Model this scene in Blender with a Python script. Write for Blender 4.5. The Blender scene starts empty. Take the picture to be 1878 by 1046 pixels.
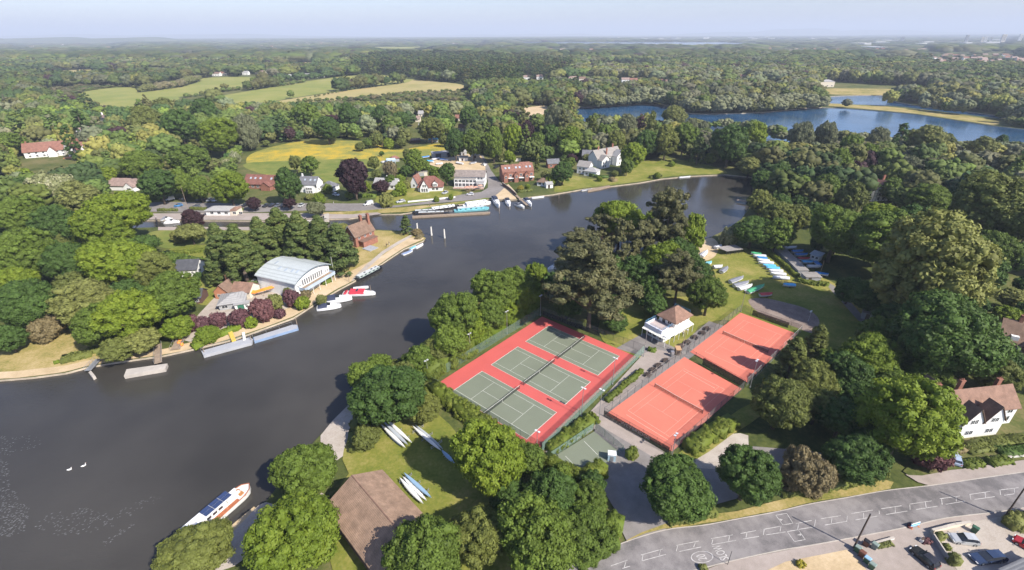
import bpy, bmesh, math, random
import numpy as np
from mathutils import Vector, Matrix, geometry
R=math.radians
S=bpy.context.scene
COL=S.collection
# ------------------------------------------------------------------ camera
F=888.3; HC=77.65; RL=0.005; PT=math.atan(460/F); CW=1878.0
def _ray(px,py):
    a=(px-939)/F; b=(523-py)/F
    c,s=math.cos(RL),math.sin(RL)
    X=a*c+b*s; u=-a*s+b*c
    cp,sp=math.cos(PT),math.sin(PT)
    return (X, cp+u*sp, -sp+u*cp)
def G(px,py,z=0.0):
    """world point at height z seen at photo pixel px,py"""
    d=_ray(px,py); t=(z-HC)/d[2]
    return Vector((d[0]*t,d[1]*t,z))
def PX(x,y,z=0.0):
    z=z-HC; cp,sp=math.cos(PT),math.sin(PT)
    d=y*cp-z*sp; u=y*sp+z*cp; c,s=math.cos(RL),math.sin(RL)
    a=x*c-u*s; b=x*s+u*c
    return 939+F*a/d, 523-F*b/d
def DEPTH(p):
    return p[1]*math.cos(PT)-(p[2]-HC)*math.sin(PT)
cam=bpy.data.cameras.new('camera'); camo=bpy.data.objects.new('camera',cam); COL.objects.link(camo)
cam.sensor_width=36; cam.lens=F/CW*36; cam.clip_start=1; cam.clip_end=90000
up0=Vector((0,math.sin(PT),math.cos(PT))); fw=Vector((0,math.cos(PT),-math.sin(PT))); X0=Vector((1,0,0))
rt=X0*math.cos(RL)-up0*math.sin(RL); up=X0*math.sin(RL)+up0*math.cos(RL)
camo.matrix_world=Matrix(((rt.x,up.x,-fw.x,0),(rt.y,up.y,-fw.y,0),(rt.z,up.z,-fw.z,HC),(0,0,0,1)))
S.camera=camo
# ------------------------------------------------------------------ light
SUN_EL=R(42); SUN_AZ=math.atan2(0.776,-0.629)      # azimuth clockwise from +Y
w=bpy.data.worlds.new('World'); S.world=w; w.use_nodes=True
nt=w.node_tree; bg=nt.nodes['Background']
sky=nt.nodes.new('ShaderNodeTexSky'); sky.sky_type='NISHITA'; sky.sun_disc=False
sky.sun_elevation=SUN_EL; sky.sun_rotation=SUN_AZ; sky.altitude=50; sky.air_density=1.0; sky.dust_density=1.0; sky.ozone_density=4.5
tint=nt.nodes.new('ShaderNodeMix'); tint.data_type='RGBA'; tint.blend_type='MULTIPLY'; tint.inputs[0].default_value=1; tint.inputs[7].default_value=(1.05,.985,1.07,1)
nt.links.new(sky.outputs[0],tint.inputs[6]); nt.links.new(tint.outputs[2],bg.inputs[0]); bg.inputs[1].default_value=0.105
sl=bpy.data.lights.new('sun','SUN'); sl.energy=5.0; sl.angle=R(0.5); sl.color=(1,0.93,0.83)
so=bpy.data.objects.new('sun',sl); COL.objects.link(so)
sdir=Vector((math.sin(SUN_AZ)*math.cos(SUN_EL),math.cos(SUN_AZ)*math.cos(SUN_EL),math.sin(SUN_EL)))
so.rotation_euler=sdir.to_track_quat('Z','Y').to_euler(); so.location=(0,0,300)
S.view_settings.view_transform='Standard'; S.view_settings.look='None'; S.view_settings.gamma=1
S.view_settings.exposure=0.78
S.cycles.use_denoising=True
S.cycles.max_bounces=6; S.cycles.diffuse_bounces=3; S.cycles.glossy_bounces=3; S.cycles.transparent_max_bounces=12; S.cycles.volume_bounces=0
S.cycles.use_light_tree=False
# ------------------------------------------------------------------ materials
MATS={}
def nmat(name):
    m=bpy.data.materials.new(name); m.use_nodes=True; t=m.node_tree
    return m,t,t.nodes['Principled BSDF']
def rgba(c): return (c[0],c[1],c[2],1)
def noise(t,sc,detail=4,rough=.55,obj=False,vec=None,dist=0):
    n=t.nodes.new('ShaderNodeTexNoise'); n.inputs['Scale'].default_value=sc; n.inputs['Detail'].default_value=detail; n.inputs['Roughness'].default_value=rough
    n.inputs['Distortion'].default_value=dist
    if vec is None:
        if obj:
            c=t.nodes.new('ShaderNodeTexCoord'); vec=c.outputs['Object']
        else:
            c=t.nodes.new('ShaderNodeNewGeometry'); vec=c.outputs['Position']
    t.links.new(vec,n.inputs['Vector']); return n
def ramp(t,fac,stops):
    r=t.nodes.new('ShaderNodeValToRGB'); e=r.color_ramp.elements
    while len(e)<len(stops): e.new(0.5)
    for i,(p,c) in enumerate(stops): e[i].position=p; e[i].color=rgba(c) if len(c)==3 else c
    t.links.new(fac,r.inputs[0]); return r
def mixc(t,fac,a,b,mode='MIX'):
    m=t.nodes.new('ShaderNodeMix'); m.data_type='RGBA'; m.blend_type=mode
    if hasattr(fac,'links') or hasattr(fac,'node'): t.links.new(fac,m.inputs[0])
    else: m.inputs[0].default_value=fac
    for i,v in ((6,a),(7,b)):
        if isinstance(v,(tuple,list)): m.inputs[i].default_value=rgba(v)
        else: t.links.new(v,m.inputs[i])
    return m.outputs[2]
def M(name,col=None,rough=.7,var=.18,sc=1.0,bump=0,metal=0,obj=True,spec=.5,sc2=None):
    """plain procedural surface: two octaves of tone variation"""
    if name in MATS: return MATS[name]
    m,t,b=nmat(name)
    n=noise(t,sc,5,.6,obj); 
    lo=tuple(c*(1-var) for c in col); hi=tuple(min(1,c*(1+var)) for c in col)
    r=ramp(t,n.outputs[0],[(.3,lo),(.7,hi)])
    out=r.outputs[0]
    n2=noise(t,sc2 or sc*9,3,.6,obj)
    r2=ramp(t,n2.outputs[0],[(.3,(1-var*.6,)*3),(.7,(1+var*.3,)*3)])
    out=mixc(t,1.0,out,r2.outputs[0],'MULTIPLY')
    t.links.new(out,b.inputs['Base Color'])
    b.inputs['Roughness'].default_value=rough; b.inputs['Metallic'].default_value=metal
    b.inputs['Specular IOR Level'].default_value=spec
    if bump:
        bm_=t.nodes.new('ShaderNodeBump'); bm_.inputs['Strength'].default_value=bump; bm_.inputs['Distance'].default_value=.05
        t.links.new(n2.outputs[0],bm_.inputs['Height']); t.links.new(bm_.outputs[0],b.inputs['Normal'])
    MATS[name]=m; return m
def ground_mat(name,cols,scales=(.02,.12,1.5),weights=(.5,.35,.3),rough=.95,bump=.4,bsc=3,stripe=None):
    """ground cover: colours cols spread by multi-scale noise in world metres"""
    if name in MATS: return MATS[name]
    m,t,b=nmat(name)
    ns=[noise(t,s,4,.6,vec=None) for s in scales]
    acc=None
    for n,wt in zip(ns,weights):
        mm=t.nodes.new('ShaderNodeMath'); mm.operation='MULTIPLY_ADD'; mm.inputs[1].default_value=wt
        if acc is None: mm.inputs[2].default_value=.5-.5*sum(weights)
        else: t.links.new(acc,mm.inputs[2])
        t.links.new(n.outputs[0],mm.inputs[0]); acc=mm.outputs[0]
    k=len(cols); stops=[(.36+.28*i/(k-1),c) for i,c in enumerate(cols)]
    r=ramp(t,acc,stops); out=r.outputs[0]
    if stripe:
        g=t.nodes.new('ShaderNodeNewGeometry'); mp=t.nodes.new('ShaderNodeMapping'); mp.inputs['Rotation'].default_value=(0,0,stripe[0])
        t.links.new(g.outputs['Position'],mp.inputs[0])
        wv=t.nodes.new('ShaderNodeTexWave'); wv.inputs['Scale'].default_value=stripe[1]; wv.inputs['Distortion'].default_value=1.5; wv.inputs['Detail'].default_value=2
        t.links.new(mp.outputs[0],wv.inputs[0])
        rr=ramp(t,wv.outputs['Fac'],[(.0,(1-stripe[2],)*3),(1,(1+stripe[2],)*3)])
        out=mixc(t,1.0,out,rr.outputs[0],'MULTIPLY')
    t.links.new(out,b.inputs['Base Color']); b.inputs['Roughness'].default_value=rough; b.inputs['Specular IOR Level'].default_value=.15
    if bump:
        nb=noise(t,bsc,4,.7); bb=t.nodes.new('ShaderNodeBump'); bb.inputs['Strength'].default_value=bump; bb.inputs['Distance'].default_value=.15
        t.links.new(nb.outputs[0],bb.inputs['Height']); t.links.new(bb.outputs[0],b.inputs['Normal'])
    MATS[name]=m; return m
def water_mat(name,base,sc,strength,rough=.06):
    m,t,b=nmat(name)
    b.inputs['Base Color'].default_value=rgba(base); b.inputs['Roughness'].default_value=rough; b.inputs['IOR'].default_value=1.33
    g=t.nodes.new('ShaderNodeNewGeometry'); mp=t.nodes.new('ShaderNodeMapping'); mp.inputs['Rotation'].default_value=(0,0,R(-50)); mp.inputs['Scale'].default_value=(1,2.2,1)
    t.links.new(g.outputs['Position'],mp.inputs[0])
    n1=noise(t,sc,3,.5,vec=mp.outputs[0],dist=.4); n2=noise(t,sc*4.5,2,.5,vec=mp.outputs[0])
    n3=noise(t,.018,3,.5)                        # gusts: calm and ruffled patches
    r3=ramp(t,n3.outputs[0],[(.38,(.12,)*3),(.62,(1,)*3)])
    ma=t.nodes.new('ShaderNodeMath'); ma.operation='MULTIPLY_ADD'; ma.inputs[1].default_value=.35
    t.links.new(n2.outputs[0],ma.inputs[0]); t.links.new(n1.outputs[0],ma.inputs[2])
    mb=t.nodes.new('ShaderNodeMath'); mb.operation='MULTIPLY'; t.links.new(ma.outputs[0],mb.inputs[0]); t.links.new(r3.outputs[0],mb.inputs[1])
    bb=t.nodes.new('ShaderNodeBump'); bb.inputs['Strength'].default_value=strength; bb.inputs['Distance'].default_value=.12
    t.links.new(mb.outputs[0],bb.inputs['Height']); t.links.new(bb.outputs[0],b.inputs['Normal'])
    nc=noise(t,.03,3,.5); rc=ramp(t,nc.outputs[0],[(.35,tuple(c*.75 for c in base)),(.65,tuple(c*1.25 for c in base))])
    t.links.new(rc.outputs[0],b.inputs['Base Color'])
    return m
def foliage_mat(name,col,var=.35,trans=.25,hue=None):
    """leaves: colour varies by clump and leaf (attribute 'tone') and a little from tree to tree"""
    m,t,b=nmat('leaves_'+name)
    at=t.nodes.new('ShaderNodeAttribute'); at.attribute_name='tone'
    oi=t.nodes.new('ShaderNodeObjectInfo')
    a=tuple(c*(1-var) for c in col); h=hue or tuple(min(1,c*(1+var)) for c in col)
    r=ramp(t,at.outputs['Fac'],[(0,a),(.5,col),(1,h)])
    r2=ramp(t,oi.outputs['Random'],[(0,(.84,.86,.9)),(.5,(1,1,1)),(1,(1.14,1.1,1.0))])
    out=mixc(t,1.0,r.outputs[0],r2.outputs[0],'MULTIPLY')
    t.links.new(out,b.inputs['Base Color']); b.inputs['Roughness'].default_value=.65; b.inputs['Specular IOR Level'].default_value=.25
    tr=t.nodes.new('ShaderNodeBsdfTranslucent'); t.links.new(out,tr.inputs[0])
    mx=t.nodes.new('ShaderNodeMixShader'); mx.inputs[0].default_value=trans
    t.links.new(b.outputs[0],mx.inputs[1]); t.links.new(tr.outputs[0],mx.inputs[2])
    t.links.new(mx.outputs[0],t.nodes['Material Output'].inputs[0])
    return m
FOL=dict(
 O=foliage_mat('mid_green',(0.109,0.160,0.024)), B=foliage_mat('bright_green',(0.147,0.208,0.019),hue=(.21,.26,.03)),
 D=foliage_mat('deep_green',(0.064,0.114,0.023)), Y=foliage_mat('yellow_green',(0.185,0.200,0.058)),
 L=foliage_mat('olive',(0.132,0.154,0.037)), W=foliage_mat('grey_willow',(0.158,0.173,0.092)),
 P=foliage_mat('copper',(0.034,0.016,0.020),trans=.1), U=foliage_mat('plum',(0.115,0.052,0.058),trans=.12,hue=(.20,.10,.10)),
 C=foliage_mat('conifer',(0.081,0.116,0.030),trans=.08,hue=(.13,.15,.04)), N=foliage_mat('pine',(0.101,0.105,0.042),trans=.08,hue=(.15,.14,.06)),
 T=foliage_mat('tan',(0.200,0.165,0.085)), H=foliage_mat('blossom',(0.220,0.240,0.110),hue=(.45,.44,.30)),
 E=foliage_mat('hedge',(0.125,0.165,0.024),hue=(.20,.22,.04)), G=foliage_mat('golden',(0.300,0.260,0.030)),
)
BARK=M('bark',(.10,.075,.055),.9,.3,2,.3)
WHITE=M('white_paint',(.72,.72,.70),.5,.05,.6)
CREAM=M('cream_render',(.62,.56,.46),.8,.08,.6)
GLASS=M('window_glass',(.03,.035,.045),.08,.1,1,spec=.8)
METAL=M('galvanised_metal',(.42,.43,.44),.4,.1,2,metal=.6)
DARKM=M('dark_metal',(.04,.045,.05),.5,.1,2)
WOOD=M('weathered_wood',(.26,.20,.145),.85,.25,1.5,.2)
DWOOD=M('dark_wood',(.07,.05,.04),.8,.25,1.5,.2)
CONC=M('concrete',(.40,.365,.32),.9,.15,.5,.2)
RUBBER=M('rubber',(.02,.02,.02),.8,.1,3)
BLACK=M('black_plastic',(.015,.015,.018),.45,.1,3)
# ------------------------------------------------------------------ tagging and mesh helpers
SEEN={}; OCC=[]
def tag(o,label=None,cat=None,group=None,kind=None):
    if label: o['label']=label
    if cat: o['category']=cat
    if group: o['group']=group
    if kind: o['kind']=kind
    return o
def empty(name,loc,rz=0,label=None,cat=None,group=None):
    o=bpy.data.objects.new(name,None); o.empty_display_size=.5; COL.objects.link(o)
    o.location=loc; o.rotation_euler=(0,0,rz); return tag(o,label,cat,group)
KIDS={}
def link(name,me,parent=None):
    o=bpy.data.objects.new(name,me); COL.objects.link(o)
    if parent is not None: o.parent=parent; KIDS.setdefault(parent.name,[]).append(o)
    return o
def copy_tree(o,parent=None):
    c=o.copy(); COL.objects.link(c)
    if parent is not None: c.parent=parent; KIDS.setdefault(parent.name,[]).append(c)
    for ch in KIDS.get(o.name,[]): copy_tree(ch,c)
    return c
class MB:
    def __init__(s): s.v=[]; s.f=[]; s.mi=[]; s.k=0
    def add(s,vs,fs):
        b=len(s.v); s.v+= [tuple(v) for v in vs]; s.f+=[tuple(i+b for i in f) for f in fs]; s.mi+=[s.k]*len(fs); return s
    def box(s,c,d,rz=0,ry=0):
        x,y,z=d[0]/2,d[1]/2,d[2]/2; ca,sa=math.cos(rz),math.sin(rz); vs=[]
        for dz in (-z,z):
            for dx,dy in ((-x,-y),(x,-y),(x,y),(-x,y)):
                X,Z=dx*math.cos(ry)+dz*math.sin(ry),-dx*math.sin(ry)+dz*math.cos(ry)
                vs.append((c[0]+X*ca-dy*sa,c[1]+X*sa+dy*ca,c[2]+Z))
        return s.add(vs,[(3,2,1,0),(4,5,6,7),(0,1,5,4),(1,2,6,5),(2,3,7,6),(3,0,4,7)])
    def bx(s,x0,x1,y0,y1,z0,z1): return s.box(((x0+x1)/2,(y0+y1)/2,(z0+z1)/2),(x1-x0,y1-y0,z1-z0))
    def prism(s,pts,z0,z1):
        n=len(pts); vs=[(p[0],p[1],z0) for p in pts]+[(p[0],p[1],z1) for p in pts]
        return s.add(vs,[tuple(range(n-1,-1,-1)),tuple(range(n,2*n))]+[(i,(i+1)%n,n+(i+1)%n,n+i) for i in range(n)])
    def tube(s,a,b,r0,r1=None,n=8,cap=True):
        r1=r0 if r1 is None else r1; a=Vector(a); b=Vector(b); d=(b-a)
        if d.length<1e-6: return s
        d.normalize(); u=d.orthogonal().normalized(); v=d.cross(u); vs=[]
        for p,r in ((a,r0),(b,r1)):
            for i in range(n):
                t=2*math.pi*i/n; vs.append(p+u*math.cos(t)*r+v*math.sin(t)*r)
        fs=[(i,(i+1)%n,n+(i+1)%n,n+i) for i in range(n)]
        if cap: fs+=[tuple(range(n-1,-1,-1)),tuple(range(n,2*n))]
        return s.add(vs,fs)
    def path(s,pts,r,n=6):
        for a,b in zip(pts[:-1],pts[1:]): s.tube(a,b,r,r,n)
        return s
    def ell(s,c,r,nu=10,nv=6,z0=-1.0):
        vs=[];fs=[]
        for j in range(nv+1):
            ph=math.asin(z0)+(math.pi/2-math.asin(z0))*j/nv
            for i in range(nu):
                t=2*math.pi*i/nu; vs.append((c[0]+r[0]*math.cos(ph)*math.cos(t),c[1]+r[1]*math.cos(ph)*math.sin(t),c[2]+r[2]*math.sin(ph)))
        for j in range(nv):
            for i in range(nu): fs.append((j*nu+i,j*nu+(i+1)%nu,(j+1)*nu+(i+1)%nu,(j+1)*nu+i))
        return s.add(vs,fs)
    def loft(s,rings,closed=True,cap=True):
        n=len(rings[0]); vs=[p for r in rings for p in r]; fs=[]
        for j in range(len(rings)-1):
            for i in range(n if closed else n-1):
                fs.append((j*n+i,j*n+(i+1)%n,(j+1)*n+(i+1)%n,(j+1)*n+i))
        if cap and closed: fs+=[tuple(range(n-1,-1,-1)),tuple(range((len(rings)-1)*n,len(rings)*n))]
        return s.add(vs,fs)
    def build(s,name,mats,parent=None,smooth=False):
        me=bpy.data.meshes.new(name); me.from_pydata(s.v,[],s.f)
        if not isinstance(mats,(list,tuple)): mats=[mats]
        for m in mats: me.materials.append(m)
        if len(mats)>1: me.polygons.foreach_set('material_index',s.mi)
        bm=bmesh.new(); bm.from_mesh(me); bmesh.ops.recalc_face_normals(bm,faces=bm.faces); bm.to_mesh(me); bm.free()
        if smooth: me.shade_smooth()
        return link(name,me,parent)
def spline(pts,n=6,closed=True):
    """Catmull-Rom through 2-D points"""
    out=[]; L=len(pts)
    rng=range(L) if closed else range(L-1)
    for i in rng:
        g=lambda k: pts[k%L] if closed else pts[min(max(k,0),L-1)]
        p0,p1,p2,p3=g(i-1),g(i),g(i+1),g(i+2)
        for j in range(n):
            t=j/n; q=[]
            for a in (0,1):
                q.append(.5*((2*p1[a])+(-p0[a]+p2[a])*t+(2*p0[a]-5*p1[a]+4*p2[a]-p3[a])*t*t+(-p0[a]+3*p1[a]-3*p2[a]+p3[a])*t**3))
            out.append(tuple(q))
    if not closed: out.append(tuple(pts[-1]))
    return out
ZL=[0]
def area(name,px,mat,z=None,smooth=5,jit=0,label=None,raw=False):
    """a sheet of ground cover whose outline is given in photo pixels (projected on the ground)"""
    if z is None: ZL[0]+=1; z=.004*ZL[0]
    pts=[tuple(G(*p)[:2]) for p in px] if not raw else px
    if smooth>1: pts=spline(pts,smooth)
    rnd=random.Random(len(name)*7+int(abs(px[0][0])))
    if jit: pts=[(x+rnd.gauss(0,jit),y+rnd.gauss(0,jit)) for x,y in pts]
    tris=geometry.tessellate_polygon([[Vector((x,y,0)) for x,y in pts]])
    me=bpy.data.meshes.new(name); fs=[]
    for t in tris:
        a,b,c=[Vector(pts[i]) for i in t]
        fs.append(t if (b-a).cross(c-a)>0 else t[::-1])
    me.from_pydata([(x,y,z) for x,y in pts],[],fs); me.materials.append(mat)
    return tag(link(name,me),kind='structure')
def inpoly(x,y,poly):
    c=False; j=len(poly)-1
    for i in range(len(poly)):
        xi,yi=poly[i]; xj,yj=poly[j]
        if (yi>y)!=(yj>y) and x<(xj-xi)*(y-yi)/(yj-yi)+xi: c=not c
        j=i
    return c
# ------------------------------------------------------------------ ground with river and lakes cut into it
GRASS=ground_mat('lawn_grass',[(.105,.135,.022),(.17,.18,.035),(.27,.235,.075)],(.03,.16,1.7),(.6,.5,.35))
DRYGRASS=ground_mat('dry_grass',[(.15,.155,.035),(.29,.235,.085),(.40,.31,.15)],(.035,.2,1.9),(.6,.5,.4))
GREENGRASS=ground_mat('fresh_grass',[(.10,.14,.03),(.15,.175,.04),(.22,.21,.06)],(.04,.2,2),(.5,.4,.3),stripe=(R(30),.35,.06))
ROUGH=ground_mat('rough_ground',[(.045,.062,.018),(.085,.10,.028),(.16,.14,.06)],(.02,.11,1.1),(.6,.5,.4))
FIELDG=ground_mat('field_green',[(.17,.20,.05),(.22,.23,.06),(.28,.26,.09)],(.006,.03,.3),(.6,.5,.3),bump=0,stripe=(R(60),.08,.05))
FIELDT=ground_mat('field_tan',[(.26,.235,.085),(.33,.28,.12),(.37,.29,.13)],(.008,.04,.3),(.6,.5,.3),bump=0)
MEADOW=ground_mat('buttercup_meadow',[(.18,.19,.05),(.30,.26,.05),(.45,.31,.035)],(.02,.12,1.1),(.9,.7,.6),bump=0)
SAND=ground_mat('sandy_ground',[(.38,.29,.17),(.48,.37,.23),(.55,.44,.30)],(.05,.3,2.5),(.5,.4,.3))
GRAVEL=ground_mat('gravel',[(.30,.26,.215),(.38,.335,.29),(.44,.40,.35)],(.06,.4,4),(.5,.4,.4))
TARMAC=ground_mat('tarmac',[(.155,.142,.135),(.20,.185,.175),(.245,.225,.215)],(.07,.5,6),(.5,.35,.3),bump=.15,bsc=9)
ROADM=ground_mat('road_asphalt',[(.125,.118,.118),(.185,.172,.17),(.235,.22,.215)],(.09,.5,7),(.9,.6,.35),bump=.12,bsc=10)
PAVE=ground_mat('pavement_asphalt',[(.25,.215,.19),(.31,.265,.235),(.36,.31,.28)],(.08,.6,7),(.5,.35,.3),bump=.12)
BANKM=M('river_bank_stone',(.40,.34,.26),.9,.25,.4,.3,obj=False)
FARG=ground_mat('far_country',[(.04,.06,.02),(.065,.085,.03),(.13,.13,.06)],(.0025,.012,.09),(.6,.5,.5),bump=0)
RIVER=[(-900,700),(-300,700),(0,697),(60,692),(120,684),(165,672),(228,662),(300,652),(350,641),(430,622),(538,583),(577,558),(619,532),(651,515),(698,485),(740,457),(776,442),(780,436),(768,429),(757,425),(720,423),(686,421),(620,419),(480,416),(330,416),(180,420),(180,404),(290,404),(480,405),(560,403),(640,401),(692,393),(735,392.5),(752,390),(775,385),(800,381),(850,373.8),(895,365.8),(948,366),(965,362),(1012,357),(1070,347),(1128,341),(1175,335),(1213,328),(1266,323),(1330,320),(1379,325),(1381,345),(1376,378),(1360,402),(1330,422),(1302,436),(1250,448),(1190,468),(1100,482),(1040,493),(1003,506),(960,532),(900,572),(850,603),(790,630),(720,665),(675,700),(638,745),(588,797),(540,850),(490,918),(462,940),(420,985),(350,1048),(300,1100),(180,1240),(100,1400),(-300,1400),(-1500,1000)]
LAKE=[(1058,199),(1083,196),(1188,191),(1240,195),(1267,208),(1398,206),(1508,197),(1654,207),(1730,217),(1817,230),(1990,252),(1990,290),(1800,276),(1560,270),(1400,264),(1290,258),(1180,247),(1075,241)]
POND=[(1515,178),(1575,175),(1640,176),(1634,184),(1700,196),(1832,212),(1831,217),(1717,204),(1628,194),(1521,190)]
RES=[(905,82),(960,77.5),(1180,77),(1330,77.5),(1412,80.5),(1385,86),(1180,86),(960,84.5)]
MERE=[(552,96),(580,93.5),(608,94),(600,97.5)]
waters=[('river',RIVER,1),('lake',LAKE,4),('backwater',POND,3),('reservoir',RES,1),('mere',MERE,1)]
WP={}
for n_,px_,k_ in waters:
    p=[tuple(G(*q)[:2]) for q in px_]; WP[n_]=spline(p,k_) if k_>1 else p
vs=[];es=[];
def addloop(p):
    b=len(vs); vs.extend(Vector(q) for q in p); es.extend((b+i,b+(i+1)%len(p)) for i in range(len(p)))
addloop([(-45000,-3000),(45000,-3000),(45000,70000),(-45000,70000)])
for p in WP.values(): addloop(p)
o_v,o_e,o_f,_,_,_=geometry.delaunay_2d_cdt(vs,es,[],0,1e-6)
fs=[]
for f in o_f:
    c=sum((Vector(o_v[i]) for i in f),Vector((0,0)))/len(f)
    if not any(inpoly(c.x,c.y,p) for p in WP.values()): fs.append(tuple(f))
me=bpy.data.meshes.new('ground'); me.from_pydata([(v[0],v[1],0) for v in o_v],[],fs); me.materials.append(ROUGH)
bm=bmesh.new(); bm.from_mesh(me)
for f in bm.faces:
    if f.normal.z<0: f.normal_flip()
bm.to_mesh(me); bm.free(); tag(link('ground',me),kind='structure')
WATER=water_mat('river_water',(.044,.041,.036),.55,.6,.06)
LAKEW=water_mat('lake_water',(.022,.070,.145),.5,.6,.12)
for n_,p in WP.items():
    mb=MB(); x=[q[0] for q in p]; y=[q[1] for q in p]; n=len(p)
    me=bpy.data.meshes.new(n_); tr=geometry.tessellate_polygon([[Vector((a,b,0)) for a,b in p]])
    f2=[]
    for t in tr:
        a,b,c=[Vector(p[i]) for i in t]; f2.append(t if (b-a).cross(c-a)>0 else t[::-1])
    me.from_pydata([(a,b,-.55) for a,b in p],[],f2); me.materials.append(WATER if n_=='river' else LAKEW)
    tag(link(n_,me),kind='structure')
    mb.add([(a,b,0.0) for a,b in p]+[(a,b,-1.3) for a,b in p],[(i,(i+1)%n,n+(i+1)%n,n+i) for i in range(n)])
    tag(mb.build(n_+'_bank',BANKM),kind='structure')
# hills on the horizon
def hill(x0,x1,y,h,seed,name='hills'):
    rnd=random.Random(seed); mb=MB(); n=60; rows=5; vs=[]
    for j in range(rows+1):
        u=j/rows
        for i in range(n+1):
            t=i/n; e=math.sin(math.pi*t)**.7
            z=h*e*math.sin(math.pi*u*.5)**.8*(1+.18*math.sin(t*23+seed)+.1*math.sin(t*51+seed*2))*(.8+.2*math.sin(t*7+seed))
            vs.append((x0+(x1-x0)*t,y+u*1800,z-1))
    mb.add(vs,[(j*(n+1)+i,j*(n+1)+i+1,(j+1)*(n+1)+i+1,(j+1)*(n+1)+i) for j in range(rows) for i in range(n)])
    tag(mb.build(name,FARG,smooth=True),kind='structure')
hill(-9800,-4600,6500,95,1); hill(-30000,-4000,19000,150,3); hill(6000,21000,21000,210,5); hill(-4000,5000,24000,120,8)
# fields, lawns and other ground cover
HEDGE_FAR=[]
FIELDS=dict(
 f1=([(262,166),(330,147),(440,141),(522,148),(482,154),(330,178),(300,176)],FIELDG),
 f2=([(375,182),(470,165),(560,150),(640,139.5),(705,138),(762,146),(740,152),(650,163),(560,176),(480,189),(430,194),(400,190)],FIELDG),
 f3=([(425,197),(480,190.5),(560,177.5),(650,164.5),(742,152.5),(765,147),(858,157),(838,170),(740,173),(640,183),(590,188),(500,203)],FIELDT),
 f4=([(150,170),(230,160),(262,167),(330,180),(260,200),(190,198)],FIELDG),
 f5=([(1515,172),(1518,163),(1600,163),(1700,166),(1690,174),(1620,175),(1560,174)],DRYGRASS),
 f7=([(1736,309),(1740,296),(1775,294),(1832,306),(1830,322),(1780,322)],SAND),
 f8=([(946,218),(951,202),(975,196),(1003,195),(1006,206),(990,233),(965,230)],SAND),
 f9=([(1188,95),(1300,92),(1400,96),(1330,99),(1230,99)],FIELDG),
 f10=([(20,135),(30,128),(60,128),(40,137)],FIELDG),
 f13=([(95,131),(180,127),(215,128),(150,133)],FIELDT), f14=([(1080,118),(1150,116),(1190,117),(1120,120)],FIELDG), f15=([(300,104),(420,101),(470,103),(360,107)],FIELDG), f16=([(1560,108),(1640,105),(1680,107),(1610,110)],FIELDT), f17=([(60,108),(140,105),(170,107),(100,110)],FIELDG), f18=([(930,104),(1040,101),(1080,103),(980,106)],FIELDT), f19=([(620,113),(480,118),(560,121),(640,117)],FIELDT),
 f11=([(640,88),(760,86),(780,88),(700,90)],FIELDG), f12=([(520,92),(640,98),(560,100),(470,97)],FIELDT),
)
for k_,(p,m_) in FIELDS.items(): area('field',p,m_,smooth=4)
area('meadow',[(452,292),(478,276),(543,261),(612,258),(700,262),(722,276),(812,263),(832,272),(790,288),(700,300),(680,322),(640,336),(560,330),(470,316)],MEADOW)
area('meadow',[(470,316),(452,300),(560,294),(660,292),(700,298),(680,322),(640,336),(560,330)],GREENGRASS)
area('causeway',[(1500,192),(1521,190),(1628,196),(1717,207),(1820,219),(1822,229),(1730,216),(1654,206),(1560,198)],DRYGRASS,smooth=3)
area('lawn',[(1016,352),(1040,322),(1090,330),(1130,322),(1175,297),(1230,292),(1300,304),(1334,318),(1266,321),(1213,326),(1175,333),(1128,339),(1070,345)],GRASS,smooth=3)
area('lawn',[(965,255),(1010,252),(1020,268),(1000,290),(975,290)],GREENGRASS)
area('lawn',[(268,430),(330,420),(480,419),(470,432),(400,440),(330,456),(290,452)],GREENGRASS)
area('lawn',[(300,462),(400,452),(400,500),(420,545),(370,560),(310,520)],GRASS)
area('lawn',[(668,425),(750,427),(778,436),(776,441),(740,455),(698,483),(651,512),(622,500),(640,460)],DRYGRASS,smooth=3)
area('river_bank_grass',[(-60,650),(0,630),(60,612),(130,606),(182,640),(178,664),(120,676),(60,684),(0,688),(-60,690)],DRYGRASS)
area('towpath',[(-200,686),(0,683),(60,678),(120,671),(170,660),(228,652),(300,641),(345,630),(352,640),(300,651),(228,661),(165,671),(120,682.5),(60,690.5),(0,695.5),(-200,699)],SAND,smooth=3)
area('wharf',[(345,630),(420,604),(500,580),(560,545),(600,515),(640,498),(650,513),(619,530),(577,556),(538,581),(430,620),(352,640)],SAND,smooth=2)
area('river_path',[(640,500),(700,470),(745,440),(760,436),(778,438),(740,456),(698,484),(651,514)],SAND,smooth=2)
area('towpath',[(648,510),(700,462),(752,432),(756,434),(704,466),(655,512)],GRAVEL,smooth=2)
# lock side
area('lock_side',[(200,398),(400,396),(560,392),(640,388),(720,382),(800,376),(895,364),(892,365.5),(850,372),(800,379.5),(775,383.5),(750,389),(692,391.5),(640,399),(560,401.5),(480,403),(290,402.5),(200,403)],DRYGRASS,smooth=1)
area('lock_path',[(200,393),(400,391),(560,392),(640,394),(692,390),(700,393),(640,401),(560,403),(480,404.5),(290,403.5),(200,403.5)],PAVE,smooth=1)
area('lock_island_path',[(290,417),(480,417),(620,420),(640,424),(480,423),(290,423)],PAVE,smooth=1)
area('lane',[(260,374),(340,371),(470,376),(560,373),(640,374),(700,372),(760,366),(850,357),(905,350),(928,352),(930,360),(860,368),(760,377),(700,384),(640,388),(560,387),(470,390),(380,391),(260,388)],TARMAC,smooth=2)
area('bank_grass',[(770,384),(800,378),(850,370.5),(893,363),(905,359),(903,364),(894,365.2),(850,373),(800,380.3),(772,385.4)],GREENGRASS,smooth=2)
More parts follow.
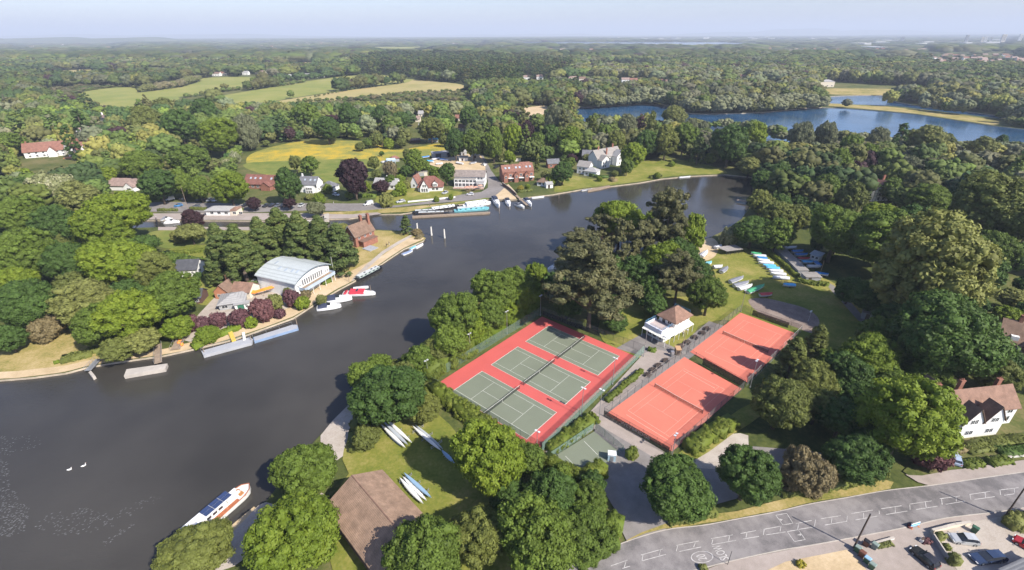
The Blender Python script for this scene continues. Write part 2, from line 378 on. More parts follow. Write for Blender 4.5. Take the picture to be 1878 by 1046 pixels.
area('village_road',[(868,284),(886,286),(900,312),(918,335),(935,350),(930,362),(905,364),(870,360),(895,345),(890,320),(876,300)],TARMAC,smooth=2)
area('slipway',[(905,362),(918,352),(932,338),(945,352),(947,366),(912,366)],SAND,smooth=1)
area('boatyard',[(780,300),(800,285),(880,282),(890,300),(890,315),(830,316)],SAND,smooth=1)
area('club_yard',[(395,545),(430,530),(520,540),(560,548),(500,578),(420,604),(350,628),(340,610)],GRAVEL,smooth=2)
area('garden',[(690,360),(730,345),(830,350),(845,358),(770,372),(700,378)],GRASS,smooth=2)
# right bank, tennis club
area('riverside_path',[(790,628),(800,632),(730,672),(690,712),(660,760),(640,790),(632,836),(600,845),(588,800),(638,745),(675,700),(720,665)],GRAVEL,smooth=2)
area('riverside_path',[(488,922),(540,935),(590,905),(640,870),(650,850),(600,842),(545,890),(500,915),(440,975),(470,975),(540,955),(620,920),(600,900),(520,925),(470,950),(415,990),(360,1050),(420,1046),(500,975)][0:3]+[(600,925),(560,960),(500,985),(430,1040),(352,1060),(352,1048),(420,986),(462,941)],GRAVEL,smooth=2)
area('boathouse_lawn',[(628,846),(640,805),(680,772),(720,757),(800,757),(850,812),(920,870),(1010,950),(980,1080),(860,1130),(740,1130),(640,1100),(596,1000),(600,930),(640,870)],GRASS,smooth=2,jit=.15)
area('dinghy_lawn',[(1290,470),(1320,455),(1400,460),(1440,490),(1520,515),(1580,560),(1600,610),(1560,660),(1480,640),(1350,590),(1280,600),(1270,640),(1200,660),(1120,640),(1100,590),(1180,550),(1300,540),(1310,500)],GRASS,smooth=3)
area('dinghy_park_path',[(1548,560),(1518,526),(1528,524),(1564,560),(1606,612),(1600,618)],TARMAC,smooth=3)
area('shingle_patch',[(1372,552),(1400,548),(1440,556),(1480,568),(1502,588),(1492,612),(1455,600),(1395,577)],ground_mat('brown_shingle',[(.15,.115,.095),(.21,.165,.14),(.27,.22,.19)],(.06,.4,4),(.5,.4,.5)),smooth=4)
area('launching_ramp',[(1285,445),(1305,437),(1318,450),(1312,470),(1290,480),(1272,470)],SAND,smooth=3)
area('club_terrace',[(1130,640),(1180,612),(1240,640),(1300,590),(1330,600),(1270,655),(1110,765),(1090,785),(1070,770),(1165,690),(1180,655)],TARMAC,smooth=1)
area('club_path',[(1070,770),(1180,650),(1200,640),(1235,650),(1110,760),(1230,838),(1215,850),(1095,785),(1010,838),(1000,830)],PAVE,smooth=1)
area('car_park',[(1090,785),(1100,782),(1215,850),(1260,860),(1310,830),(1380,820),(1560,840),(1560,870),(1440,895),(1300,930),(1215,975),(1150,995),(1130,940),(1090,880),(1060,860),(1090,830)],TARMAC,smooth=2)
area('car_park_gravel',[(1262,850),(1296,812),(1335,798),(1372,800),(1362,838),(1310,862)],GRAVEL,smooth=2)
area('grass_strip',[(1235,840),(1290,800),(1330,770),(1380,740),(1400,760),(1340,800),(1300,830),(1260,850)],GRASS,smooth=2)
# main road
NK=[(820,1200),(900,1130),(975,1078),(1043,1042),(1095,1020),(1141,998),(1218,974),(1290,965),(1355,953),(1430,939),(1480,927),(1554,914),(1628,901),(1707,892),(1790,880),(1878,867.5),(2100,838),(2600,775)]
SK=[(1000,1260),(1050,1180),(1130,1105),(1190,1078),(1250,1055),(1331,1033),(1426,1012),(1480,1003),(1552,990),(1660,969),(1734,952),(1830,940.5),(1878,933),(2150,893),(2600,830)]
nk=[tuple(G(*p)[:2]) for p in NK]; sk=[tuple(G(*p)[:2]) for p in SK]
nks=spline(nk,5,False); sks=spline(sk,5,False)
area('pavement',[(1150,1120),(1260,1058),(1331,1033),(1480,1003),(1734,952),(1878,933),(2150,893),(2600,830),(2600,1100),(2000,1250),(1500,1300),(1200,1250)],PAVE,smooth=1)
area('pavement',[(1683,886),(1660,872),(1760,862),(1878,845),(2100,812),(2600,750),(2600,776),(2100,839),(1878,869),(1707,893)],PAVE,smooth=1)
area('road',nks+sks[::-1],ROADM,smooth=1,raw=True)
area('road_verge',[(1150,994),(1220,960),(1350,938),(1480,908),(1620,880),(1632,898),(1554,912),(1480,925),(1430,937),(1355,951),(1290,963),(1218,972),(1160,990)],DRYGRASS,smooth=2,jit=.12)
area('road_verge',[(1043,1040),(1095,1017),(1132,995),(1140,970),(1120,955),(1080,990),(1010,1040),(900,1120),(905,1127),(975,1076)],DRYGRASS,smooth=2,jit=.1)
area('sandy_drive',[(1440,1032),(1480,1024),(1552,1010),(1600,1052),(1640,1120),(1440,1140),(1380,1060)],SAND,smooth=1)
area('driveway',[(1560,1008),(1640,985),(1700,972),(1720,1000),(1790,1100),(1640,1120)],PAVE,smooth=1)
area('driveway',[(1700,972),(1730,968),(1830,950),(1900,945),(2100,1040),(1990,1110),(1800,1110)],GRAVEL,smooth=1)
area('front_garden',[(1655,866),(1700,835),(1760,815),(1878,815),(2000,815),(2000,828),(1878,843),(1760,860),(1690,874)],ROUGH,smooth=2)
# kerbs
def kerb(pts,name,w=.14,h=.13,z=0):
    mb=MB(); L=[];Rr=[]
    for i,p in enumerate(pts):
        a=Vector(pts[max(i-1,0)]); b=Vector(pts[min(i+1,len(pts)-1)]); d=(b-a).normalized(); nn=Vector((-d.y,d.x))
        L.append(Vector(p)+nn*w/2); Rr.append(Vector(p)-nn*w/2)
    rings=[[(l.x,l.y,0),(l.x,l.y,z+h),(r.x,r.y,z+h),(r.x,r.y,0)] for l,r in zip(L,Rr)]
    mb.loft(rings); return tag(mb.build(name,CONC),kind='structure')
kerb(nks,'road_kerb',z=.15); kerb(sks,'road_kerb',z=.15)
ZMARK=.004*ZL[0]+.006
PAINT=M('road_paint',(.43,.415,.40),.7,.35,1.2,sc2=9,obj=False)
def strips(name,segs,mat,w,z,kind='structure',parent=None):
    """painted lines: (px0,py0,px1,py1) photo pixels on the ground"""
    mb=MB()
    for s_ in segs:
        a=G(s_[0],s_[1]); b=G(s_[2],s_[3]); d=(b-a).normalized(); n=Vector((-d.y,d.x,0))*w/2
        mb.add([(p.x,p.y,z) for p in (a-n,b-n,b+n,a+n)],[(0,1,2,3)])
    return tag(mb.build(name,mat,parent),kind=kind)
def z3(s): return [(1480+a*.2119,840+b*.2119,1480+c*.2119,840+d*.2119) for a,b,c,d in s]
def z2(s): return [(1120+a*.2351,800+b*.2351,1120+c*.2351,800+d*.2351) for a,b,c,d in s]
segs=z3([(380,490,565,460),(640,448,815,422),(885,408,1075,380),(1145,362,1320,338),(1400,325,1580,298),(1655,287,1825,266),(115,535,290,508),(150,590,340,557),(415,545,605,512),(680,498,865,468),(940,455,1125,426),(1195,410,1365,382),(1445,368,1620,343),(1700,332,1790,319),(345,510,340,557),(212,530,207,572),(485,485,485,530),(620,465,622,495),(758,437,760,485),(885,412,888,458),(1020,390,1027,437),(1160,365,1165,412),(1285,342,1287,385),(1405,325,1413,368),(1535,305,1540,350),(1665,288,1670,330),(1788,270,1790,310)])
segs+=z2([(780,808,950,778),(1010,768,1130,745),(1190,735,1315,712),(510,860,685,826),(235,935,405,888),(0,1020,130,975),(245,980,430,930),(535,908,705,872),(790,855,975,820),(1030,810,1155,790),(1210,778,1360,755),(90,1040,150,1022),(1440,690,1565,665),(1465,735,1590,715),(250,935,242,980),(388,890,378,938),(522,860,510,905),(658,838,645,875),(795,815,785,852),(925,785,917,825),(1060,765,1052,800),(1195,735,1188,778),(1325,712,1318,752),(1465,685,1455,735),(1595,660,1585,715),(118,985,105,1030),
 (1285,625,1370,610),(1370,610,1420,688),(1420,688,1340,700),(1340,700,1285,625),(1375,752,1460,738),(1460,738,1515,815),(1515,815,1430,830),(1430,830,1375,752)])
strips('road_markings',segs,PAINT,.11,ZMARK)
mb=MB()
for t_ in (((1310,650),(1340,658),(1325,672)),((1450,780),(1480,765),(1483,785))):
    p=[G(1120+a*.2351,800+b*.2351) for a,b in t_]; mb.add([(q.x,q.y,ZMARK) for q in p],[(0,1,2)])
tag(mb.build('road_markings',PAINT),kind='structure')
def text_mesh(name,txt,size,mat,ext=0.0,sx=1.0,sy=1.0,bold=.0):
    cu=bpy.data.curves.new('t','FONT'); cu.body=txt; cu.size=size; cu.extrude=ext; cu.offset=bold; cu.align_x='CENTER'; cu.align_y='CENTER'
    to=bpy.data.objects.new('t',cu); COL.objects.link(to); dg=bpy.context.evaluated_depsgraph_get()
    me=bpy.data.meshes.new_from_object(to.evaluated_get(dg)); bpy.data.objects.remove(to); bpy.data.curves.remove(cu)
    me.transform(Matrix.Diagonal((sx,sy,1,1))); me.name=name; me.materials.clear(); me.materials.append(mat)
    return link(name,me)
def road_text(txt,c,top,size,sx,sy,bold):
    """c: centre pixel, top: pixel towards which the letters' tops point"""
    o=text_mesh('road_lettering',txt,size,PAINT,0,sx,sy,bold); a=G(*c); d=(G(*top)-a).normalized()
    o.matrix_world=Matrix(((d.y,d.x,0,a.x),(-d.x,d.y,0,a.y),(0,0,1,ZMARK+.004),(0,0,0,1)))
    tag(o,kind='structure'); return o
road_text('SLOW',(1321.5,1015),(1300,1020),1.0,.95,2.2,.004)
road_text('20',(1287,1024),(1270,1027),1.0,1.0,2.2,.008)
mb=MB(); a=G(1287,1023.5); d=(G(1270,1026.5)-a).normalized(); n_=Vector((-d.y,d.x,0)); N=48; vs=[]
for k in range(N):
    t=2*math.pi*k/N
    for rr in (1.0,.90): p=a+d*math.cos(t)*1.95*rr+n_*math.sin(t)*1.0*(rr+.0); vs.append((p.x,p.y,ZMARK+.004))
mb.add(vs,[(2*i,2*i+1,(2*i+3)%(2*N),(2*i+2)%(2*N)) for i in range(N)]); tag(mb.build('road_markings',PAINT),kind='structure')
# ------------------------------------------------------------------ tennis courts
CANG=.8594; WD=Vector((math.cos(CANG),math.sin(CANG),0)); LD=Vector((math.sin(CANG),-math.cos(CANG),0))
REDC=M('court_red',(.47,.088,.076),.85,.06,.15,.1,obj=False,sc2=4)
GREENC=M('court_green',(.155,.175,.125),.85,.07,.12,.1,obj=False,sc2=4)
CLAY=M('court_clay',(.55,.155,.105),.9,.09,.12,.15,obj=False,sc2=5)
LINE=M('court_line',(.62,.62,.56),.8,.08,2,obj=False)
CLAYLINE=M('court_line_faded',(.66,.33,.25),.9,.15,1.2,obj=False)
def poly(name,pts,z,mat,parent=None,kind='structure'):
    mb=MB(); mb.add([(p[0],p[1],z) for p in pts],[tuple(range(len(pts)))]); return tag(mb.build(name,mat,parent),kind=kind)
ZC=.004*ZL[0]+.01
redp=[G(795.8,709.1),G(994,582.2),G(1167,655.6),G(985.4,826.7)]
poly('court_surround',redp,ZC,REDC)
def courtlines(o,wd,ld,z,mat,parent,lw=.06,name='court_lines'):
    W_,L_=10.97,23.77; mb=MB()
    def seg(u0,v0,u1,v1,w=lw):
        a=o+wd*u0+ld*v0; b=o+wd*u1+ld*v1; d=(b-a).normalized(); n=Vector((-d.y,d.x,0))*w/2; a=a-d*w/2; b=b+d*w/2
        mb.add([(p.x,p.y,z) for p in (a-n,b-n,b+n,a+n)],[(0,1,2,3)])
    s=1.37; c=L_/2
    for u in (0,W_): seg(u,0,u,L_)
    z=z+.003
    for v in (0,L_): seg(0,v,W_,v,.1)
    for u in (s,W_-s): seg(u,0,u,L_)
    z=z+.003
    for v in (c-6.4,c+6.4): seg(s,v,W_-s,v)
    seg(W_/2,c-6.4,W_/2,c+6.4)
    return tag(mb.build(name,mat,parent),kind='structure')
NETM=M('net_cord',(.03,.035,.03),.9,.1,3)
def mesh_mat(name,col,alpha,scale=None):
    m,t,b=nmat(name); b.inputs['Base Color'].default_value=rgba(col); b.inputs['Roughness'].default_value=.7
    tr=t.nodes.new('ShaderNodeBsdfTransparent'); mx=t.nodes.new('ShaderNodeMixShader')
    n=noise(t,2.2,3,.6,True); r=ramp(t,n.outputs[0],[(.3,(alpha*.8,)*3),(.7,(min(1,alpha*1.2),)*3)])
    t.links.new(r.outputs[0],mx.inputs[0]); t.links.new(tr.outputs[0],mx.inputs[1]); t.links.new(b.outputs[0],mx.inputs[2])
    t.links.new(mx.outputs[0],t.nodes['Material Output'].inputs[0]); return m
NETA=mesh_mat('net_mesh',(.03,.035,.03),.6)
CHAIN=mesh_mat('chain_link_green',(.16,.24,.20),.34)
CLOTH=mesh_mat('windbreak_green',(.20,.30,.26),.48)
CHAING=mesh_mat('chain_link_grey',(.20,.21,.20),.25)
BLACKOUT=mesh_mat('windbreak_black',(.035,.038,.035),.9)
def tennis_net(c,d,half,label):
    r=empty('tennis_net',(c.x,c.y,ZC),math.atan2(d.y,d.x),label,'tennis net','nets across the tennis courts')
    for s_ in (-1,1):
        mb=MB(); mb.tube((s_*half,0,0),(s_*half,0,1.1),.06,.06); mb.ell((s_*half,0,1.12),(.07,.07,.05)); mb.build('net_post',DARKM,r)
    n=16; mb=MB(); vs=[]
    for i in range(n+1):
        x=-half+2*half*i/n; h=1.04-.13*(1-abs(x)/half); vs+=[(x,0,.05),(x,0,h)]
    mb.add(vs,[(2*i,2*i+2,2*i+3,2*i+1) for i in range(n)]); mb.build('net_mesh',NETA,r)
    mb=MB()
    for i in range(n):
        x0=-half+2*half*i/n; x1=-half+2*half*(i+1)/n
        mb.tube((x0,0,1.06-.13*(1-abs(x0)/half)),(x1,0,1.06-.13*(1-abs(x1)/half)),.035,.035,5)
    mb.build('net_band',LINE,r)
    mb=MB(); mb.box((0,0,.47),(.05,.03,.94)); mb.build('centre_strap',LINE,r)
orig=[Vector((-15.02,92.78,0)),Vector((-5.62,103.74,0)),Vector((3.78,114.58,0))]
for o_,lb in zip(orig,('near','middle','far')):
    p=[o_,o_+WD*10.97,o_+WD*10.97+LD*23.77,o_+LD*23.77]
    c=poly('court_surface',p,ZC+.005,GREENC)
    courtlines(o_,WD,LD,ZC+.009,LINE,None)
    tennis_net(o_+WD*5.485+LD*11.885,WD,6.4,'dark tennis net across the %s green court of the three on red'%lb)
D1=[G(*q) for q in [(1111,761.7),(1254.8,656.5),(1360,714.8),(1232.6,829.8)]]
D2=[G(*q) for q in [(1265,647),(1358,575),(1462,614),(1370,703)]]
for k,(D_,lb) in enumerate(((D1,'near'),(D2,'far'))):
    poly('clay_court_surface',D_,ZC,CLAY)
    cen=sum(D_,Vector((0,0,0)))/4; ld=((D_[1]-D_[0]).normalized()+(D_[2]-D_[3]).normalized()).normalized(); wd=Vector((ld.y,-ld.x,0))
    o_=cen-ld*11.885-wd*5.485
    courtlines(o_,wd,ld,ZC+.006,CLAYLINE,None,.055)
    if k==0:
        strips('court_lines',[(1148.2,762.2,1225.3,809),(1253.3,681.6,1311,714)],M('clay_line_bright',(.72,.50,.40),.9,.2,1,obj=False),.07,ZC+.016)
    tennis_net(cen,wd,6.4,'dark tennis net across the %s orange clay court'%lb)
mini=[G(*q) for q in [(1011.5,842),(1089.5,793),(1138.7,832.5),(1112,852),(1032,862)]]
poly('practice_court_surface',mini,ZC,GREENC)
strips('court_lines',[(1071,811,1096,836),(1037,838.5,1052,853.5)],LINE,.07,ZC+.006)
def fence(a,b,h,label,mat,step=3.0,postm=DARKM,name='fence',rail=True,group=None,cat='fence',cover=None):
    a=Vector(a);b=Vector(b);L_=(b-a).length; r=empty(name,(a.x,a.y,0),math.atan2(b.y-a.y,b.x-a.x),label,cat,group)
    n=max(1,round(L_/step)); r0=.035
    for i in range(n+1):
        mb=MB(); mb.tube((L_*i/n,0,0),(L_*i/n,0,h+.05),r0,r0,6); mb.build('post',postm,r)
    if rail:
        mb=MB(); mb.tube((0,0,h),(L_,0,h),.022,.022,5); mb.tube((0,0,.08),(L_,0,.08),.02,.02,5); mb.build('rail',postm,r)
    mb=MB(); k=n*2; vs=[]
    for i in range(k+1): vs+=[(L_*i/k,.05,.05),(L_*i/k,.05,h-.02)]
    mb.add(vs,[(2*i,2*i+2,2*i+3,2*i+1) for i in range(k)]); mb.build('mesh_panel',mat,r)
    if cover:
        mb=MB(); mb.add([(L_*cover[0],-.05,.1),(L_*cover[1],-.05,.1),(L_*cover[1],-.05,cover[2]),(L_*cover[0],-.05,cover[2])],[(0,1,2,3)]); mb.build('windbreak',BLACKOUT,r)
    return r
g_='tall mesh fences round the tennis courts'
GP=M('green_fence_post',(.09,.16,.12),.6,.1,2); LP=M('pale_fence_post',(.42,.45,.43),.6,.1,2)
fence(G(787,703),G(992,577),2.7,'green chain link fence along the river side of the three courts',CHAIN,3,GP,group=g_)
fence(G(992,577),G(1180,648),2.7,'dark chain link fence between the three courts and the pine trees',CHAING,3,DARKM,group=g_,cover=(.02,.6,1.6))
fence(G(1180,648),G(994,829),2.6,'pale green mesh fence along the path side of the three courts',CLOTH,3,GP,group=g_)
fence(G(994,829),G(787,703),2.6,'green chain link fence behind the hedge on the near side of the three courts',CHAIN,3,GP,group=g_)
f1=fence(G(1107,764),G(1229,834.5),2.6,'black windbreak fence with faded lettering along the near clay court',CHAING,3,DARKM,group=g_,cover=(.0,.98,1.9))
fence(G(1107,764),G(1258,652),2.6,'grey chain link fence between the picnic tables and the near clay court',CHAING,3,DARKM,group=g_)
fence(G(1258,652),G(1364,713),2.6,'fence with black windbreak dividing the two clay courts',CHAING,3,DARKM,group=g_,cover=(.3,1,2.3))
fence(G(1229,834.5),G(1364,713),2.6,'chain link fence by the olive tree along the near clay court',CHAING,3,DARKM,group=g_)
fence(G(1262,648),G(1358,571.5),2.6,'grey chain link fence beside the terrace along the far clay court',CHAING,3,DARKM,group=g_)
fence(G(1358,571.5),G(1468,611),2.6,'fence with black windbreak at the dinghy lawn end of the far clay court',CHAING,3,DARKM,group=g_,cover=(.2,.8,2.0))
fence(G(1468,611),G(1368,709),2.6,'chain link fence by the pointed conifers along the far clay court',CHAING,3,LP,group=g_)
fence(G(1006,845),G(1088,789),2.0,'pale mesh fence beside the hedge of the small practice court',CLOTH,2.5,GP,group=g_)
fence(G(1092,789),G(1142,832),2.2,'pale green mesh fence between the small practice court and the path',CLOTH,2.5,GP,group=g_)
bt=text_mesh('banner_lettering','WEYBRIDGE',1.25,M('faded_white_print',(.30,.30,.29),.8,.2,2),0,1.05,1,.01)
bt.parent=f1; KIDS.setdefault(f1.name,[]).append(bt); bt.rotation_euler=(R(90),0,0); L1=(G(1229,834.5)-G(1107,764)).length; bt.location=(L1*.49,-.09,1.2)
def floodlight(px,py,h,ang,label,heads=2):
    p=G(px,py); r=empty('floodlight',(p.x,p.y,0),ang,label,'floodlight','floodlight masts round the tennis courts')
    mb=MB(); mb.tube((0,0,0),(0,0,h),.085,.05,8); mb.build('mast',METAL,r)
    mb=MB(); mb.box((0,0,.25),(.28,.28,.5)); mb.build('base_plate',METAL,r)
    mb=MB(); mb.tube((-.45,0,h-.05),(.45,0,h-.05),.035,.035,6); mb.build('cross_arm',METAL,r)
    for s_ in ((-1,1) if heads==2 else (0,)):
        mb=MB(); x=s_*.38; mb.loft([[(x-.2,-.14,h+.02),(x+.2,-.14,h+.02),(x+.2,.2,h-.03),(x-.2,.2,h-.03)],[(x-.24,-.2,h+.2),(x+.24,-.2,h+.2),(x+.24,.3,h+.12),(x-.24,.3,h+.12)]])
        hd=mb.build('lamp_head',M('lamp_housing',(.60,.62,.63),.35,.05,2),r)
        mb=MB(); mb.box((x,.03,h-.02),(.3,.24,.02)); mb.build('lens',GLASS,hd)
for px,py,ty,a_,lb in [(786,700,662,CANG,'by the near corner of the river side fence'),(863,652,613,CANG,'second from the near corner on the river side fence'),(930,613,572,CANG,'third from the near corner on the river side fence'),(991,579,543,CANG,'at the far corner by the pine trees'),
  (984.5,826,792,-.7,'by the nearest corner of the three courts'),(1066,765,713,-.7,'half way along the pale green fence'),(1123,706,658,-.7,'beside the far court on the pale green fence'),(1098,774,716,-.7,'at the corner between the path and the near clay court'),(1180,655,606,-.7,'on the terrace in front of the clubhouse'),
  (1232,838,798,.8,'at the nearest corner of the near clay court'),(1375,712,662,.8,'with white lamps between the clay courts by the conifers'),(1250,648,605,-.7,'by the picnic tables at the clubhouse terrace'),(1358,573,533,.8,'at the far corner of the far clay court near the dinghies'),(1482,590,572,.8,'low on the shingle beyond the far clay court')]:
    q=G(px,py); lo,hi=0,25
    for _ in range(40):
        m_=(lo+hi)/2
        if PX(q.x,q.y,m_)[1]>ty: lo=m_
        else: hi=m_
    floodlight(px,py,lo,a_,'grey floodlight mast '+lb)
# ------------------------------------------------------------------ buildings
def tilemat(name,col,sc=3.0,var=.3,rough=.85):
    if name in MATS: return MATS[name]
    m,t,b=nmat(name); tc=t.nodes.new('ShaderNodeTexCoord')
    wv=t.nodes.new('ShaderNodeTexWave'); wv.bands_direction='Z'; wv.inputs['Scale'].default_value=sc; wv.inputs['Distortion'].default_value=.4; wv.inputs['Detail'].default_value=1
    t.links.new(tc.outputs['Object'],wv.inputs[0])
    n=noise(t,.7,5,.65,True); n2=noise(t,7,3,.6,True)
    r=ramp(t,n.outputs[0],[(.3,tuple(c*(1-var) for c in col)),(.55,col),(.75,tuple(min(1,c*(1+var)) for c in col))])
    r2=ramp(t,n2.outputs[0],[(.3,(.8,.8,.8)),(.7,(1.12,1.1,1.08))]); o=mixc(t,1.0,r.outputs[0],r2.outputs[0],'MULTIPLY')
    r3=ramp(t,wv.outputs['Fac'],[(0,(.80,.80,.80)),(.3,(1.03,1.03,1.03))]); o=mixc(t,1.0,o,r3.outputs[0],'MULTIPLY')
    t.links.new(o,b.inputs['Base Color']); b.inputs['Roughness'].default_value=rough; b.inputs['Specular IOR Level'].default_value=.25
    bb=t.nodes.new('ShaderNodeBump'); bb.inputs['Strength'].default_value=.5; bb.inputs['Distance'].default_value=.04; t.links.new(wv.outputs['Fac'],bb.inputs['Height']); t.links.new(bb.outputs[0],b.inputs['Normal'])
    MATS[name]=m; return m
RT_BROWN=tilemat('brown_tile',(.20,.135,.10)); RT_CLUB=tilemat('club_tile',(.25,.155,.115)); RT_RED=tilemat('red_tile',(.25,.125,.095)); RT_DRED=tilemat('dark_red_tile',(.21,.095,.075)); RT_PINK=tilemat('weathered_pink_tile',(.29,.215,.19))
RT_GREY=tilemat('grey_slate',(.16,.165,.18)); RT_DGREY=tilemat('dark_slate',(.085,.09,.105)); RT_MET=tilemat('pale_sheet_metal',(.42,.46,.47),.6,.06,.4); RT_FELT=tilemat('grey_felt',(.27,.255,.24),.5,.15); RT_SHINGLE=tilemat('wood_shingle',(.30,.205,.145),2.4,.32,.95); RT_ASB=tilemat('pale_grey_sheet',(.33,.33,.33),1,.12)
BRICK=M('red_brick',(.26,.115,.078),.9,.2,1.2,.2,sc2=6); TERRA=M('terracotta_wall',(.46,.20,.11),.85,.12,1.2,.1); DBROWN=M('dark_brown_boards',(.10,.055,.045),.85,.2,1.5,.1); GREYW=M('grey_boards',(.30,.31,.32),.8,.1,1); BLUEW=M('pale_blue_boards',(.40,.50,.58),.7,.08,1); TIMB=M('black_timber',(.03,.027,.025),.8,.1,2)
VIEW=[]
class House:
    def __init__(s,label,A,B,z=0,name='house',cat='house',group=None):
        a=G(A[0],A[1],z); b=G(B[0],B[1],z); s.L=math.hypot(b.x-a.x,b.y-a.y); s.ang=math.atan2(b.y-a.y,b.x-a.x); s.o=Vector((a.x,a.y,0)); VIEW.append((min(A[0],B[0]),max(A[0],B[0]),max(A[1],B[1])))
        s.r=empty(name,(a.x,a.y,0),s.ang,label,cat,group); s.wb=MB(); s.rf=[]; s.cx=[]
    def loc(s,px,py,z=0):
        d=G(px,py,z)-s.o; c,n=math.cos(s.ang),math.sin(s.ang); return (d.x*c+d.y*n,-d.x*n+d.y*c)
    def occ(s,x0,x1,y0,y1):
        c,n=math.cos(s.ang),math.sin(s.ang); k=max(1,int(round(max(x1-x0,y1-y0)/max(2,min(x1-x0,y1-y0)))))
        for i in range(k):
            t=(i+.5)/k; mx,my=((x0+(x1-x0)*t,(y0+y1)/2) if x1-x0>y1-y0 else ((x0+x1)/2,y0+(y1-y0)*t))
            OCC.append((s.o.x+mx*c-my*n,s.o.y+mx*n+my*c,max(2.5,min(x1-x0,y1-y0)*.6+1)))
    def block(s,x0,x1,y0,y1,z1,wall,z0=0,roof=None,kind='gable',axis='x',rise=2.5,ov=.35,gmat=None,half=None):
        mb=MB(); mb.bx(x0,x1,y0,y1,z0-.0,z1)
        if kind=='gable':
            if axis=='x': mb.add([(x,y,z) for x in (x0,x1) for y,z in ((y0,z1),(y1,z1),((y0+y1)/2,z1+rise))],[(0,1,2),(3,5,4)])
            else: mb.add([(x,y,z) for y in (y0,y1) for x,z in ((x0,z1),(x1,z1),((x0+x1)/2,z1+rise))],[(0,1,2),(3,5,4)])
        mb.build('wall',wall,s.r)
        if z0==0: s.occ(x0,x1,y0,y1)
        if roof is None: return s
        rb=MB(); t=.16
        if kind in('gable','hip'):
            if axis=='y': P_=lambda u,v,z:(v,u,z); u0,u1,v0,v1=y0,y1,x0,x1
            else: P_=lambda u,v,z:(u,v,z); u0,u1,v0,v1=x0,x1,y0,y1
            vm=(v0+v1)/2; hw=(v1-v0)/2; sl=rise/hw; ze=z1-ov*sl; zr=z1+rise+.05
            ins=0 if kind=='gable' else min(hw,(u1-u0)/2*.98)
            a0,a1=u0-ov,u1+ov; r0,r1=(a0,a1) if kind=='gable' else (u0+ins,u1-ins)
            E=[(a0,v0-ov),(a1,v0-ov),(a1,v1+ov),(a0,v1+ov)]
            vs=[P_(u,v,ze) for u,v in E]+[P_(r0,vm,zr),P_(r1,vm,zr)]+[P_(u,v,ze+t) for u,v in E]+[P_(r0,vm,zr+t),P_(r1,vm,zr+t)]
            rb.add(vs,[(0,1,5,4),(2,3,4,5),(1,2,5),(3,0,4),(6,7,11,10),(8,9,10,11),(7,8,11),(9,6,10),(0,1,7,6),(1,2,8,7),(2,3,9,8),(3,0,6,9)] if kind=='hip' else
              [(0,1,5,4),(2,3,4,5),(6,7,11,10),(8,9,10,11),(0,1,7,6),(2,3,9,8),(1,5,11,7),(5,2,8,11),(3,4,10,9),(4,0,6,10)])
        elif kind=='flat': rb.bx(x0-ov,x1+ov,y0-ov,y1+ov,z1+.002,z1+.2)
        elif kind=='shed': rb.add([(x0-ov,y0-ov,z1),(x1+ov,y0-ov,z1),(x1+ov,y1+ov,z1+rise),(x0-ov,y1+ov,z1+rise),(x0-ov,y0-ov,z1+.12),(x1+ov,y0-ov,z1+.12),(x1+ov,y1+ov,z1+rise+.12),(x0-ov,y1+ov,z1+rise+.12)],[(3,2,1,0),(4,5,6,7),(0,1,5,4),(1,2,6,5),(2,3,7,6),(3,0,4,7)])
        s.lr=rb.build('roof',roof,s.r); return s
    def win(s,face,at,z,w=1.1,h=1.2,pos=0.0,frame=None,name='window',pane=None):
        """face f/b: wall y=pos, at = x ; face l/r: wall x=pos, at = y"""
        frame=frame or WHITE; o=.035; mb=MB(); pb=MB()
        def bar(u0,u1,z0,z1,B,d):
            sg={'f':-1,'b':1,'l':-1,'r':1}[face]; q0,q1=sorted((pos+sg*.002,pos+sg*d))
            if face in'fb': B.bx(u0,u1,q0,q1,z0,z1)
            else: B.bx(q0,q1,u0,u1,z0,z1)
        u0,u1=at-w/2,at+w/2
        bar(u0,u1,z,z+h,pb,.03)
        for a,b,c,d in ((u0-.07,u0,z-.07,z+h+.07),(u1,u1+.07,z-.07,z+h+.07),(u0,u1,z-.07,z),(u0,u1,z+h,z+h+.07),(at-.03,at+.03,z,z+h)): bar(a,b,c,d,mb,.07)
        f=mb.build(name,frame,s.r); pb.build('pane',pane or GLASS,f)
    def wins(s,face,pos,z,us,w=1.1,h=1.2,**k):
        for u in us: s.win(face,u,z,w,h,pos,**k)
    def door(s,face,at,pos,mat,w=1.0,h=2.1,z=0):
        sg={'f':-1,'b':1,'l':-1,'r':1}[face]; mb=MB(); q0,q1=sorted((pos+sg*.002,pos+sg*.06))
        (mb.bx(at-w/2,at+w/2,q0,q1,z+.02,z+h) if face in'fb' else mb.bx(q0,q1,at-w/2,at+w/2,z+.02,z+h)); mb.build('door',mat,s.r)
    def chimney(s,x,y,z0,z1,mat=None,w=.8,d=.6):
        mb=MB(); mb.bx(x-w/2,x+w/2,y-d/2,y+d/2,z0,z1); mb.bx(x-w/2-.07,x+w/2+.07,y-d/2-.07,y+d/2+.07,z1,z1+.15)
        for k in (-1,1): mb.tube((x+k*w*.22,y,z1+.15),(x+k*w*.22,y,z1+.55),.12,.1,8)
        mb.build('chimney',mat or BRICK,s.r)
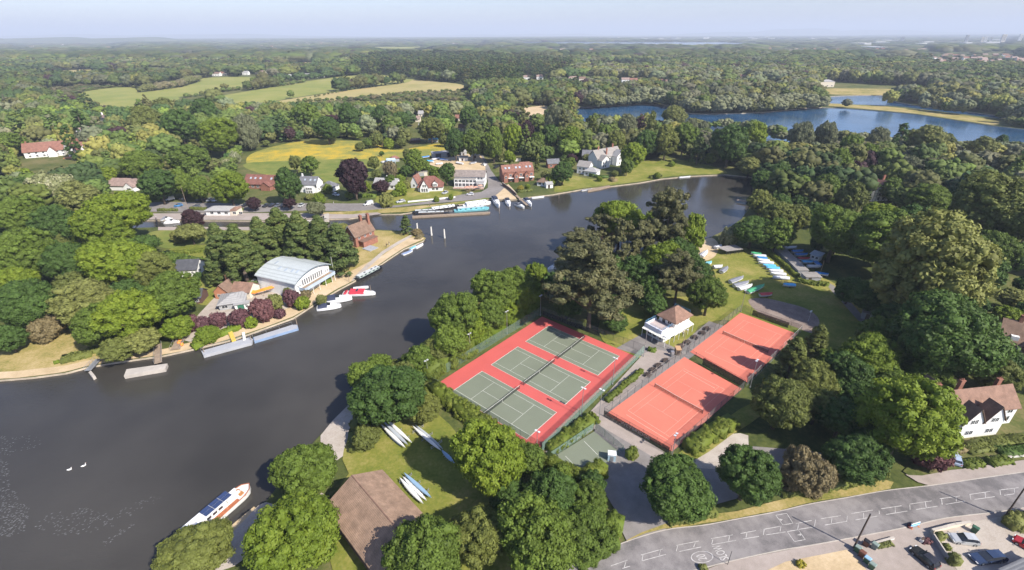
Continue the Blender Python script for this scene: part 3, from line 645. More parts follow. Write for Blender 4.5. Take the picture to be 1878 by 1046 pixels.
    def skylight(s,x,y,z,ang=0,w=.8,d=1.1,axis='x'):
        mb=MB(); cx,cy=x,y; c_,s_=math.cos(ang),math.sin(ang)
        if axis=='x': vs=[(x+i*w/2,y+j*d/2*c_,z+j*d/2*s_+k) for k in (0,.12) for i,j in ((-1,-1),(1,-1),(1,1),(-1,1))]
        else: vs=[(x+j*d/2*c_,y+i*w/2,z+j*d/2*s_+k) for k in (0,.12) for i,j in ((-1,-1),(1,-1),(1,1),(-1,1))]
        mb.add(vs,[(3,2,1,0),(4,5,6,7),(0,1,5,4),(1,2,6,5),(2,3,7,6),(3,0,4,7)]); mb.build('skylight',M('skylight_glass',(.35,.40,.45),.15,.1,1),s.r)
# clubhouse
h=House('white two storey clubhouse with brown hipped roof and glazed verandah by the courts',(1220,624),(1272,595),2.8,'clubhouse','clubhouse')
h.block(1.8,12.6,1.8,7.6,3.35,WHITE,kind='flat'); 
h.block(6.3,13.2,1.6,7.0,5.7,WHITE,z0=3.36,roof=RT_CLUB,kind='hip',rise=2.3,ov=.7)
mb=MB(); mb.bx(1.3,6.28,2.2,7.7,3.36,3.5); mb.build('terrace_deck',M('terrace_tile',(.42,.35,.33),.8,.12,1),h.r)
mb=MB(); mb.bx(.9,1.3,2.0,7.9,2.7,4.25); mb.bx(1.3,6.25,7.7,7.9,3.4,4.1); mb.bx(1.3,4.2,2.0,2.2,3.4,4.2); mb.build('parapet',M('pale_blue_render',(.62,.66,.74),.7,.06,1),h.r)
mb=MB()
for y in (3,4.3,5.6,7,7.8): mb.tube((1.1,y,4.25),(1.1,y,4.95),.03,.03,5)
for x in (2.5,4,5.5): mb.tube((x,7.8,4.1),(x,7.8,4.95),.03,.03,5); mb.tube((x,2.1,4.2),(x,2.1,4.95),.03,.03,5)
for z in (4.6,4.95): mb.path([(5.9,2.1,z),(1.1,2.1,z),(1.1,7.8,z),(6.1,7.8,z)],.03,5)
mb.build('balcony_railing',M('blue_rail',(.15,.32,.50),.5,.1,2),h.r)
for nm,q in (('verandah_roof',[(-.05,-.05,2.75),(13.4,-.05,2.75),(13.4,1.9,3.3),(1.3,1.9,3.3)]),('verandah_roof',[(-.05,-.05,2.75),(-.05,7.9,2.75),(1.3,7.9,3.3),(1.3,1.9,3.3)])):
    mb=MB(); mb.add([(x,y,z+k) for k in (0,.07) for x,y,z in q],[(3,2,1,0),(4,5,6,7),(0,1,5,4),(1,2,6,5),(2,3,7,6),(3,0,4,7)]); ro=mb.build(nm,M('verandah_white_sheet',(.68,.67,.60),.6,.05,1),h.r)
    mb=MB(); n_=22 if q[1][0]>5 else 12
    for i in range(n_+1):
        t=i/n_; a=Vector(q[0]).lerp(Vector(q[1]),t); b=Vector(q[3]).lerp(Vector(q[2]),t); a.z+=.09;b.z+=.09; mb.tube(a,b,.035,.035,4)
    mb.build('glazing_bars',WHITE,ro)
for x in (.1,2.3,4.5,6.7,8.9,11.1,13.2): mb=MB(); mb.tube((x,.08,0),(x,.08,2.76),.07,.07,6); mb.build('verandah_post',WHITE,h.r)
for y in (2.2,4.2,6.2,7.8): mb=MB(); mb.tube((.08,y,0),(.08,y,2.76),.07,.07,6); mb.build('verandah_post',WHITE,h.r)
h.wins('f',1.8,.9,(2.8,4.6,8.2,10.0,11.6),1.2,1.3); h.door('f',6.4,1.8,GLASS,1.8,2.1); h.wins('l',1.8,.8,(3.0,4.8,6.5),1.1,1.4)
h.wins('f',1.6,4.1,(7.6,9.2,10.8,12.3),1.0,1.1); h.win('l',3.4,3.9,1.2,1.5,6.3); h.door('l',5.4,6.3,GLASS,1,2,3.5); h.wins('r',13.2,4.0,(3,5.5),1.0,1.1)
mb=MB()
for z in (5.9,6.3): mb.path([(13.9,2,z),(13.9,7.4,z)],.03,5)
for y in (2,4.7,7.4): mb.tube((13.9,y,5.1),(13.9,y,6.3),.03,.03,5)
mb.build('balcony_railing',MATS['blue_rail'],h.r)
mb=MB(); mb.bx(13.25,14.1,1.9,7.5,5.0,5.1); mb.build('rear_balcony',WHITE,h.r)
# boat club with curved grey roof
h=House('large white boat club hall with curved pale grey roof and glazed balcony over the river',(540,522),(604,486),5.5,'boat_club','boat club')
W_,D_=h.L,17.0
mb=MB(); n_=14; prof=[(W_*i/n_,5.5+2.45*math.sin(math.pi*i/n_)**.8) for i in range(n_+1)]
mb.bx(0.2,W_-.2,.3,D_,0,5.45); mb.add([(x,.3,z) for x,z in prof]+[(x,D_,z) for x,z in prof]+[(W_/2,.3,5.45),(W_/2,D_,5.45)],[(2*n_+2,i,i+1) for i in range(n_)]+[(2*n_+3,n_+2+i,n_+1+i) for i in range(n_)])
mb.build('wall',WHITE,h.r); h.occ(0,W_,0,D_)
mb=MB(); pr=[(x*1.04-.02*W_,z+.03) for x,z in prof]
mb.loft([[(x,y,z) for x,z in pr]+[(x,y,z+.18) for x,z in pr[::-1]] for y in (-.5,D_+.4)]); rf=mb.build('roof',RT_MET,h.r)
mb=MB()
for i in range(1,40):
    y=-.4+i*(D_+.7)/40
    for k in range(n_): mb.tube((pr[k][0],y,pr[k][1]+.2),(pr[k+1][0],y,pr[k+1][1]+.2),.018,.018,3,False)
mb.build('roof_seams',RT_MET,rf)
mb=MB(); mb.loft([[(x,y,z-.25) for x,z in pr]+[(x,y,z+.0) for x,z in pr[::-1]] for y in (-.62,-.52)]); mb.build('fascia',M('slate_blue_trim',(.12,.16,.19),.6,.1,1),h.r)
for px_,py_ in ((508.5,486.5),(514,494.5),(525,497.5),(537,499.5),(546,501.5)):
    x_,y_=h.loc(px_,py_,7.1); x_=min(max(x_,1.5),W_-1.5); t0,t1=[5.5+2.45*math.sin(math.pi*q/W_)**.8 for q in (x_-.2,x_+.2)]
    h.skylight(x_,y_,(t0+t1)/2+.2,math.atan2(t1-t0,.4),.8,1.5,axis='y')
h.wins('f',.3,3.3,[3.6+i*.98 for i in range(10)],.62,2.1,pane=GLASS); h.wins('f',.3,3.6,(1.4,2.3,14.3,15.3),.5,.7); h.wins('f',.3,.6,(3,6,9,12),1.5,1.4); h.wins('l',.2,3.2,(),1,1)
mb=MB(); mb.bx(1.6,W_-.6,-2.4,.25,2.75,2.95); mb.build('balcony_deck',WOOD,h.r)
mb=MB(); mb.bx(1.5,W_-.5,-2.5,-2.42,2.6,3.75); mb.bx(1.5,1.58,-2.42,.2,2.6,3.75); mb.bx(W_-.58,W_-.5,-2.42,.2,2.6,3.75); mb.build('balcony_balustrade',M('pale_blue_glass_panel',(.38,.46,.55),.3,.15,.4),h.r)
for x in (2,5,8,11,14,W_-.8): mb=MB(); mb.tube((x,-2.3,0),(x,-2.3,2.75),.08,.08,6); mb.build('balcony_post',WHITE,h.r)
mb=MB(); mb.tube((W_+.4,-1,0),(W_+.4,-1,8.6),.06,.04,6); mb.build('flagpole',WHITE,h.r)
# boathouse
h=House('long brown shingle roofed boathouse at the bottom of the riverside lawn',(594.9,928.2),(700.7,861),4,'boathouse','boathouse')
h.block(.4,h.L-.4,-24,-.4,3.9,DBROWN,roof=RT_SHINGLE,kind='gable',axis='y',rise=2.9,ov=.5)
mb=MB(); mb.tube((h.L/2,-24.4,7.0),(h.L/2,0,7.0),.13,.13,6); mb.build('ridge_tiles',RT_CLUB,h.r); h.door('b',h.L/2,-.4,DWOOD,5,3.2)
# road houses on the right
h=House('white gabled house with twin front gables and brown tiled roofs by the road',(1752,806),(1826,797),0)
L=h.L; h.block(-1.5,L+6.5,2.6,9.2,4.8,WHITE,roof=RT_CLUB,rise=3.4,ov=.4)
h.block(0,L*.5-.03,0,2.55,4.3,WHITE,roof=RT_BROWN,axis='y',rise=3.7,ov=.3); h.block(L*.5+.03,L,0,2.55,4.3,WHITE,roof=RT_BROWN,axis='y',rise=3.7,ov=.3)
for x,y,z in ((-.3,7.5,8.9),(L*.55,7.5,9.3),(L+4.5,7,9.1)): h.chimney(x,y,6,z,w=1.0,d=.7)
h.block(0,3.8,9.25,12,4.4,WHITE,roof=RT_BROWN,axis='y',rise=3.4,ov=.3); h.block(5.2,9,9.25,12,4.4,WHITE,roof=RT_BROWN,axis='y',rise=3.4,ov=.3)
for x in (L*.25,L*.75): h.wins('f',0,1.0,(x-.45,x+.45),.75,1.1); h.wins('f',0,4.0,(x-.45,x+.45),.75,1.1)
h.wins('f',2.6,1,(L+1.6,L+4.8),1.4,1.2); h.wins('f',2.6,3.2,(L+1.6,L+4.8),1.2,1.0); h.door('f',L+3.2,2.6,DWOOD)
mb=MB(); mb.bx(-3.2,-1.6,1.2,4.15,0,2.3); mb.build('porch',GREYW,h.r)
h=House('half timbered white house with tall brown roof at the right edge of the wood',(1822,650),(1900,668),0)
h.block(0,13,0,8,4.6,WHITE,roof=RT_BROWN,rise=4.6,ov=.5); h.block(4.5,10,-3,-.05,4.4,WHITE,roof=RT_BROWN,axis='y',rise=3.4,ov=.5)
mb=MB()
for x in (4.5,5.8,7.25,8.7,10): mb.bx(x-.09,x+.09,-3.05,-3.003,0,4.4)
for z in (1.5,2.7,4.3): mb.bx(4.5,10,-3.06,-3.004,z-.09,z+.09)
mb.build('timber_frame',TIMB,h.r); h.wins('f',-3,2.9,(6.5,8),1,1.0); h.wins('f',-3,.9,(6.5,8),1,1.1); h.wins('f',0,2.9,(1.5,3),1,1); h.chimney(3,4,7,11); h.skylight(2.5,1.4,6.2,.85,.8,1.0)
mb=MB(); mb.bx(1.6,3.2,.3,2.2,4.9,6.3); mb.build('dormer',WHITE,h.r)
h=House('long grey pitched garage roof at the bottom right corner',(1838,1046),(1900,1018),2.5,'garage','garage'); h.block(0,9,-7,0,2.5,BRICK,roof=RT_ASB,kind='gable',rise=1.8)
h=House('dark flat roofed garage end beside the parked black car',(1640,1052),(1712,1056),2.4,'garage','garage'); h.block(1.5,8,-6,-.4,2.4,BRICK,roof=RT_DGREY,kind='flat',ov=.2)
# left bank
h=House('white bungalow with dark grey pitched roof beside the cypress clump',(326,509),(364,507),0,'bungalow','bungalow'); h.block(0,h.L,0,7.0,2.9,WHITE,roof=RT_DGREY,rise=2.4,ov=.4); h.wins('f',0,1.1,(5.5,6.9),.7,.9); h.wins('r',h.L,1,(2.2,5),.9,1)
h=House('dark brown shed with black pitched roof below the white bungalow',(345,559),(371,557),0,'shed','shed'); h.block(0,h.L,0,5.5,2.3,DBROWN,roof=RT_DGREY,rise=1.8); h.win('f',h.L*.7,.8,1,.9,0)
h=House('small brick house with terracotta gable and brown roof behind the orange awning',(396,549),(430,551),0); h.block(0,5.2,0,7,2.8,TERRA,roof=RT_BROWN,axis='y',rise=2.4,ov=.3); h.block(5.25,11.5,1.5,7,2.6,CREAM,roof=RT_CLUB,rise=2.0); h.door('f',3.6,0,M('green_door',(.03,.14,.09),.6,.1,1),1.8,2); h.chimney(1.2,6,4,5.9); h.win('f',1.6,.9,.9,1,0)
h=House('low grey lean-to beside the terracotta gabled house',(432,548),(453,548),0,'shed','shed'); h.block(0,h.L,0,4,2.2,GREYW,roof=RT_ASB,kind='shed',rise=.8,ov=.2); h.door('f',1.5,0,WHITE)
h=House('cream domed boat cover tent next to the boat club',(454,541),(472,539),0,'tent','tent')
mb=MB(); n_=10; mb.loft([[(h.L/2-h.L/2*math.cos(math.pi*i/n_),y,.0+3.0*math.sin(math.pi*i/n_)**.7) for i in range(n_+1)] for y in (0,.5,5.5,6)]); mb.build('canvas',M('cream_canvas',(.58,.55,.47),.8,.08,1),h.r,True); h.occ(0,h.L,0,6); h.door('f',h.L/2,0,M('tent_flap',(.45,.42,.36),.8,.1,1),1.6,1.9)
h=House('orange tarpaulin awning running from the brick house to the boat club',(436,545),(470,545),0,'awning','awning')
OR=M('orange_tarpaulin',(.72,.24,.03),.55,.12,.7,.2); mb=MB(); pts=[(0,0,2.2),(3,.1,2.5),(6.3,0,2.2),(8.8,.9,2.7),(12,3.3,2.8)]
mb.loft([[(x,y-.7,z-.5),(x,y+.6,z),(x,y+.6,z-.06),(x,y-.7,z-.56)] for x,y,z in pts]); mb.build('tarpaulin',OR,h.r)
for x,y,z in pts: mb=MB(); mb.tube((x,y-.6,0),(x,y-.6,z-.5),.06,.06,6); mb.build('pole',WOOD,h.r)
h=House('low pale grey roofed cabin with green double doors facing the river',(404,571),(463,562),0,'cabin','cabin'); h.block(0,h.L-2.2,0,7.5,2.3,GREYW,roof=RT_ASB,kind='hip',rise=1.3,ov=.5); h.block(h.L-4.6,h.L-.6,-1.6,-.04,2.1,WHITE,roof=RT_ASB,kind='flat',ov=.3); h.door('f',h.L-2.9,-1.6,M('green_door',(.03,.14,.09),.6,.1,1),1.9,1.95); h.win('f',h.L-1.2,.7,.6,1.1,-1.6); h.win('f',1.6,.8,1.6,.9,0)
h=House('red brick lock house with steep gable, tall chimneys and brown roof',(636,449),(658,456),0,'lock_house'); h.block(0,6.2,0,10,5.0,BRICK,roof=RT_BROWN,axis='y',rise=3.8,ov=.5); h.block(6.25,9,1.5,9,2.6,BRICK,roof=RT_CLUB,kind='shed',rise=.01,ov=.3); h.chimney(1,8,5,10.5,w=1.1,d=1); h.chimney(4.2,9.3,6,11.5,w=1.1,d=1); h.wins('f',0,3.2,(2.2,4),.9,1.3); h.wins('f',0,.9,(2.2,4),.9,1.3); h.wins('r',6.2,3.2,(2,5,8),.9,.9)
mb=MB(); mb.add([(-.55,-.6,4.5),(3.1,-.6,8.75),(6.75,-.6,4.5),(6.75,-.6,4.85),(3.1,-.6,9.1),(-.55,-.6,4.85)],[(0,1,4,5),(1,2,3,4)]); mb.build('bargeboard',WHITE,h.r)
mb=MB(); mb.bx(9.2,14,.2,4.6,0,.35); mb.build('patio',M('patio_slab',(.30,.31,.33),.8,.15,1),h.r)
h=House('low white lock office with pale grey roof between the hedges',(379,396),(434,396),0,'lock_office','office'); h.block(0,h.L-3,0,6.5,2.7,WHITE,roof=RT_ASB,kind='hip',rise=1.1,ov=.6); h.block(h.L-2.8,h.L,0,6,2.6,CREAM,roof=RT_CLUB,kind='hip',rise=.9,ov=.3); h.wins('f',0,.9,(3,6.5,10,14,17),1.5,1.1)
h=House('brick bungalow with long dark red roof and three skylights',(450,346),(503,348),0,'bungalow','bungalow'); h.block(0,h.L,0,9,3.0,BRICK,roof=RT_DRED,rise=4.0,ov=.5); h.block(h.L-6,h.L-.5,-3,-.05,2.6,BRICK,roof=RT_DRED,kind='gable',axis='y',rise=2.2)
for x in (3.2,6.0,9.2,15.8): h.skylight(x,2.6,5.5,.72,1.1,1.2)
h.wins('f',0,.9,(2,5,8),1.4,1.3)
h=House('white house with slate grey roof and rooflights beside the meadow',(551,353),(582,354),0); h.block(0,h.L,0,8,4.6,WHITE,roof=RT_GREY,rise=3.4,ov=.4); h.chimney(.9,4,6,9.2,WHITE)
for x in (3,6.2,8.8): h.skylight(x,2.1,6.6,.7,1,1.1)
h.wins('f',0,2.9,(2.2,9.6),1.1,1.2); mb=MB(); mb.bx(4,8.3,-1.4,-.04,0,3.4); mb.build('bay',WHITE,h.r); h.wins('f',-1.4,2.0,(5,6.2,7.4),.9,1.1); h.wins('f',-1.4,.3,(5,6.2,7.4),.9,1.2); h.wins('r',h.L,1,(2.5,5.5),1,1.2)
h=House('white garage with slate pyramid roof beside the copper beech',(590,350),(611,352),0,'garage','garage'); h.block(0,h.L,0,6,2.6,WHITE,roof=RT_GREY,kind='hip',rise=2.3); h.door('f',h.L*.4,0,GREYW,2.6,2.1)
h=House('long white house with sprawling red tiled roof above the left wood',(47,291),(120,285),0); h.block(0,h.L,0,11,4.5,WHITE,roof=RT_RED,rise=5,ov=.6); h.wins('f',0,2.7,(3,7,11,15,19,22),1.2,1.1); h.wins('f',0,.6,(3,7,11,15,19,22),1.2,1.2); h.chimney(2,5.5,8,10.6); h.block(14,19,-3,-.05,4,WHITE,roof=RT_RED,axis='y',rise=3)
h=House('white twin gabled house with red roofs right of the long red roofed house',(128,288),(176,286),0); L=h.L; h.block(0,L,2,11,4.5,WHITE,roof=RT_RED,rise=4.5); h.block(1,L*.42,-2,1.95,4.3,WHITE,roof=RT_DRED,axis='y',rise=4); h.block(L*.52,L-1,-2,1.95,4.3,WHITE,roof=RT_DRED,axis='y',rise=4); h.chimney(L*.3,6.5,8,11.5,w=1.4); h.chimney(L*.75,6.5,8,11.2,w=1.2); h.wins('f',-2,2.6,(L*.22,L*.76),2,1.2); h.wins('f',-2,.5,(L*.22,L*.76),2,1.4)
mb=MB(); mb.bx(-1,L+1,-6,-2.1,0,.5); mb.build('terrace',TERRA,h.r)
h=House('long low house with weathered pink brown roof half hidden by the left wood',(190,349),(254,350),0); h.block(-4,h.L,0,8,2.9,WHITE,roof=RT_PINK,rise=3,ov=.5); h.block(h.L-6,h.L-.5,-2.5,-.05,2.7,WHITE,roof=RT_PINK,axis='y',rise=2.3); h.block(-13,-4.1,1,8,2.8,CREAM,roof=RT_RED,rise=2.4); h.wins('f',-2.5,.9,(h.L-3.2,),2,1.2)
h=House('small white house with grey hipped roof in the trees above the meadow',(343,241),(366,240),0); h.block(0,h.L,0,9,5.5,WHITE,roof=RT_GREY,kind='hip',rise=3); h.wins('f',0,3.3,(2,5,8),1.2,1.2); h.wins('f',0,.8,(2,5,8),1.2,1.3)
h=House('white house with pale pink roof between the leaning poplars',(138,254),(162,255),0); h.block(0,h.L,0,9,5,WHITE,roof=RT_PINK,axis='y',rise=3.6); h.wins('f',0,3,(2.5,6),1.4,1.2); h.wins('f',0,.8,(2.5,6),1.4,1.2)
h=House('white bungalow corner at the left frame edge',(-30,346),(9,344),0,'bungalow','bungalow'); h.block(0,h.L,0,8,3,WHITE,roof=RT_GREY,kind='hip',rise=2.2); h.win('f',h.L-2,1,1.3,1.1,0)
h=House('narrow white chimneyed house in the far left trees',(184,222),(206,226),0); h.block(0,h.L,0,5,4,WHITE,roof=RT_PINK,rise=2); h.chimney(3,2.5,4,8,WHITE,w=1.4,d=1.2); h.wins('f',0,1.5,(3,6),1.2,1.2)
# village
h=House('low white house with grey roof behind the plum tree',(686,347),(727,349),0); h.block(0,h.L,0,8,2.8,WHITE,roof=RT_ASB,rise=2.6); h.wins('f',0,1,(3,7,11),1.5,1.1); h.chimney(7,4,5,6.6,WHITE)
h=House('white cottage with red brown roof and tall glazed blue grey gable',(767,352),(812,351),0,'cottage','cottage'); L=h.L; h.block(0,L,0,8.5,2.9,WHITE,roof=RT_DRED,kind='hip',rise=4.6,ov=.5); h.block(1.5,6.2,-2.2,2.2,2.7,WHITE,roof=RT_DRED,axis='y',rise=4.2,ov=.3); h.wins('f',-2.2,.5,(2.6,3.8,5.1),.9,1.9); h.wins('f',-2.2,3,(3.3,4.4),.8,1.5); h.block(L-5.2,L-2.6,-.6,2.6,4.8,WHITE,z0=2.95,roof=RT_DRED,axis='y',rise=1.2,ov=.25); h.wins('f',-.6,3.3,(L-4.5,L-3.4),.8,1.1); h.wins('f',0,.8,(8.5,10.5),1.3,1.2)
h=House('white gabled annexe with orange tiled roof beside the cottage',(754,345),(766,346),0,'cottage','cottage'); h.block(0,h.L,0,6,3,WHITE,roof=RT_RED,axis='y',rise=4,ov=.3); h.win('f',h.L/2,1,1.2,1.2,0)
h=House('flat roofed cream garage behind the cottage',(763,324),(784,323),0,'garage','garage'); h.block(0,h.L,0,6,2.6,CREAM,roof=RT_FELT,kind='flat',ov=.2); h.door('f',h.L/2,0,GREYW,3,2.1)
h=House('riverside pub with grey brown roof and white glazed two storey front',(835,341),(889,342),0,'pub','pub'); L=h.L; h.block(0,L,0,9,5.6,WHITE,roof=RT_CLUB if 0 else tilemat('grey_brown_tile',(.25,.215,.195)),rise=2.4,ov=.5); h.block(0,L*.72,-2.6,-.04,4.6,WHITE,roof=RT_FELT,kind='flat',ov=.1); h.block(L*.74,L,-3.4,-.04,3.2,WHITE,roof=RT_ASB,kind='flat',ov=.15)
h.wins('f',-2.6,3.0,[1.3+i*2.1 for i in range(6)],1.6,1.2); h.wins('f',-2.6,.6,[1.3+i*2.1 for i in range(6)],1.6,1.6); h.wins('f',0,3.9,(L*.8,L*.9),1.2,1.1); h.wins('f',-3.4,.5,[L*.77+i*1.15 for i in range(4)],.8,2.1)
mb=MB()
for i in range(18): mb.tube((i*L/17,-6.5,0),(i*L/17,-6.5,1.1),.05,.05,4)
mb.tube((0,-6.5,1.1),(L,-6.5,1.1),.05,.05,5); mb.tube((0,-6.5,.6),(L,-6.5,.6),.04,.04,5); mb.build('terrace_railing',WHITE,h.r); mb=MB(); mb.bx(0,L,-6.4,-3.5,0,.4); mb.build('terrace',M('terrace_brick',(.42,.25,.18),.8,.25,1.2),h.r)
h=House('three joined brick town houses with red tiled roofs and white rooflights',(922,335),(979,331),0,'terraced_house','terraced houses'); L=h.L; u=L/3
for i in range(3):
    x=i*u; h.block(x+.03,x+u-.03,0,9,5.8+.0*i,BRICK,roof=RT_RED,rise=3.2+.25*i,ov=.12)
    for k in (.35,.7): h.skylight(x+u*k,2.2,7.7+.1*i,.62,1.1,1.2)
    h.block(x+.4,x+u*.45,-1.8,-.04,4.6,BRICK,roof=RT_RED,axis='y',rise=1.3,ov=.2); h.wins('f',-1.8,2.7,(x+u*.26,),1,1.2); h.wins('f',0,3.2,(x+u*.75,),1.3,1.3); h.wins('f',0,.6,(x+u*.75,),1.6,1.8)
    mb=MB(); mb.bx(x+u*.5,x+u*.97,-2.4,-.05,2.5,2.62); mb.build('canopy',WHITE,h.r)
h.block(L*.68,L-.3,9.05,12,6.5,BRICK,roof=RT_RED,rise=2.2)
h=House('white riverside summer house with brown roof beside the brick terrace',(985,341),(1007,343),0,'summer_house','summer house'); h.block(0,h.L,0,5,2.5,WHITE,roof=RT_BROWN,kind='hip',rise=1.6,ov=.5); h.wins('f',0,.7,(1.6,4),1.4,1.3)
h=House('grey roofed cottage half hidden by the round riverside tree',(1005,309),(1026,308),0,'cottage','cottage'); h.block(0,h.L,0,6,3,BRICK,roof=RT_GREY,rise=2.2); h.win('f',2,1,1.4,1.1,0)
h=House('white villa cottage with brown roofs stepping down to the riverside lawn',(1056,319),(1095,324),0); L=h.L; h.block(0,L*.55,1.5,9,4.6,WHITE,roof=RT_FELT,rise=2.6); h.block(L*.42,L,-1.5,5,3.0,WHITE,roof=RT_ASB,kind='hip',rise=1.8); h.wins('f',1.5,2.6,(2,4.5),1.2,1.1); h.wins('f',1.5,.5,(2,4.5),1.2,1.3); h.wins('f',-1.5,.8,(L*.55,L*.7,L*.86),1.3,1.2)
h=House('slate roofed white wing between the cottage and the large villa',(1067,299),(1092,300),0); h.block(0,h.L,0,8,4.8,WHITE,roof=RT_GREY,rise=3); h.win('f',3,2.8,1.5,1.2,0)
h=House('large white riverside villa with many gables and grey roofs',(1098,309),(1141,300),0,'villa','villa'); L=h.L; h.block(0,L,2,10,6.2,WHITE,roof=RT_FELT,rise=4.2,ov=.5); h.block(0.5,L*.36,-2,1.95,5.0,WHITE,roof=RT_FELT,axis='y',rise=2.8); h.block(L*.62,L-.2,-2.5,1.95,6.0,WHITE,roof=RT_ASB,axis='y',rise=3.6)
h.wins('f',-2,3,(2,4),1,1.2); h.wins('f',-2,.6,(2,4),1,1.4); h.wins('f',2,3.6,(L*.45,L*.55),1,1.3); h.wins('f',-2.5,3.6,(L*.75,L*.87),1,1.3); h.wins('f',-2.5,.7,(L*.75,L*.87),1,1.4); h.chimney(4.5,6,9,12.2,w=1.2); h.chimney(L*.8,6,9,12.4,w=1.2); h.chimney(L*.42,3,7,11,w=1)
# boatyard and gardens behind the village
for q in [((842,296),(858,296),'long white container in the boatyard',WHITE,RT_ASB,3,2.4),((866,291),(880,290),'pale concrete store at the right of the boatyard',CREAM,RT_ASB,4,2.2),((846,286),(856,285),'grey tank shed behind the white container',GREYW,RT_ASB,3,2.6),((700,268),(712,267),'small shed at the top edge of the meadow',DBROWN,RT_BROWN,4,2.2),((727,352),(738,353),'garden shed between the low white house and the cottage',DBROWN,RT_FELT,3,2.1),((1002,346),(1014,345),'small white boathouse on the wharf',WHITE,RT_ASB,4,2.2)]:
    h=House(q[2],q[0],q[1],0,'shed','shed'); h.block(0,h.L,0,q[5],q[6],q[3],roof=q[4],rise=1.0,ov=.2); h.door('f',h.L*.4,0,DWOOD,1.2,1.9)
h=House('long grey boatyard shed behind the moored boats on land',(794,291),(833,288),0,'boat_shed','shed'); h.block(0,h.L*.68,0,6,3.4,GREYW,roof=RT_ASB,kind='flat',ov=.3); h.block(h.L*.7,h.L,-1,6,3.0,BLACK,roof=RT_DGREY,kind='flat',ov=.2); h.door('f',4,0,DARKM,4,3)
h=House('brown allotment shed with a white caravan end behind the meadow',(752,263),(771,262),0,'shed','shed'); h.block(0,h.L,0,4,2.2,DBROWN,roof=RT_PINK,rise=1.0); h.door('f',2,0,DWOOD)
h=House('shed with bright blue roof behind the boatyard',(787,262),(803,261),0,'shed','shed'); h.block(0,h.L,0,4,2.2,GREYW,roof=M('blue_sheet',(.10,.42,.65),.5,.1,1),kind='shed',rise=.6); h.door('f',2,0,DWOOD)
h=House('white and blue tarpaulin covered shelter left of the boatyard',(711,302),(735,300),0,'shelter','shelter'); h.block(0,h.L*.6,0,6,2.4,BLUEW,roof=M('blue_white_tarp',(.45,.58,.68),.5,.3,.5),rise=.8); h.block(h.L*.35,h.L,6.1,10,2.4,GREYW,roof=RT_RED,kind='hip',rise=1.2)
for i,(x,y,lb) in enumerate([(762,224,'pink roofed cottage with sunlit garden behind the big dark trees'),(774,214,'grey roofed cottage farthest back behind the village'),(842,222,'pink roofed cottage left of the dark tall tree by the sandy field'),(868,212,'red roofed cottage partly hidden near the sandy field'),(775,238,'low pale cottage among allotments behind the boatyard'),(848,240,'small pink roofed cottage behind the tall row of trees')]):
    h=House(lb,(x-7,y),(x+8,y),0,'cottage','cottage'); h.block(0,h.L,0,7,2.8,CREAM,roof=(RT_PINK,RT_ASB,RT_RED)[i%3],rise=2.6); h.wins('f',0,1,(2.5,5.5),1.2,1.1)
h=House('red roofed black and white house with tall chimneys in the right wood',(1590,368),(1622,366),0); L=h.L; h.block(-9,L*.45,2,10,6,WHITE,roof=RT_RED,rise=3.6); h.block(L*.1,L,-2,8,6.2,WHITE,roof=RT_RED,axis='y',rise=4.2)
for x,y in ((-6,9),(-7,4),(L*.3,9.5),(L-.5,4)): h.chimney(x,y,6,11.6,w=1.0)
mb=MB()
for k in range(6): x=L*.1+(L*.9)*k/5; mb.bx(x-.12,x+.12,-2.06,-2.003,0,6.2)
for z in (2.9,4.0,6.1): mb.bx(L*.1,L,-2.07,-2.004,z-.12,z+.12)
mb.build('timber_frame',TIMB,h.r); h.wins('f',-2,3.1,(L*.4,L*.6,L*.8),1.2,.8); h.wins('f',-2,.6,(L*.4,L*.7),1.4,1.6)
h=House('open grey roofed boat rack with dinghies underneath by the launching ramp',(1333,470),(1369,465),0,'boat_rack','boat rack')
mb=MB(); mb.add([(x,y,z+k) for k in (0,.12) for x,y,z in ((-.5,0,2.0),(7.2,0,2.0),(6.6,4.2,2.3),(-2.2,4.2,2.3))],[(3,2,1,0),(4,5,6,7),(0,1,5,4),(1,2,6,5),(2,3,7,6),(3,0,4,7)]); mb.build('roof',RT_FELT,h.r); h.occ(0,7,0,4)
for x in (-.3,1.6,3.5,5.4,7.0): mb=MB(); mb.tube((x,.1,0),(x,.1,2.0),.06,.06,5); mb.build('post',DARKM,h.r)
for z in (.6,1.3): mb=MB(); mb.bx(-.3,7,.5,.6,z,z+.08); mb.build('rack_bar',DARKM,h.r)
h=House('grey flat roofed shelter at the hedge corner of the dinghy compound',(1476,519),(1503,519),0,'shelter','shelter'); h.block(0,h.L,0,3.4,2.2,GREYW,roof=RT_FELT,kind='shed',rise=.15,ov=.3); h.door('f',1.5,0,DWOOD)
h=House('white cabin with pale awning in the dark dinghy compound',(1484,476),(1500,481),0,'cabin','cabin'); h.block(0,h.L,0,3.2,2.3,WHITE,roof=M('pale_blue_sheet',(.50,.56,.62),.6,.1,1),kind='shed',rise=.5,ov=.4); h.wins('f',0,1,(1,2.4),.8,.8)
h=House('pale roofed shed in deep shade beside the lane of the right wood',(1578,585),(1606,592),0,'shed','shed'); h.block(0,h.L,0,3,2.3,GREYW,roof=RT_FELT,kind='shed',rise=.2,ov=.2); h.door('f',1.5,0,DWOOD)
h=House('long narrow grey felt roofed boat store behind the dinghy lawn hedge',(1411,455),(1462,506),0,'boat_store','shed'); h.block(0,h.L,0,3.4,2.0,GREYW,roof=RT_FELT,kind='shed',rise=.25,ov=.15); h.door('b',6,3.4,DWOOD); h.door('b',14,3.4,DWOOD)
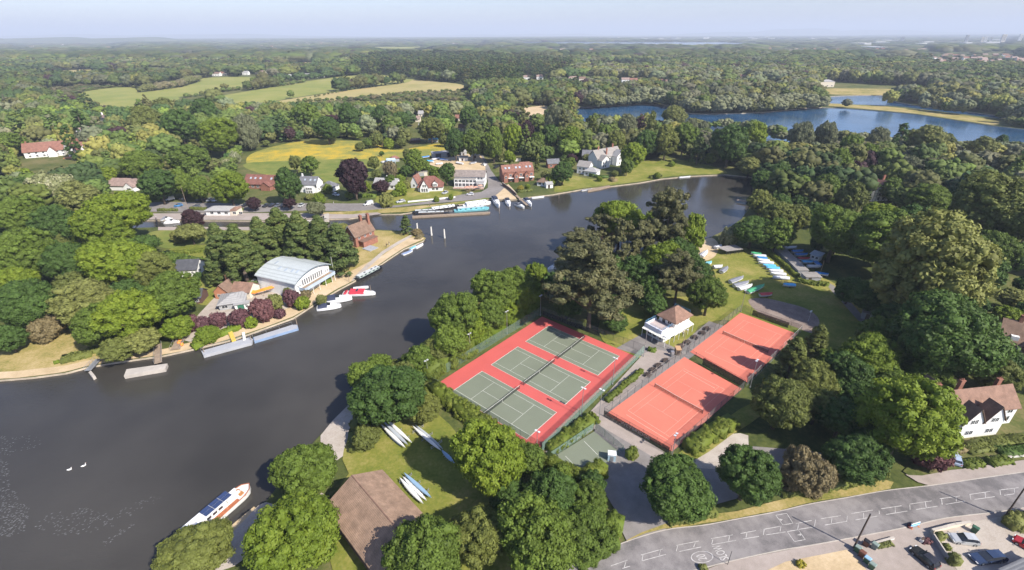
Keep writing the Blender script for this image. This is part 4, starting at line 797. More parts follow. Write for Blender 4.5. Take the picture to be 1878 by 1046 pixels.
# far houses, single things with walls and roofs
def farhouse(px,py,w,wall,roof,label,d=9,e=5,rise=3,kind='gable',axis='x',grp=None):
    h=House(label,(px-w/2,py),(px+w/2,py),0,'house','house',grp); h.block(0,h.L,0,d,e,wall,roof=roof,rise=rise,kind=kind,axis=axis,ov=.3)
    k=max(1,min(4,int(h.L/5)))
    h.wins('f',0,1.2,[h.L*(i+.5)/k for i in range(k)],1.6,1.6); return h
farhouse(1513,160,32,CREAM,RT_ASB,'large cream mansion on the far bank of the backwater',14,8,2.5,'hip')
for q in [(1405,152,10,BRICK,RT_RED,'red brick house left of the cream mansion'),(1420,156,14,TERRA,RT_RED,'long red house left of the cream mansion'),(966,147,12,WHITE,RT_PINK,'white house at the left end of the row beyond the sandy field'),(990,146,12,WHITE,RT_PINK,'second white house in the row beyond the sandy field'),(1050,149,14,CREAM,RT_PINK,'pale house in the trees north of the lake corner'),(1068,150,12,CREAM,RT_BROWN,'brown roofed house in the trees north of the lake corner'),(1147,152,14,WHITE,RT_PINK,'white house right of the copper trees'),(1162,153,14,WHITE,RT_RED,'white house with red roof behind the lake trees'),(1213,155,16,BRICK,RT_RED,'dark red house behind the lake trees'),(1226,156,12,BRICK,RT_BROWN,'brown house behind the lake trees'),(1324,146,10,BRICK,RT_RED,'red gabled house with white bargeboards behind the lake'),(1352,152,20,BRICK,RT_RED,'long red house behind the willow row'),(1364,146,12,CREAM,RT_RED,'cream house with red roof behind the willow row'),
  (396,140,14,WHITE,RT_BROWN,'white house at the left of the green field top'),(410,139,12,CREAM,RT_RED,'cream house at the left of the green field top'),(450,138,10,WHITE,RT_ASB,'white house at the head of the green field'),(478,137,18,CREAM,RT_PINK,'long pink roofed house at the head of the green field'),(489,134,14,CREAM,RT_RED,'small farmhouse above the green field')]:
    farhouse(*q)
for i,(x,y,w_) in enumerate([(522,142,22),(545,141,26),(568,139,20),(583,142,24)]):
    h=House('low white nursery building number %s from the left above the green field'%('one','two','three','four')[i],(x-w_/2,y),(x+w_/2,y),0,'glasshouse','nursery building','white nursery buildings above the field'); h.block(0,h.L,0,12,3.2,WHITE,roof=RT_ASB if i%2 else M('white_sheet',(.65,.65,.63),.6,.06,1),rise=1.6)
    h.r['label']=('leftmost low white','second low white','third low white','rightmost low white')[i]+' nursery building above the green field'
rndh=random.Random(21)
def town(n,x0,x1,y0,y1,where,wl=None,big=False,names=('house','house')):
    protos=[]
    for i in range(n):
        px=rndh.uniform(x0,x1); py=rndh.uniform(y0,y1); g=G(px,py); 
        if len(protos)<4:
            r=empty(names[0],(g.x,g.y,0),rndh.uniform(-.5,.5),where,names[1],where[:60]); w_=rndh.uniform(13,22) if not big else rndh.uniform(60,150); d_=9 if not big else 40; e_=7 if not big else rndh.uniform(9,16)
            mb=MB(); mb.bx(-w_/2,w_/2,-d_/2,d_/2,0,e_); 
            if not big: mb.add([(x,y,z) for x in (-w_/2,w_/2) for y,z in ((-d_/2,e_),(d_/2,e_),(0,e_+3.6))],[(0,1,2),(3,5,4)])
            mb.build('wall',rndh.choice((WHITE,CREAM,BRICK)) if not big else rndh.choice((WHITE,GREYW)),r)
            mb=MB()
            if big: mb.bx(-w_/2-.5,w_/2+.5,-d_/2-.5,d_/2+.5,e_+.01,e_+.8)
            else: mb.add([(-w_/2-.4,-d_/2-.4,e_),(w_/2+.4,-d_/2-.4,e_),(w_/2+.4,0,e_+3.9),(-w_/2-.4,0,e_+3.9),(w_/2+.4,d_/2+.4,e_),(-w_/2-.4,d_/2+.4,e_)],[(0,1,2,3),(3,2,4,5)])
            mb.build('roof',(RT_RED,RT_PINK,RT_BROWN,RT_PINK)[len(protos)] if not big else MATS['white_sheet'],r); protos.append(r)
        else:
            r=copy_tree(protos[i%4]); r.location=(g.x,g.y,0); r.rotation_euler=(0,0,rndh.uniform(-.6,.6))
        OCC.append((g.x,g.y,7 if g.y<2600 else 16))
town(44,1700,1870,104,124,'red roofed house in the suburb at the far right'); town(22,690,790,94,102,'pink roofed house in the town beyond the poplar plantation')
town(34,1400,1560,92,106,'pale roofed house in the far suburb behind the cream mansion'); town(22,1000,1160,93,102,'brown roofed house in the town below the reservoir'); town(10,1560,1720,92,100,'grey roofed house in the suburb below the tower blocks')
town(14,0,230,76,92,'white speck house on the wooded hill at the left'); town(20,560,900,78,86,'distant town house left of the reservoir'); town(12,380,560,78,100,'distant white house above the left fields')
town(22,1050,1540,69,73.5,'white industrial building beyond the reservoir',big=True,names=('warehouse','warehouse')); town(14,1560,1860,72,84,'white industrial building at the far right',big=True,names=('warehouse','warehouse')); town(6,560,900,71,75,'pale industrial building on the left horizon',big=True,names=('warehouse','warehouse'))
h=House('very large white hangar on the horizon above the reservoir',(1092,72),(1133,72),0,'hangar','hangar'); h.block(0,h.L,0,90,24,WHITE,roof=MATS['white_sheet'],kind='flat',ov=2)
h=House('white waterworks building at the left end of the reservoir',(905,88),(922,88),0,'waterworks','waterworks'); h.block(0,h.L,0,30,12,WHITE,roof=RT_ASB,kind='flat',ov=1)
h=House('long white warehouse roof in front of the far right towers',(1578,88),(1612,90),0,'warehouse','warehouse'); h.block(0,h.L,0,40,9,WHITE,roof=MATS['white_sheet'],kind='flat',ov=1)
for i,(x,y,w_,hh) in enumerate([(1771,80,5,58),(1800,79,4,42),(1806,79,4,46),(1816,79,4,40),(1838,80,7,60),(1868,80,5,62),(1655,77,5,40)]):
    h=House(('slim grey','first low','second low','third low','broad pale','right edge','lone leftmost')[i]+' tower block on the right horizon',(x-w_/2,y),(x+w_/2,y),0,'tower_block','tower block','tower blocks on the horizon'); h.block(0,h.L,0,h.L*.8,hh,(GREYW,CREAM,WHITE)[i%3],roof=RT_ASB,kind='flat',ov=.3); h.wins('f',0,hh*.3,[h.L*k/4 for k in (1,2,3)],h.L*.12,hh*.6)
# ------------------------------------------------------------------ trees
RNG=np.random.default_rng(11)
def ico(sub):
    bm=bmesh.new(); bmesh.ops.create_icosphere(bm,subdivisions=sub,radius=1)
    v=np.array([x.co[:] for x in bm.verts]); f=np.array([[y.index for y in x.verts] for x in bm.faces]); bm.free(); return v,f
ICO1=ico(1); ICO2=ico(2)
def rdir(n,rng):
    v=rng.normal(size=(n,3)); return v/np.linalg.norm(v,axis=1)[:,None]
def lobes(shape,rng,n):
    """lobe centres and radii of a crown in a unit frame: radius 1, ground at z=0, top at z=1 (z is scaled by height)"""
    if shape in('broad','willow','shrub','spread'):
        zc,zr={'broad':(.56,.44),'willow':(.52,.48),'shrub':(.46,.54),'spread':(.60,.38)}[shape]
        k=10; maj=rdir(k,rng)*np.array([.50,.50,.50])*rng.uniform(.7,1.12,(k,1)); maj[0]=0; mr=rng.uniform(.36,.52,k); mr[0]=.62
        out=[];rad=[]
        while len(out)<n:
            j=rng.integers(k); d=rdir(1,rng)[0]; p=maj[j]+d*mr[j]
            if p[2]<-.8 or np.linalg.norm(p)<.42: continue
            if any(np.linalg.norm(p-maj[i])<mr[i]*.86 for i in range(k) if i!=j): continue
            L=np.linalg.norm(p)
            if L>1.02: p=p/L*1.0
            if out and rng.random()<.6:
                if np.min(np.linalg.norm(np.array(out)-p,axis=1))<1.0/n**.5*.95: continue
            out.append(p); rad.append(rng.uniform(.26,.46)/math.sqrt(n/26))
        c=np.array(out); r=np.array(rad); c*= (1-r*.6)[:,None]
        m_=max(12,n//3); i_=np.arange(m_)+.5; ph_=np.arccos(1-1.35*i_/m_); th_=i_*2.39996; cc=np.stack([np.cos(th_)*np.sin(ph_),np.sin(th_)*np.sin(ph_),np.cos(ph_)],1)*rng.uniform(.52,.74,(m_,1))
        c=np.concatenate([c,cc]); r=np.concatenate([r,rng.uniform(.30,.48,m_)/math.sqrt(n/26)])
        cen=np.array([0,0,0.]); sc=np.array([1,1,1.])
        return c,r,zc,zr
    if shape in('cone','poplar','spire'):
        zs=rng.uniform(.04,1,n)**(.8 if shape!='poplar' else 1); an=rng.uniform(0,6.28,n)
        if shape=='cone': rr=(1-zs)**.75*(.85+.2*rng.random(n))
        elif shape=='spire': rr=(1-zs)**.6*np.minimum(1,zs*4+.3)*(.8+.25*rng.random(n))
        else: rr=np.sin(np.clip(zs*.93+.05,0,1)*np.pi)**.55*(.7+.3*rng.random(n))
        c=np.stack([np.cos(an)*rr*.82,np.sin(an)*rr*.82,(zs*2-1)],1)
        r=rng.uniform(.16,.28,n)*np.where(rr<.25,.7,1)*(90/max(n,60))**.4; return c,r,.5,.5
    if shape=='pine':
        out=[];rad=[]
        for k in range(max(8,n//6)):
            z=rng.uniform(-.55,.95); a=rng.uniform(0,6.28); rr=(1-max(z,0)**2*.75)*rng.uniform(.3,.9)
            for j in range(6):
                out.append((math.cos(a)*rr+rng.normal(0,.13),math.sin(a)*rr+rng.normal(0,.13),z+rng.normal(0,.05))); rad.append(rng.uniform(.10,.18))
        return np.array(out),np.array(rad),.6,.4
def crown_arrays(shape,R_,H_,nl,nleaf,leaf,seed,sub=2,hull=.76):
    rng=np.random.default_rng(seed); c,r,zc,zr=lobes(shape,rng,nl); nl=len(c)
    rv=r*R_; cw=c*np.array([R_,R_,zr*H_])+np.array([0,0,zc*H_])
    flat=.62 if shape=='pine' else .85
    V=[];Fq=[];T=[]
    iv,if_=ICO2 if sub==2 else ICO1
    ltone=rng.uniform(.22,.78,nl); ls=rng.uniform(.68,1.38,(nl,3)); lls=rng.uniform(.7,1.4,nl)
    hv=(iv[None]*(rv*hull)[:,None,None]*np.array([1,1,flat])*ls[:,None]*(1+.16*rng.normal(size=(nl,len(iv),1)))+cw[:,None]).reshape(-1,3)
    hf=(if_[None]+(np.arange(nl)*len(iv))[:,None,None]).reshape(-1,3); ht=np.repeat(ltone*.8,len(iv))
    if shape in('broad','willow','shrub','spread'):
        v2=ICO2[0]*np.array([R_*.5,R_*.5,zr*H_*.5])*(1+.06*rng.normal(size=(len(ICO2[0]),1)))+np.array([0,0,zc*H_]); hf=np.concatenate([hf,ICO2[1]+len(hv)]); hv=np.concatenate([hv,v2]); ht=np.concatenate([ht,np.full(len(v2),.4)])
    w_=rv**2; pick=rng.choice(nl,nleaf,p=w_/w_.sum()); d=rdir(nleaf,rng)
    outw=c[pick]*np.array([1,1,1.0])+np.array([0,0,.25]); outw/=np.linalg.norm(outw,axis=1)[:,None]+1e-6
    d=d+outw*.55; d/=np.linalg.norm(d,axis=1)[:,None]
    ctr=cw[pick]+d*(rv[pick]*rng.uniform(.70,1.22,nleaf))[:,None]*np.array([1,1,flat])*ls[pick]
    nrm=d+.65*rdir(nleaf,rng); nrm/=np.linalg.norm(nrm,axis=1)[:,None]
    a=np.cross(nrm,rdir(nleaf,rng)); a/=np.linalg.norm(a,axis=1)[:,None]+1e-9; b=np.cross(nrm,a)
    if shape=='willow':
        a=np.array([0,0,-1.])+.5*rdir(nleaf,rng); a/=np.linalg.norm(a,axis=1)[:,None]; b=np.cross(nrm,a); b/=np.linalg.norm(b,axis=1)[:,None]+1e-9
    s=leaf*(rng.uniform(.6,1.3,nleaf)*lls[pick])[:,None]; el=1.5 if shape=='willow' else 1.15
    q=np.stack([ctr-a*s*el,ctr+b*s*.75,ctr+a*s*el,ctr-b*s*.75],1).reshape(-1,3)
    qt=np.repeat(np.clip(ltone[pick]+rng.normal(0,.16,nleaf),0,1),4)
    return hv,hf,ht,q,qt
def mesh_from(name,hv,hf,ht,q,qt,mat=None,col=None):
    nh=len(hv); nv=nh+len(q); nfh=len(hf); nq=len(q)//4
    me=bpy.data.meshes.new(name); me.vertices.add(nv); me.vertices.foreach_set('co',np.concatenate([hv,q]).astype(np.float32).ravel())
    loops=np.concatenate([hf.ravel(),np.arange(nq*4)+nh]).astype(np.int32)
    me.loops.add(len(loops)); me.loops.foreach_set('vertex_index',loops)
    st=np.concatenate([np.arange(nfh)*3,nfh*3+np.arange(nq)*4]).astype(np.int32)
    me.polygons.add(nfh+nq); me.polygons.foreach_set('loop_start',st)
    at=me.attributes.new('tone','FLOAT','POINT'); at.data.foreach_set('value',np.concatenate([ht,qt]).astype(np.float32))
    if col is not None:
        ac=me.attributes.new('leafcol','FLOAT_COLOR','POINT'); ac.data.foreach_set('color',col.astype(np.float32).ravel())
    me.update(calc_edges=True)
    if mat: me.materials.append(mat)
    return me
PROTO={}
def proto(shape,lod,k):
    key=(shape,lod,k)
    if key in PROTO: return PROTO[key]
    RH={'broad':(6,12.5),'spread':(6,9),'willow':(6,12),'shrub':(6,7.5),'cone':(3,12),'spire':(3,13),'poplar':(3,18),'pine':(6,16)}[shape]
    nl,nf,lf={'hi':(230,27000,.150),'mid':(150,8500,.25),'low':(70,2300,.43)}[lod]
    if RH[0]==3: nl=int(nl*.9); lf*=.72
    if shape=='pine': nl=int(nl*1.1)
    hv,hf,ht,q,qt=crown_arrays(shape,RH[0],RH[1],nl,nf,lf,hash((len(shape),ord(shape[0]),ord(shape[1]),{'hi':1,'mid':2,'low':3}[lod],k))%100000,sub=2 if lod!='low' else 1)
    me=mesh_from('crown',hv,hf,ht,q,qt); me.materials.append(None)
    tb=MB(); R_,H_=RH; rr=random.Random(k); tr=.035*R_+.12 if shape!='poplar' else .3
    top=(rr.uniform(-.3,.3),rr.uniform(-.3,.3),H_*(.55 if shape not in('cone','spire','poplar','pine') else .9))
    mid=(top[0]*.4,top[1]*.4,H_*.28); tb.tube((0,0,-.2),mid,tr*1.25,tr*.85,8); tb.tube(mid,top,tr*.85,tr*.3,8)
    if shape not in('cone','spire','poplar'):
        for j in range(7):
            a=j*.9+rr.uniform(-.3,.3); z=H_*rr.uniform(.2,.45); L_=R_*rr.uniform(.5,.8)
            p=(mid[0]*.8,mid[1]*.8,z); e=(math.cos(a)*L_,math.sin(a)*L_,z+H_*rr.uniform(.12,.3)); m_=((p[0]+e[0])*.45,(p[1]+e[1])*.45,(p[2]+e[2])*.47)
            tb.tube(p,m_,tr*.42,tr*.3,6); tb.tube(m_,e,tr*.3,tr*.08,6)
    to=tb.build('trunk',BARK,smooth=True); tm=to.data; bpy.data.objects.remove(to)
    PROTO[key]=(me,tm,RH); return PROTO[key]
KIND={'O':('broad','mid green broadleaf tree'),'B':('broad','bright green broadleaf tree'),'D':('broad','deep green broadleaf tree'),'Y':('broad','yellow green broadleaf tree'),
 'L':('broad','olive green broadleaf tree'),'W':('willow','grey green willow'),'P':('broad','dark copper beech'),'U':('shrub','purple leaved plum tree'),'C':('cone','dark green cypress'),
 'N':('pine','brownish green pine'),'T':('shrub','tan brown bare looking bush'),'H':('shrub','green bush dotted with white blossom'),'K':('poplar','tall narrow poplar'),
 'S':('shrub','rounded green shrub'),'X':('spire','pointed dark conifer'),'V':('spread','low spreading green tree'),'R':('shrub','golden yellow shrub'),'Z':('shrub','yellow green shrub'),'A':('spread','layered yellow green tree')}
KM={'O':'O','B':'B','D':'D','Y':'Y','L':'L','W':'W','P':'P','U':'U','C':'C','N':'N','T':'T','H':'H','K':'D','S':'B','X':'L','V':'O','R':'G','Z':'Y','A':'Y'}
TCOUNT=[0]; TREES=[]
def tree(cx,cy,w,kind,where,hr=None,group=None,label=None,z0=0):
    """crown centre at photo pixel cx,cy; crown width w photo pixels"""
    shape,desc=KIND[kind]
    hr=hr or {'broad':1.05,'willow':1.1,'shrub':.72,'cone':2.0,'spire':2.3,'poplar':3.4,'pine':1.35,'spread':.8}[shape]
    z=4.0
    for _ in range(12):
        g=G(cx,cy,z); r=w/2*DEPTH(g)/F; H_=2*r*hr; z=.5*z+.5*(.54*H_)
    g=G(cx,cy,z); lod='hi' if w>75 else ('mid' if w>34 else 'low')
    TCOUNT[0]+=1; i=TCOUNT[0]; rnd=random.Random(i*13+int(cx))
    nk={'hi':3,'mid':3,'low':4}[lod] if shape in('broad',) else 2
    me,tm,(R_,HH)=proto(shape,lod,i%nk)
    sz='small ' if r<2.6 else ('large ' if r>7 else '')
    nm={'broad':'broadleaf_tree','willow':'willow_tree','shrub':'shrub','cone':'cypress_tree','spire':'conifer_tree','poplar':'poplar_tree','pine':'pine_tree','spread':'broadleaf_tree'}[shape]
    if kind in 'TSZ': sz=''
    root=empty(nm,(g.x,g.y,z0),rnd.uniform(0,6.28),label or (sz+(desc if not group else desc.replace('broadleaf ',''))+' '+where),'shrub' if shape=='shrub' and kind!='U' else 'tree',group)
    root.scale=(r/R_,r/R_,H_/HH)
    c=link('crown',me,root); c.material_slots[0].link='OBJECT'; c.material_slots[0].material=FOL[KM[kind]]
    if shape!='shrub' or r>3: link('trunk',tm,root)
    TREES.append((g.x,g.y,r)); return root
# ------------------------------------------------------------------ hedges
def hedge(px,w,h,kind,label,z=0,name='hedge',dens=1.0):
    P=[G(*p) for p in px]; rng=np.random.default_rng(int(px[0][0]*7+px[0][1])); c=[];r=[];o=[]
    base=P[0]
    for a,b in zip(P[:-1],P[1:]):
        L=(b-a).length; d=(b-a)/max(L,.01); n_=Vector((-d.y,d.x,0)); rad=min(w,h)*.27; k=min(700,max(3,int(L*dens*(w+2*h)/(rad**2*2.4)/2)))
        for i in range(k*2):
            t=rng.random(); u=rng.uniform(-.5,.5); v=rng.random()
            if abs(u)<.32 and v<.6: v=rng.uniform(.65,1)
            rr=rad*rng.uniform(.7,1.25); p=a+(b-a)*t+n_*(u*(w-rr)); c.append((p.x-base.x,p.y-base.y,max(rr*.5,v*h-rr*.8))); r.append(rr); o.append((n_.x*u*1.4,n_.y*u*1.4,.5+v*.5))
        k2=max(1,int(L/3)); 
        for i in range(k2): m_=a+(b-a)*((i+.5)/k2); OCC.append((m_.x,m_.y,w*.5))
    c=np.array(c); r=np.array(r); o=np.array(o); dist=DEPTH(P[0]); lf=max(.085,min(.5,dist*.0013)); nleaf=int(min(30000,(r**2).sum()*2.4/lf**2))
    iv,if_=ICO1; nl=len(c); tone=rng.uniform(.25,.75,nl)
    hv=(iv[None]*(r*.88)[:,None,None]+c[:,None]).reshape(-1,3); hf=(if_[None]+(np.arange(nl)*len(iv))[:,None,None]).reshape(-1,3); ht=np.repeat(tone,len(iv))
    pk=rng.choice(nl,nleaf,p=r**2/(r**2).sum()); d=rdir(nleaf,rng)+o[pk]*.6; d/=np.linalg.norm(d,axis=1)[:,None]; ct=c[pk]+d*(r[pk]*rng.uniform(.85,1.12,nleaf))[:,None]
    nn=d+.5*rdir(nleaf,rng); nn/=np.linalg.norm(nn,axis=1)[:,None]; a=np.cross(nn,rdir(nleaf,rng)); a/=np.linalg.norm(a,axis=1)[:,None]+1e-9; b=np.cross(nn,a); s=(lf*rng.uniform(.6,1.3,nleaf))[:,None]
    q=np.stack([ct-a*s,ct+b*s*.8,ct+a*s,ct-b*s*.8],1).reshape(-1,3)
    for a,b in zip(P[:-1],P[1:]):
        d=(b-a).normalized(); n_=Vector((-d.y,d.x,0))*(w*.5-rad*.75); e=d*rad*.2; zz=h-rad*.7
        if zz<.2: continue
        vs=[(p.x-base.x,p.y-base.y,z_) for z_ in (0.02,zz) for p in (a-n_-e,b-n_+e,b+n_+e,a+n_-e)]; o0=len(hv)
        hv=np.concatenate([hv,np.array(vs)]); hf=np.concatenate([hf,np.array([(0,1,5),(0,5,4),(1,2,6),(1,6,5),(2,3,7),(2,7,6),(3,0,4),(3,4,7),(4,5,6),(4,6,7)])+o0]); ht=np.concatenate([ht,np.full(8,.5)])
    me=mesh_from(name,hv,hf,ht,q,np.repeat(np.clip(tone[pk]+rng.normal(0,.16,nleaf),0,1),4),FOL[kind])
    ob=link(name,me); ob.location=(base.x,base.y,z); return tag(ob,label,name)
hedge([(1007,829),(1048,800),(1089,770)],3.4,2.0,'E','clipped wide hedge between the three courts and the small practice court')
hedge([(1112,738),(1145,710),(1176,683)],1.7,1.4,'E','low clipped hedge along the path between the court fences')
hedge([(792,716),(834,748),(874,777),(914,806),(960,838)],4.2,3.0,'E','tall leafy hedge on the near side of the three courts',dens=1.1)
hedge([(1000,850),(1040,880),(1075,885),(1105,865)],3.6,3.2,'E','bushy hedge curving below the small practice court')
hedge([(1262,828),(1300,802),(1342,778)],4.2,2.4,'E','rounded hedge outside the near clay court corner')
hedge([(782,698),(822,668),(860,642)],6,5,'E','bright river bank hedge behind the near two floodlights'); hedge([(858,641),(895,616),(932,591)],6,6,'B','bright river bank hedge behind the middle floodlight'); hedge([(932,591),(960,572),(982,558)],6,6,'B','bright river bank hedge at the far court corner')
hedge([(716,690),(760,665),(800,640),(850,608)],5,2.8,'L','scrubby green bank between the river path and the hedge',name='scrub')
hedge([(690,735),(670,760),(655,790)],3.5,2.0,'L','sparse scrub beside the pale river path',name='scrub'); hedge([(650,800),(655,830),(690,790)],3,1.6,'L','thin bushes at the corner of the boathouse lawn',name='scrub')
hedge([(1150,842),(1163,836)],2.2,2.6,'E','round clipped bush with a golden side on the club path',name='bush'); hedge([(1160,844),(1166,840)],1.4,2.0,'Z' if 0 else 'Y','golden half of the round bush on the club path',name='bush')
hedge([(1397,453),(1430,482),(1462,510)],1.8,1.6,'E','hedge running between the dinghy lawn and the grey strip'); hedge([(1462,517),(1490,523),(1518,525)],2.0,1.7,'E','end hedge of the dinghy compound facing the lawn')
hedge([(1188,643),(1202,646)],1.6,1.1,'O','small dark planter bush beside the terrace floodlight',name='bush')
hedge([(290,388),(326,388)],1.6,1.6,'L','clipped hedge left of the lock lane'); hedge([(349,385),(379,386)],1.6,1.6,'L','clipped hedge right of the lock lane'); hedge([(438,388),(446,387)],2,1.6,'E','short hedge beside the lock office')
hedge([(303,466),(350,465),(388,460)],1.8,1.6,'E','pale clipped hedge below the striped island lawn'); hedge([(1091,326),(1115,327)],2.2,1.8,'D','clipped hedge beside the white villa cottage'); hedge([(1081,323),(1089,325)],2.2,2,'D','round clipped bush beside the white villa cottage',name='bush')
hedge([(653,362),(690,362)],3,2.0,'O','wide clipped hedge below the big copper beech'); hedge([(555,366),(580,364)],2.5,1.6,'Y','bright hedge in front of the white slate roofed house'); hedge([(958,292),(1006,292)],2,1.8,'D','long dark hedge behind the brick town houses')
hedge([(1765,855),(1796,851)],2.4,1.3,'E','trimmed green hedge block by the gabled house drive'); hedge([(1812,851),(1848,846)],2.4,1.2,'E','second trimmed hedge block right of the gabled house drive')
hedge([(1690,842),(1730,826),(1770,820)],3.5,1.0,'T','russet flowering shrubs in the gabled house garden',name='shrubbery'); hedge([(1770,828),(1810,818),(1850,812),(1890,808)],3.5,1.1,'L','mixed shrubs in front of the gabled house',name='shrubbery'); hedge([(1830,832),(1860,830),(1890,826)],3,1.1,'D','dark shrubs at the right of the gabled house garden',name='shrubbery')
hedge([(1716,986),(1724,994)],2.1,1.9,'Y','yellow green clipped bush between the two drives',name='bush'); hedge([(1730,1004),(1736,1012)],1.5,1.3,'L','middle clipped bush between the two drives',name='bush'); hedge([(1740,1026),(1752,1040)],2.2,2.0,'Z' if 0 else 'Y','pale yellow bush beside the dark blue car',name='bush')
hedge([(1694,992),(1700,1000)],1.5,1.0,'U','pink purple flowering bush between the drives',name='bush'); hedge([(1607,1005),(1634,999)],1.1,.7,'Y','dry grassy plants in the raised bed',name='bush'); hedge([(1846,968),(1868,962),(1900,955)],3,2.4,'Y','yellowish roadside bush at the right edge',name='bush')
hedge([(1462,1040),(1472,1036)],1.2,1.0,'G','orange and green shrub at the bottom edge of the sandy drive',name='bush'); hedge([(1283,1046),(1294,1044)],1.3,1,'Y','bright green small bush at the bottom road edge',name='bush'); hedge([(1760,900),(1720,900)],.1,.1,'L','x') if 0 else None
hedge([(1130,1000),(1110,1005),(1090,1022),(1060,1040)],3.2,2.4,'O','hedge along the left of the drive mouth by the road bend'); hedge([(1110,965),(1140,975)],4,3,'O','rounded hedge end at the club drive mouth')
hedge([(1225,958),(1270,950),(1310,940)],2.4,1.2,'L','rough green growth below the two round roadside trees',name='undergrowth'); hedge([(1430,905),(1480,900),(1560,885),(1620,868)],2.8,1.3,'L','rough green growth under the roadside bushes',name='undergrowth')
hedge([(300,470),(330,478),(372,486)],5,2.2,'O','uneven shrubs on the island garden lawn',name='shrubbery'); hedge([(355,640),(400,618),(440,602)],3,1.6,'B','low bright shrubs along the bank above the pontoon',name='shrubbery'); hedge([(590,522),(606,516)],3,1.6,'O','green shrubs below the boat club balcony',name='shrubbery')
hedge([(950,353),(975,350)],3,1.3,'L','sparse garden shrubs beside the slipway wall',name='shrubbery'); hedge([(855,352),(880,349)],1,.8,'T','planters on the pub terrace',name='shrubbery'); hedge([(1120,330),(1128,334)],4,1.8,'T','dry shrubs on the villa river bank',name='shrubbery'); hedge([(1192,328),(1212,324)],3,1.6,'L','reeds and shrubs on the villa lawn edge',name='shrubbery')
hedge([(100,668),(110,665)],1.5,.8,'B','small tuft of weeds on the left towpath edge',name='weeds'); hedge([(115,663),(170,650),(180,640)],4,1.4,'L','green weeds on the riverside lawn end',name='weeds'); hedge([(756,430),(772,432),(766,440)],3,1.0,'T','dry scrub at the tip of the lock island',name='scrub')
# ------------------------------------------------------------------ boats
GEL=M('gelcoat_white',(.70,.71,.72),.3,.04,.5); HULLW=M('hull_white',(.62,.63,.62),.45,.08,.6); NAVY=M('navy_canvas',(.035,.045,.085),.8,.1,1); REDC_=M('red_canvas',(.50,.035,.06),.7,.08,1); BLUEC=M('blue_cover',(.02,.20,.52),.6,.15,1,.2); LBLUE=M('light_blue_cover',(.10,.42,.72),.6,.15,1,.2); GREENCV=M('green_cover',(.07,.36,.17),.6,.15,1,.2); GREYCV=M('grey_cover',(.20,.21,.24),.75,.15,1,.2); WHITECV=M('white_cover',(.56,.56,.57),.7,.1,1,.2); TURQ=M('turquoise_paint',(.16,.42,.47),.5,.15,.6); VARN=M('varnished_wood',(.34,.11,.045),.45,.25,1.5,.1); REDC2=M('red_cover',(.45,.05,.05),.7,.12,1)
DECKG=M('deck_grey',(.36,.36,.36),.7,.12,1); PANEL=M('solar_panel',(.035,.055,.13),.2,.1,.8,spec=.8); TARPB=M('pale_blue_tarp',(.36,.50,.58),.6,.15,.8)
WZ=-.55
def hullrings(L,B,H,bow=.35,z0=0.,tr=.8,n=9,keel=.55,sheer=.25):
    rings=[]
    for i in range(n+1):
        t=i/n; x=-L/2+L*t; f=1.0
        if t>1-bow: f=math.sqrt(max(0,1-((t-(1-bow))/bow)**2.0))
        if t<.15: f*=tr+(1-tr)*t/.15
        f=max(f,.03); hb=B/2*f; zt=z0+H+sheer*max(0,t-.5)**2*2
        rings.append([(x,-hb,zt),(x,-hb*.93,z0+.15),(x,-hb*keel,z0-.25),(x,hb*keel,z0-.25),(x,hb*.93,z0+.15),(x,hb,zt)])
    return rings
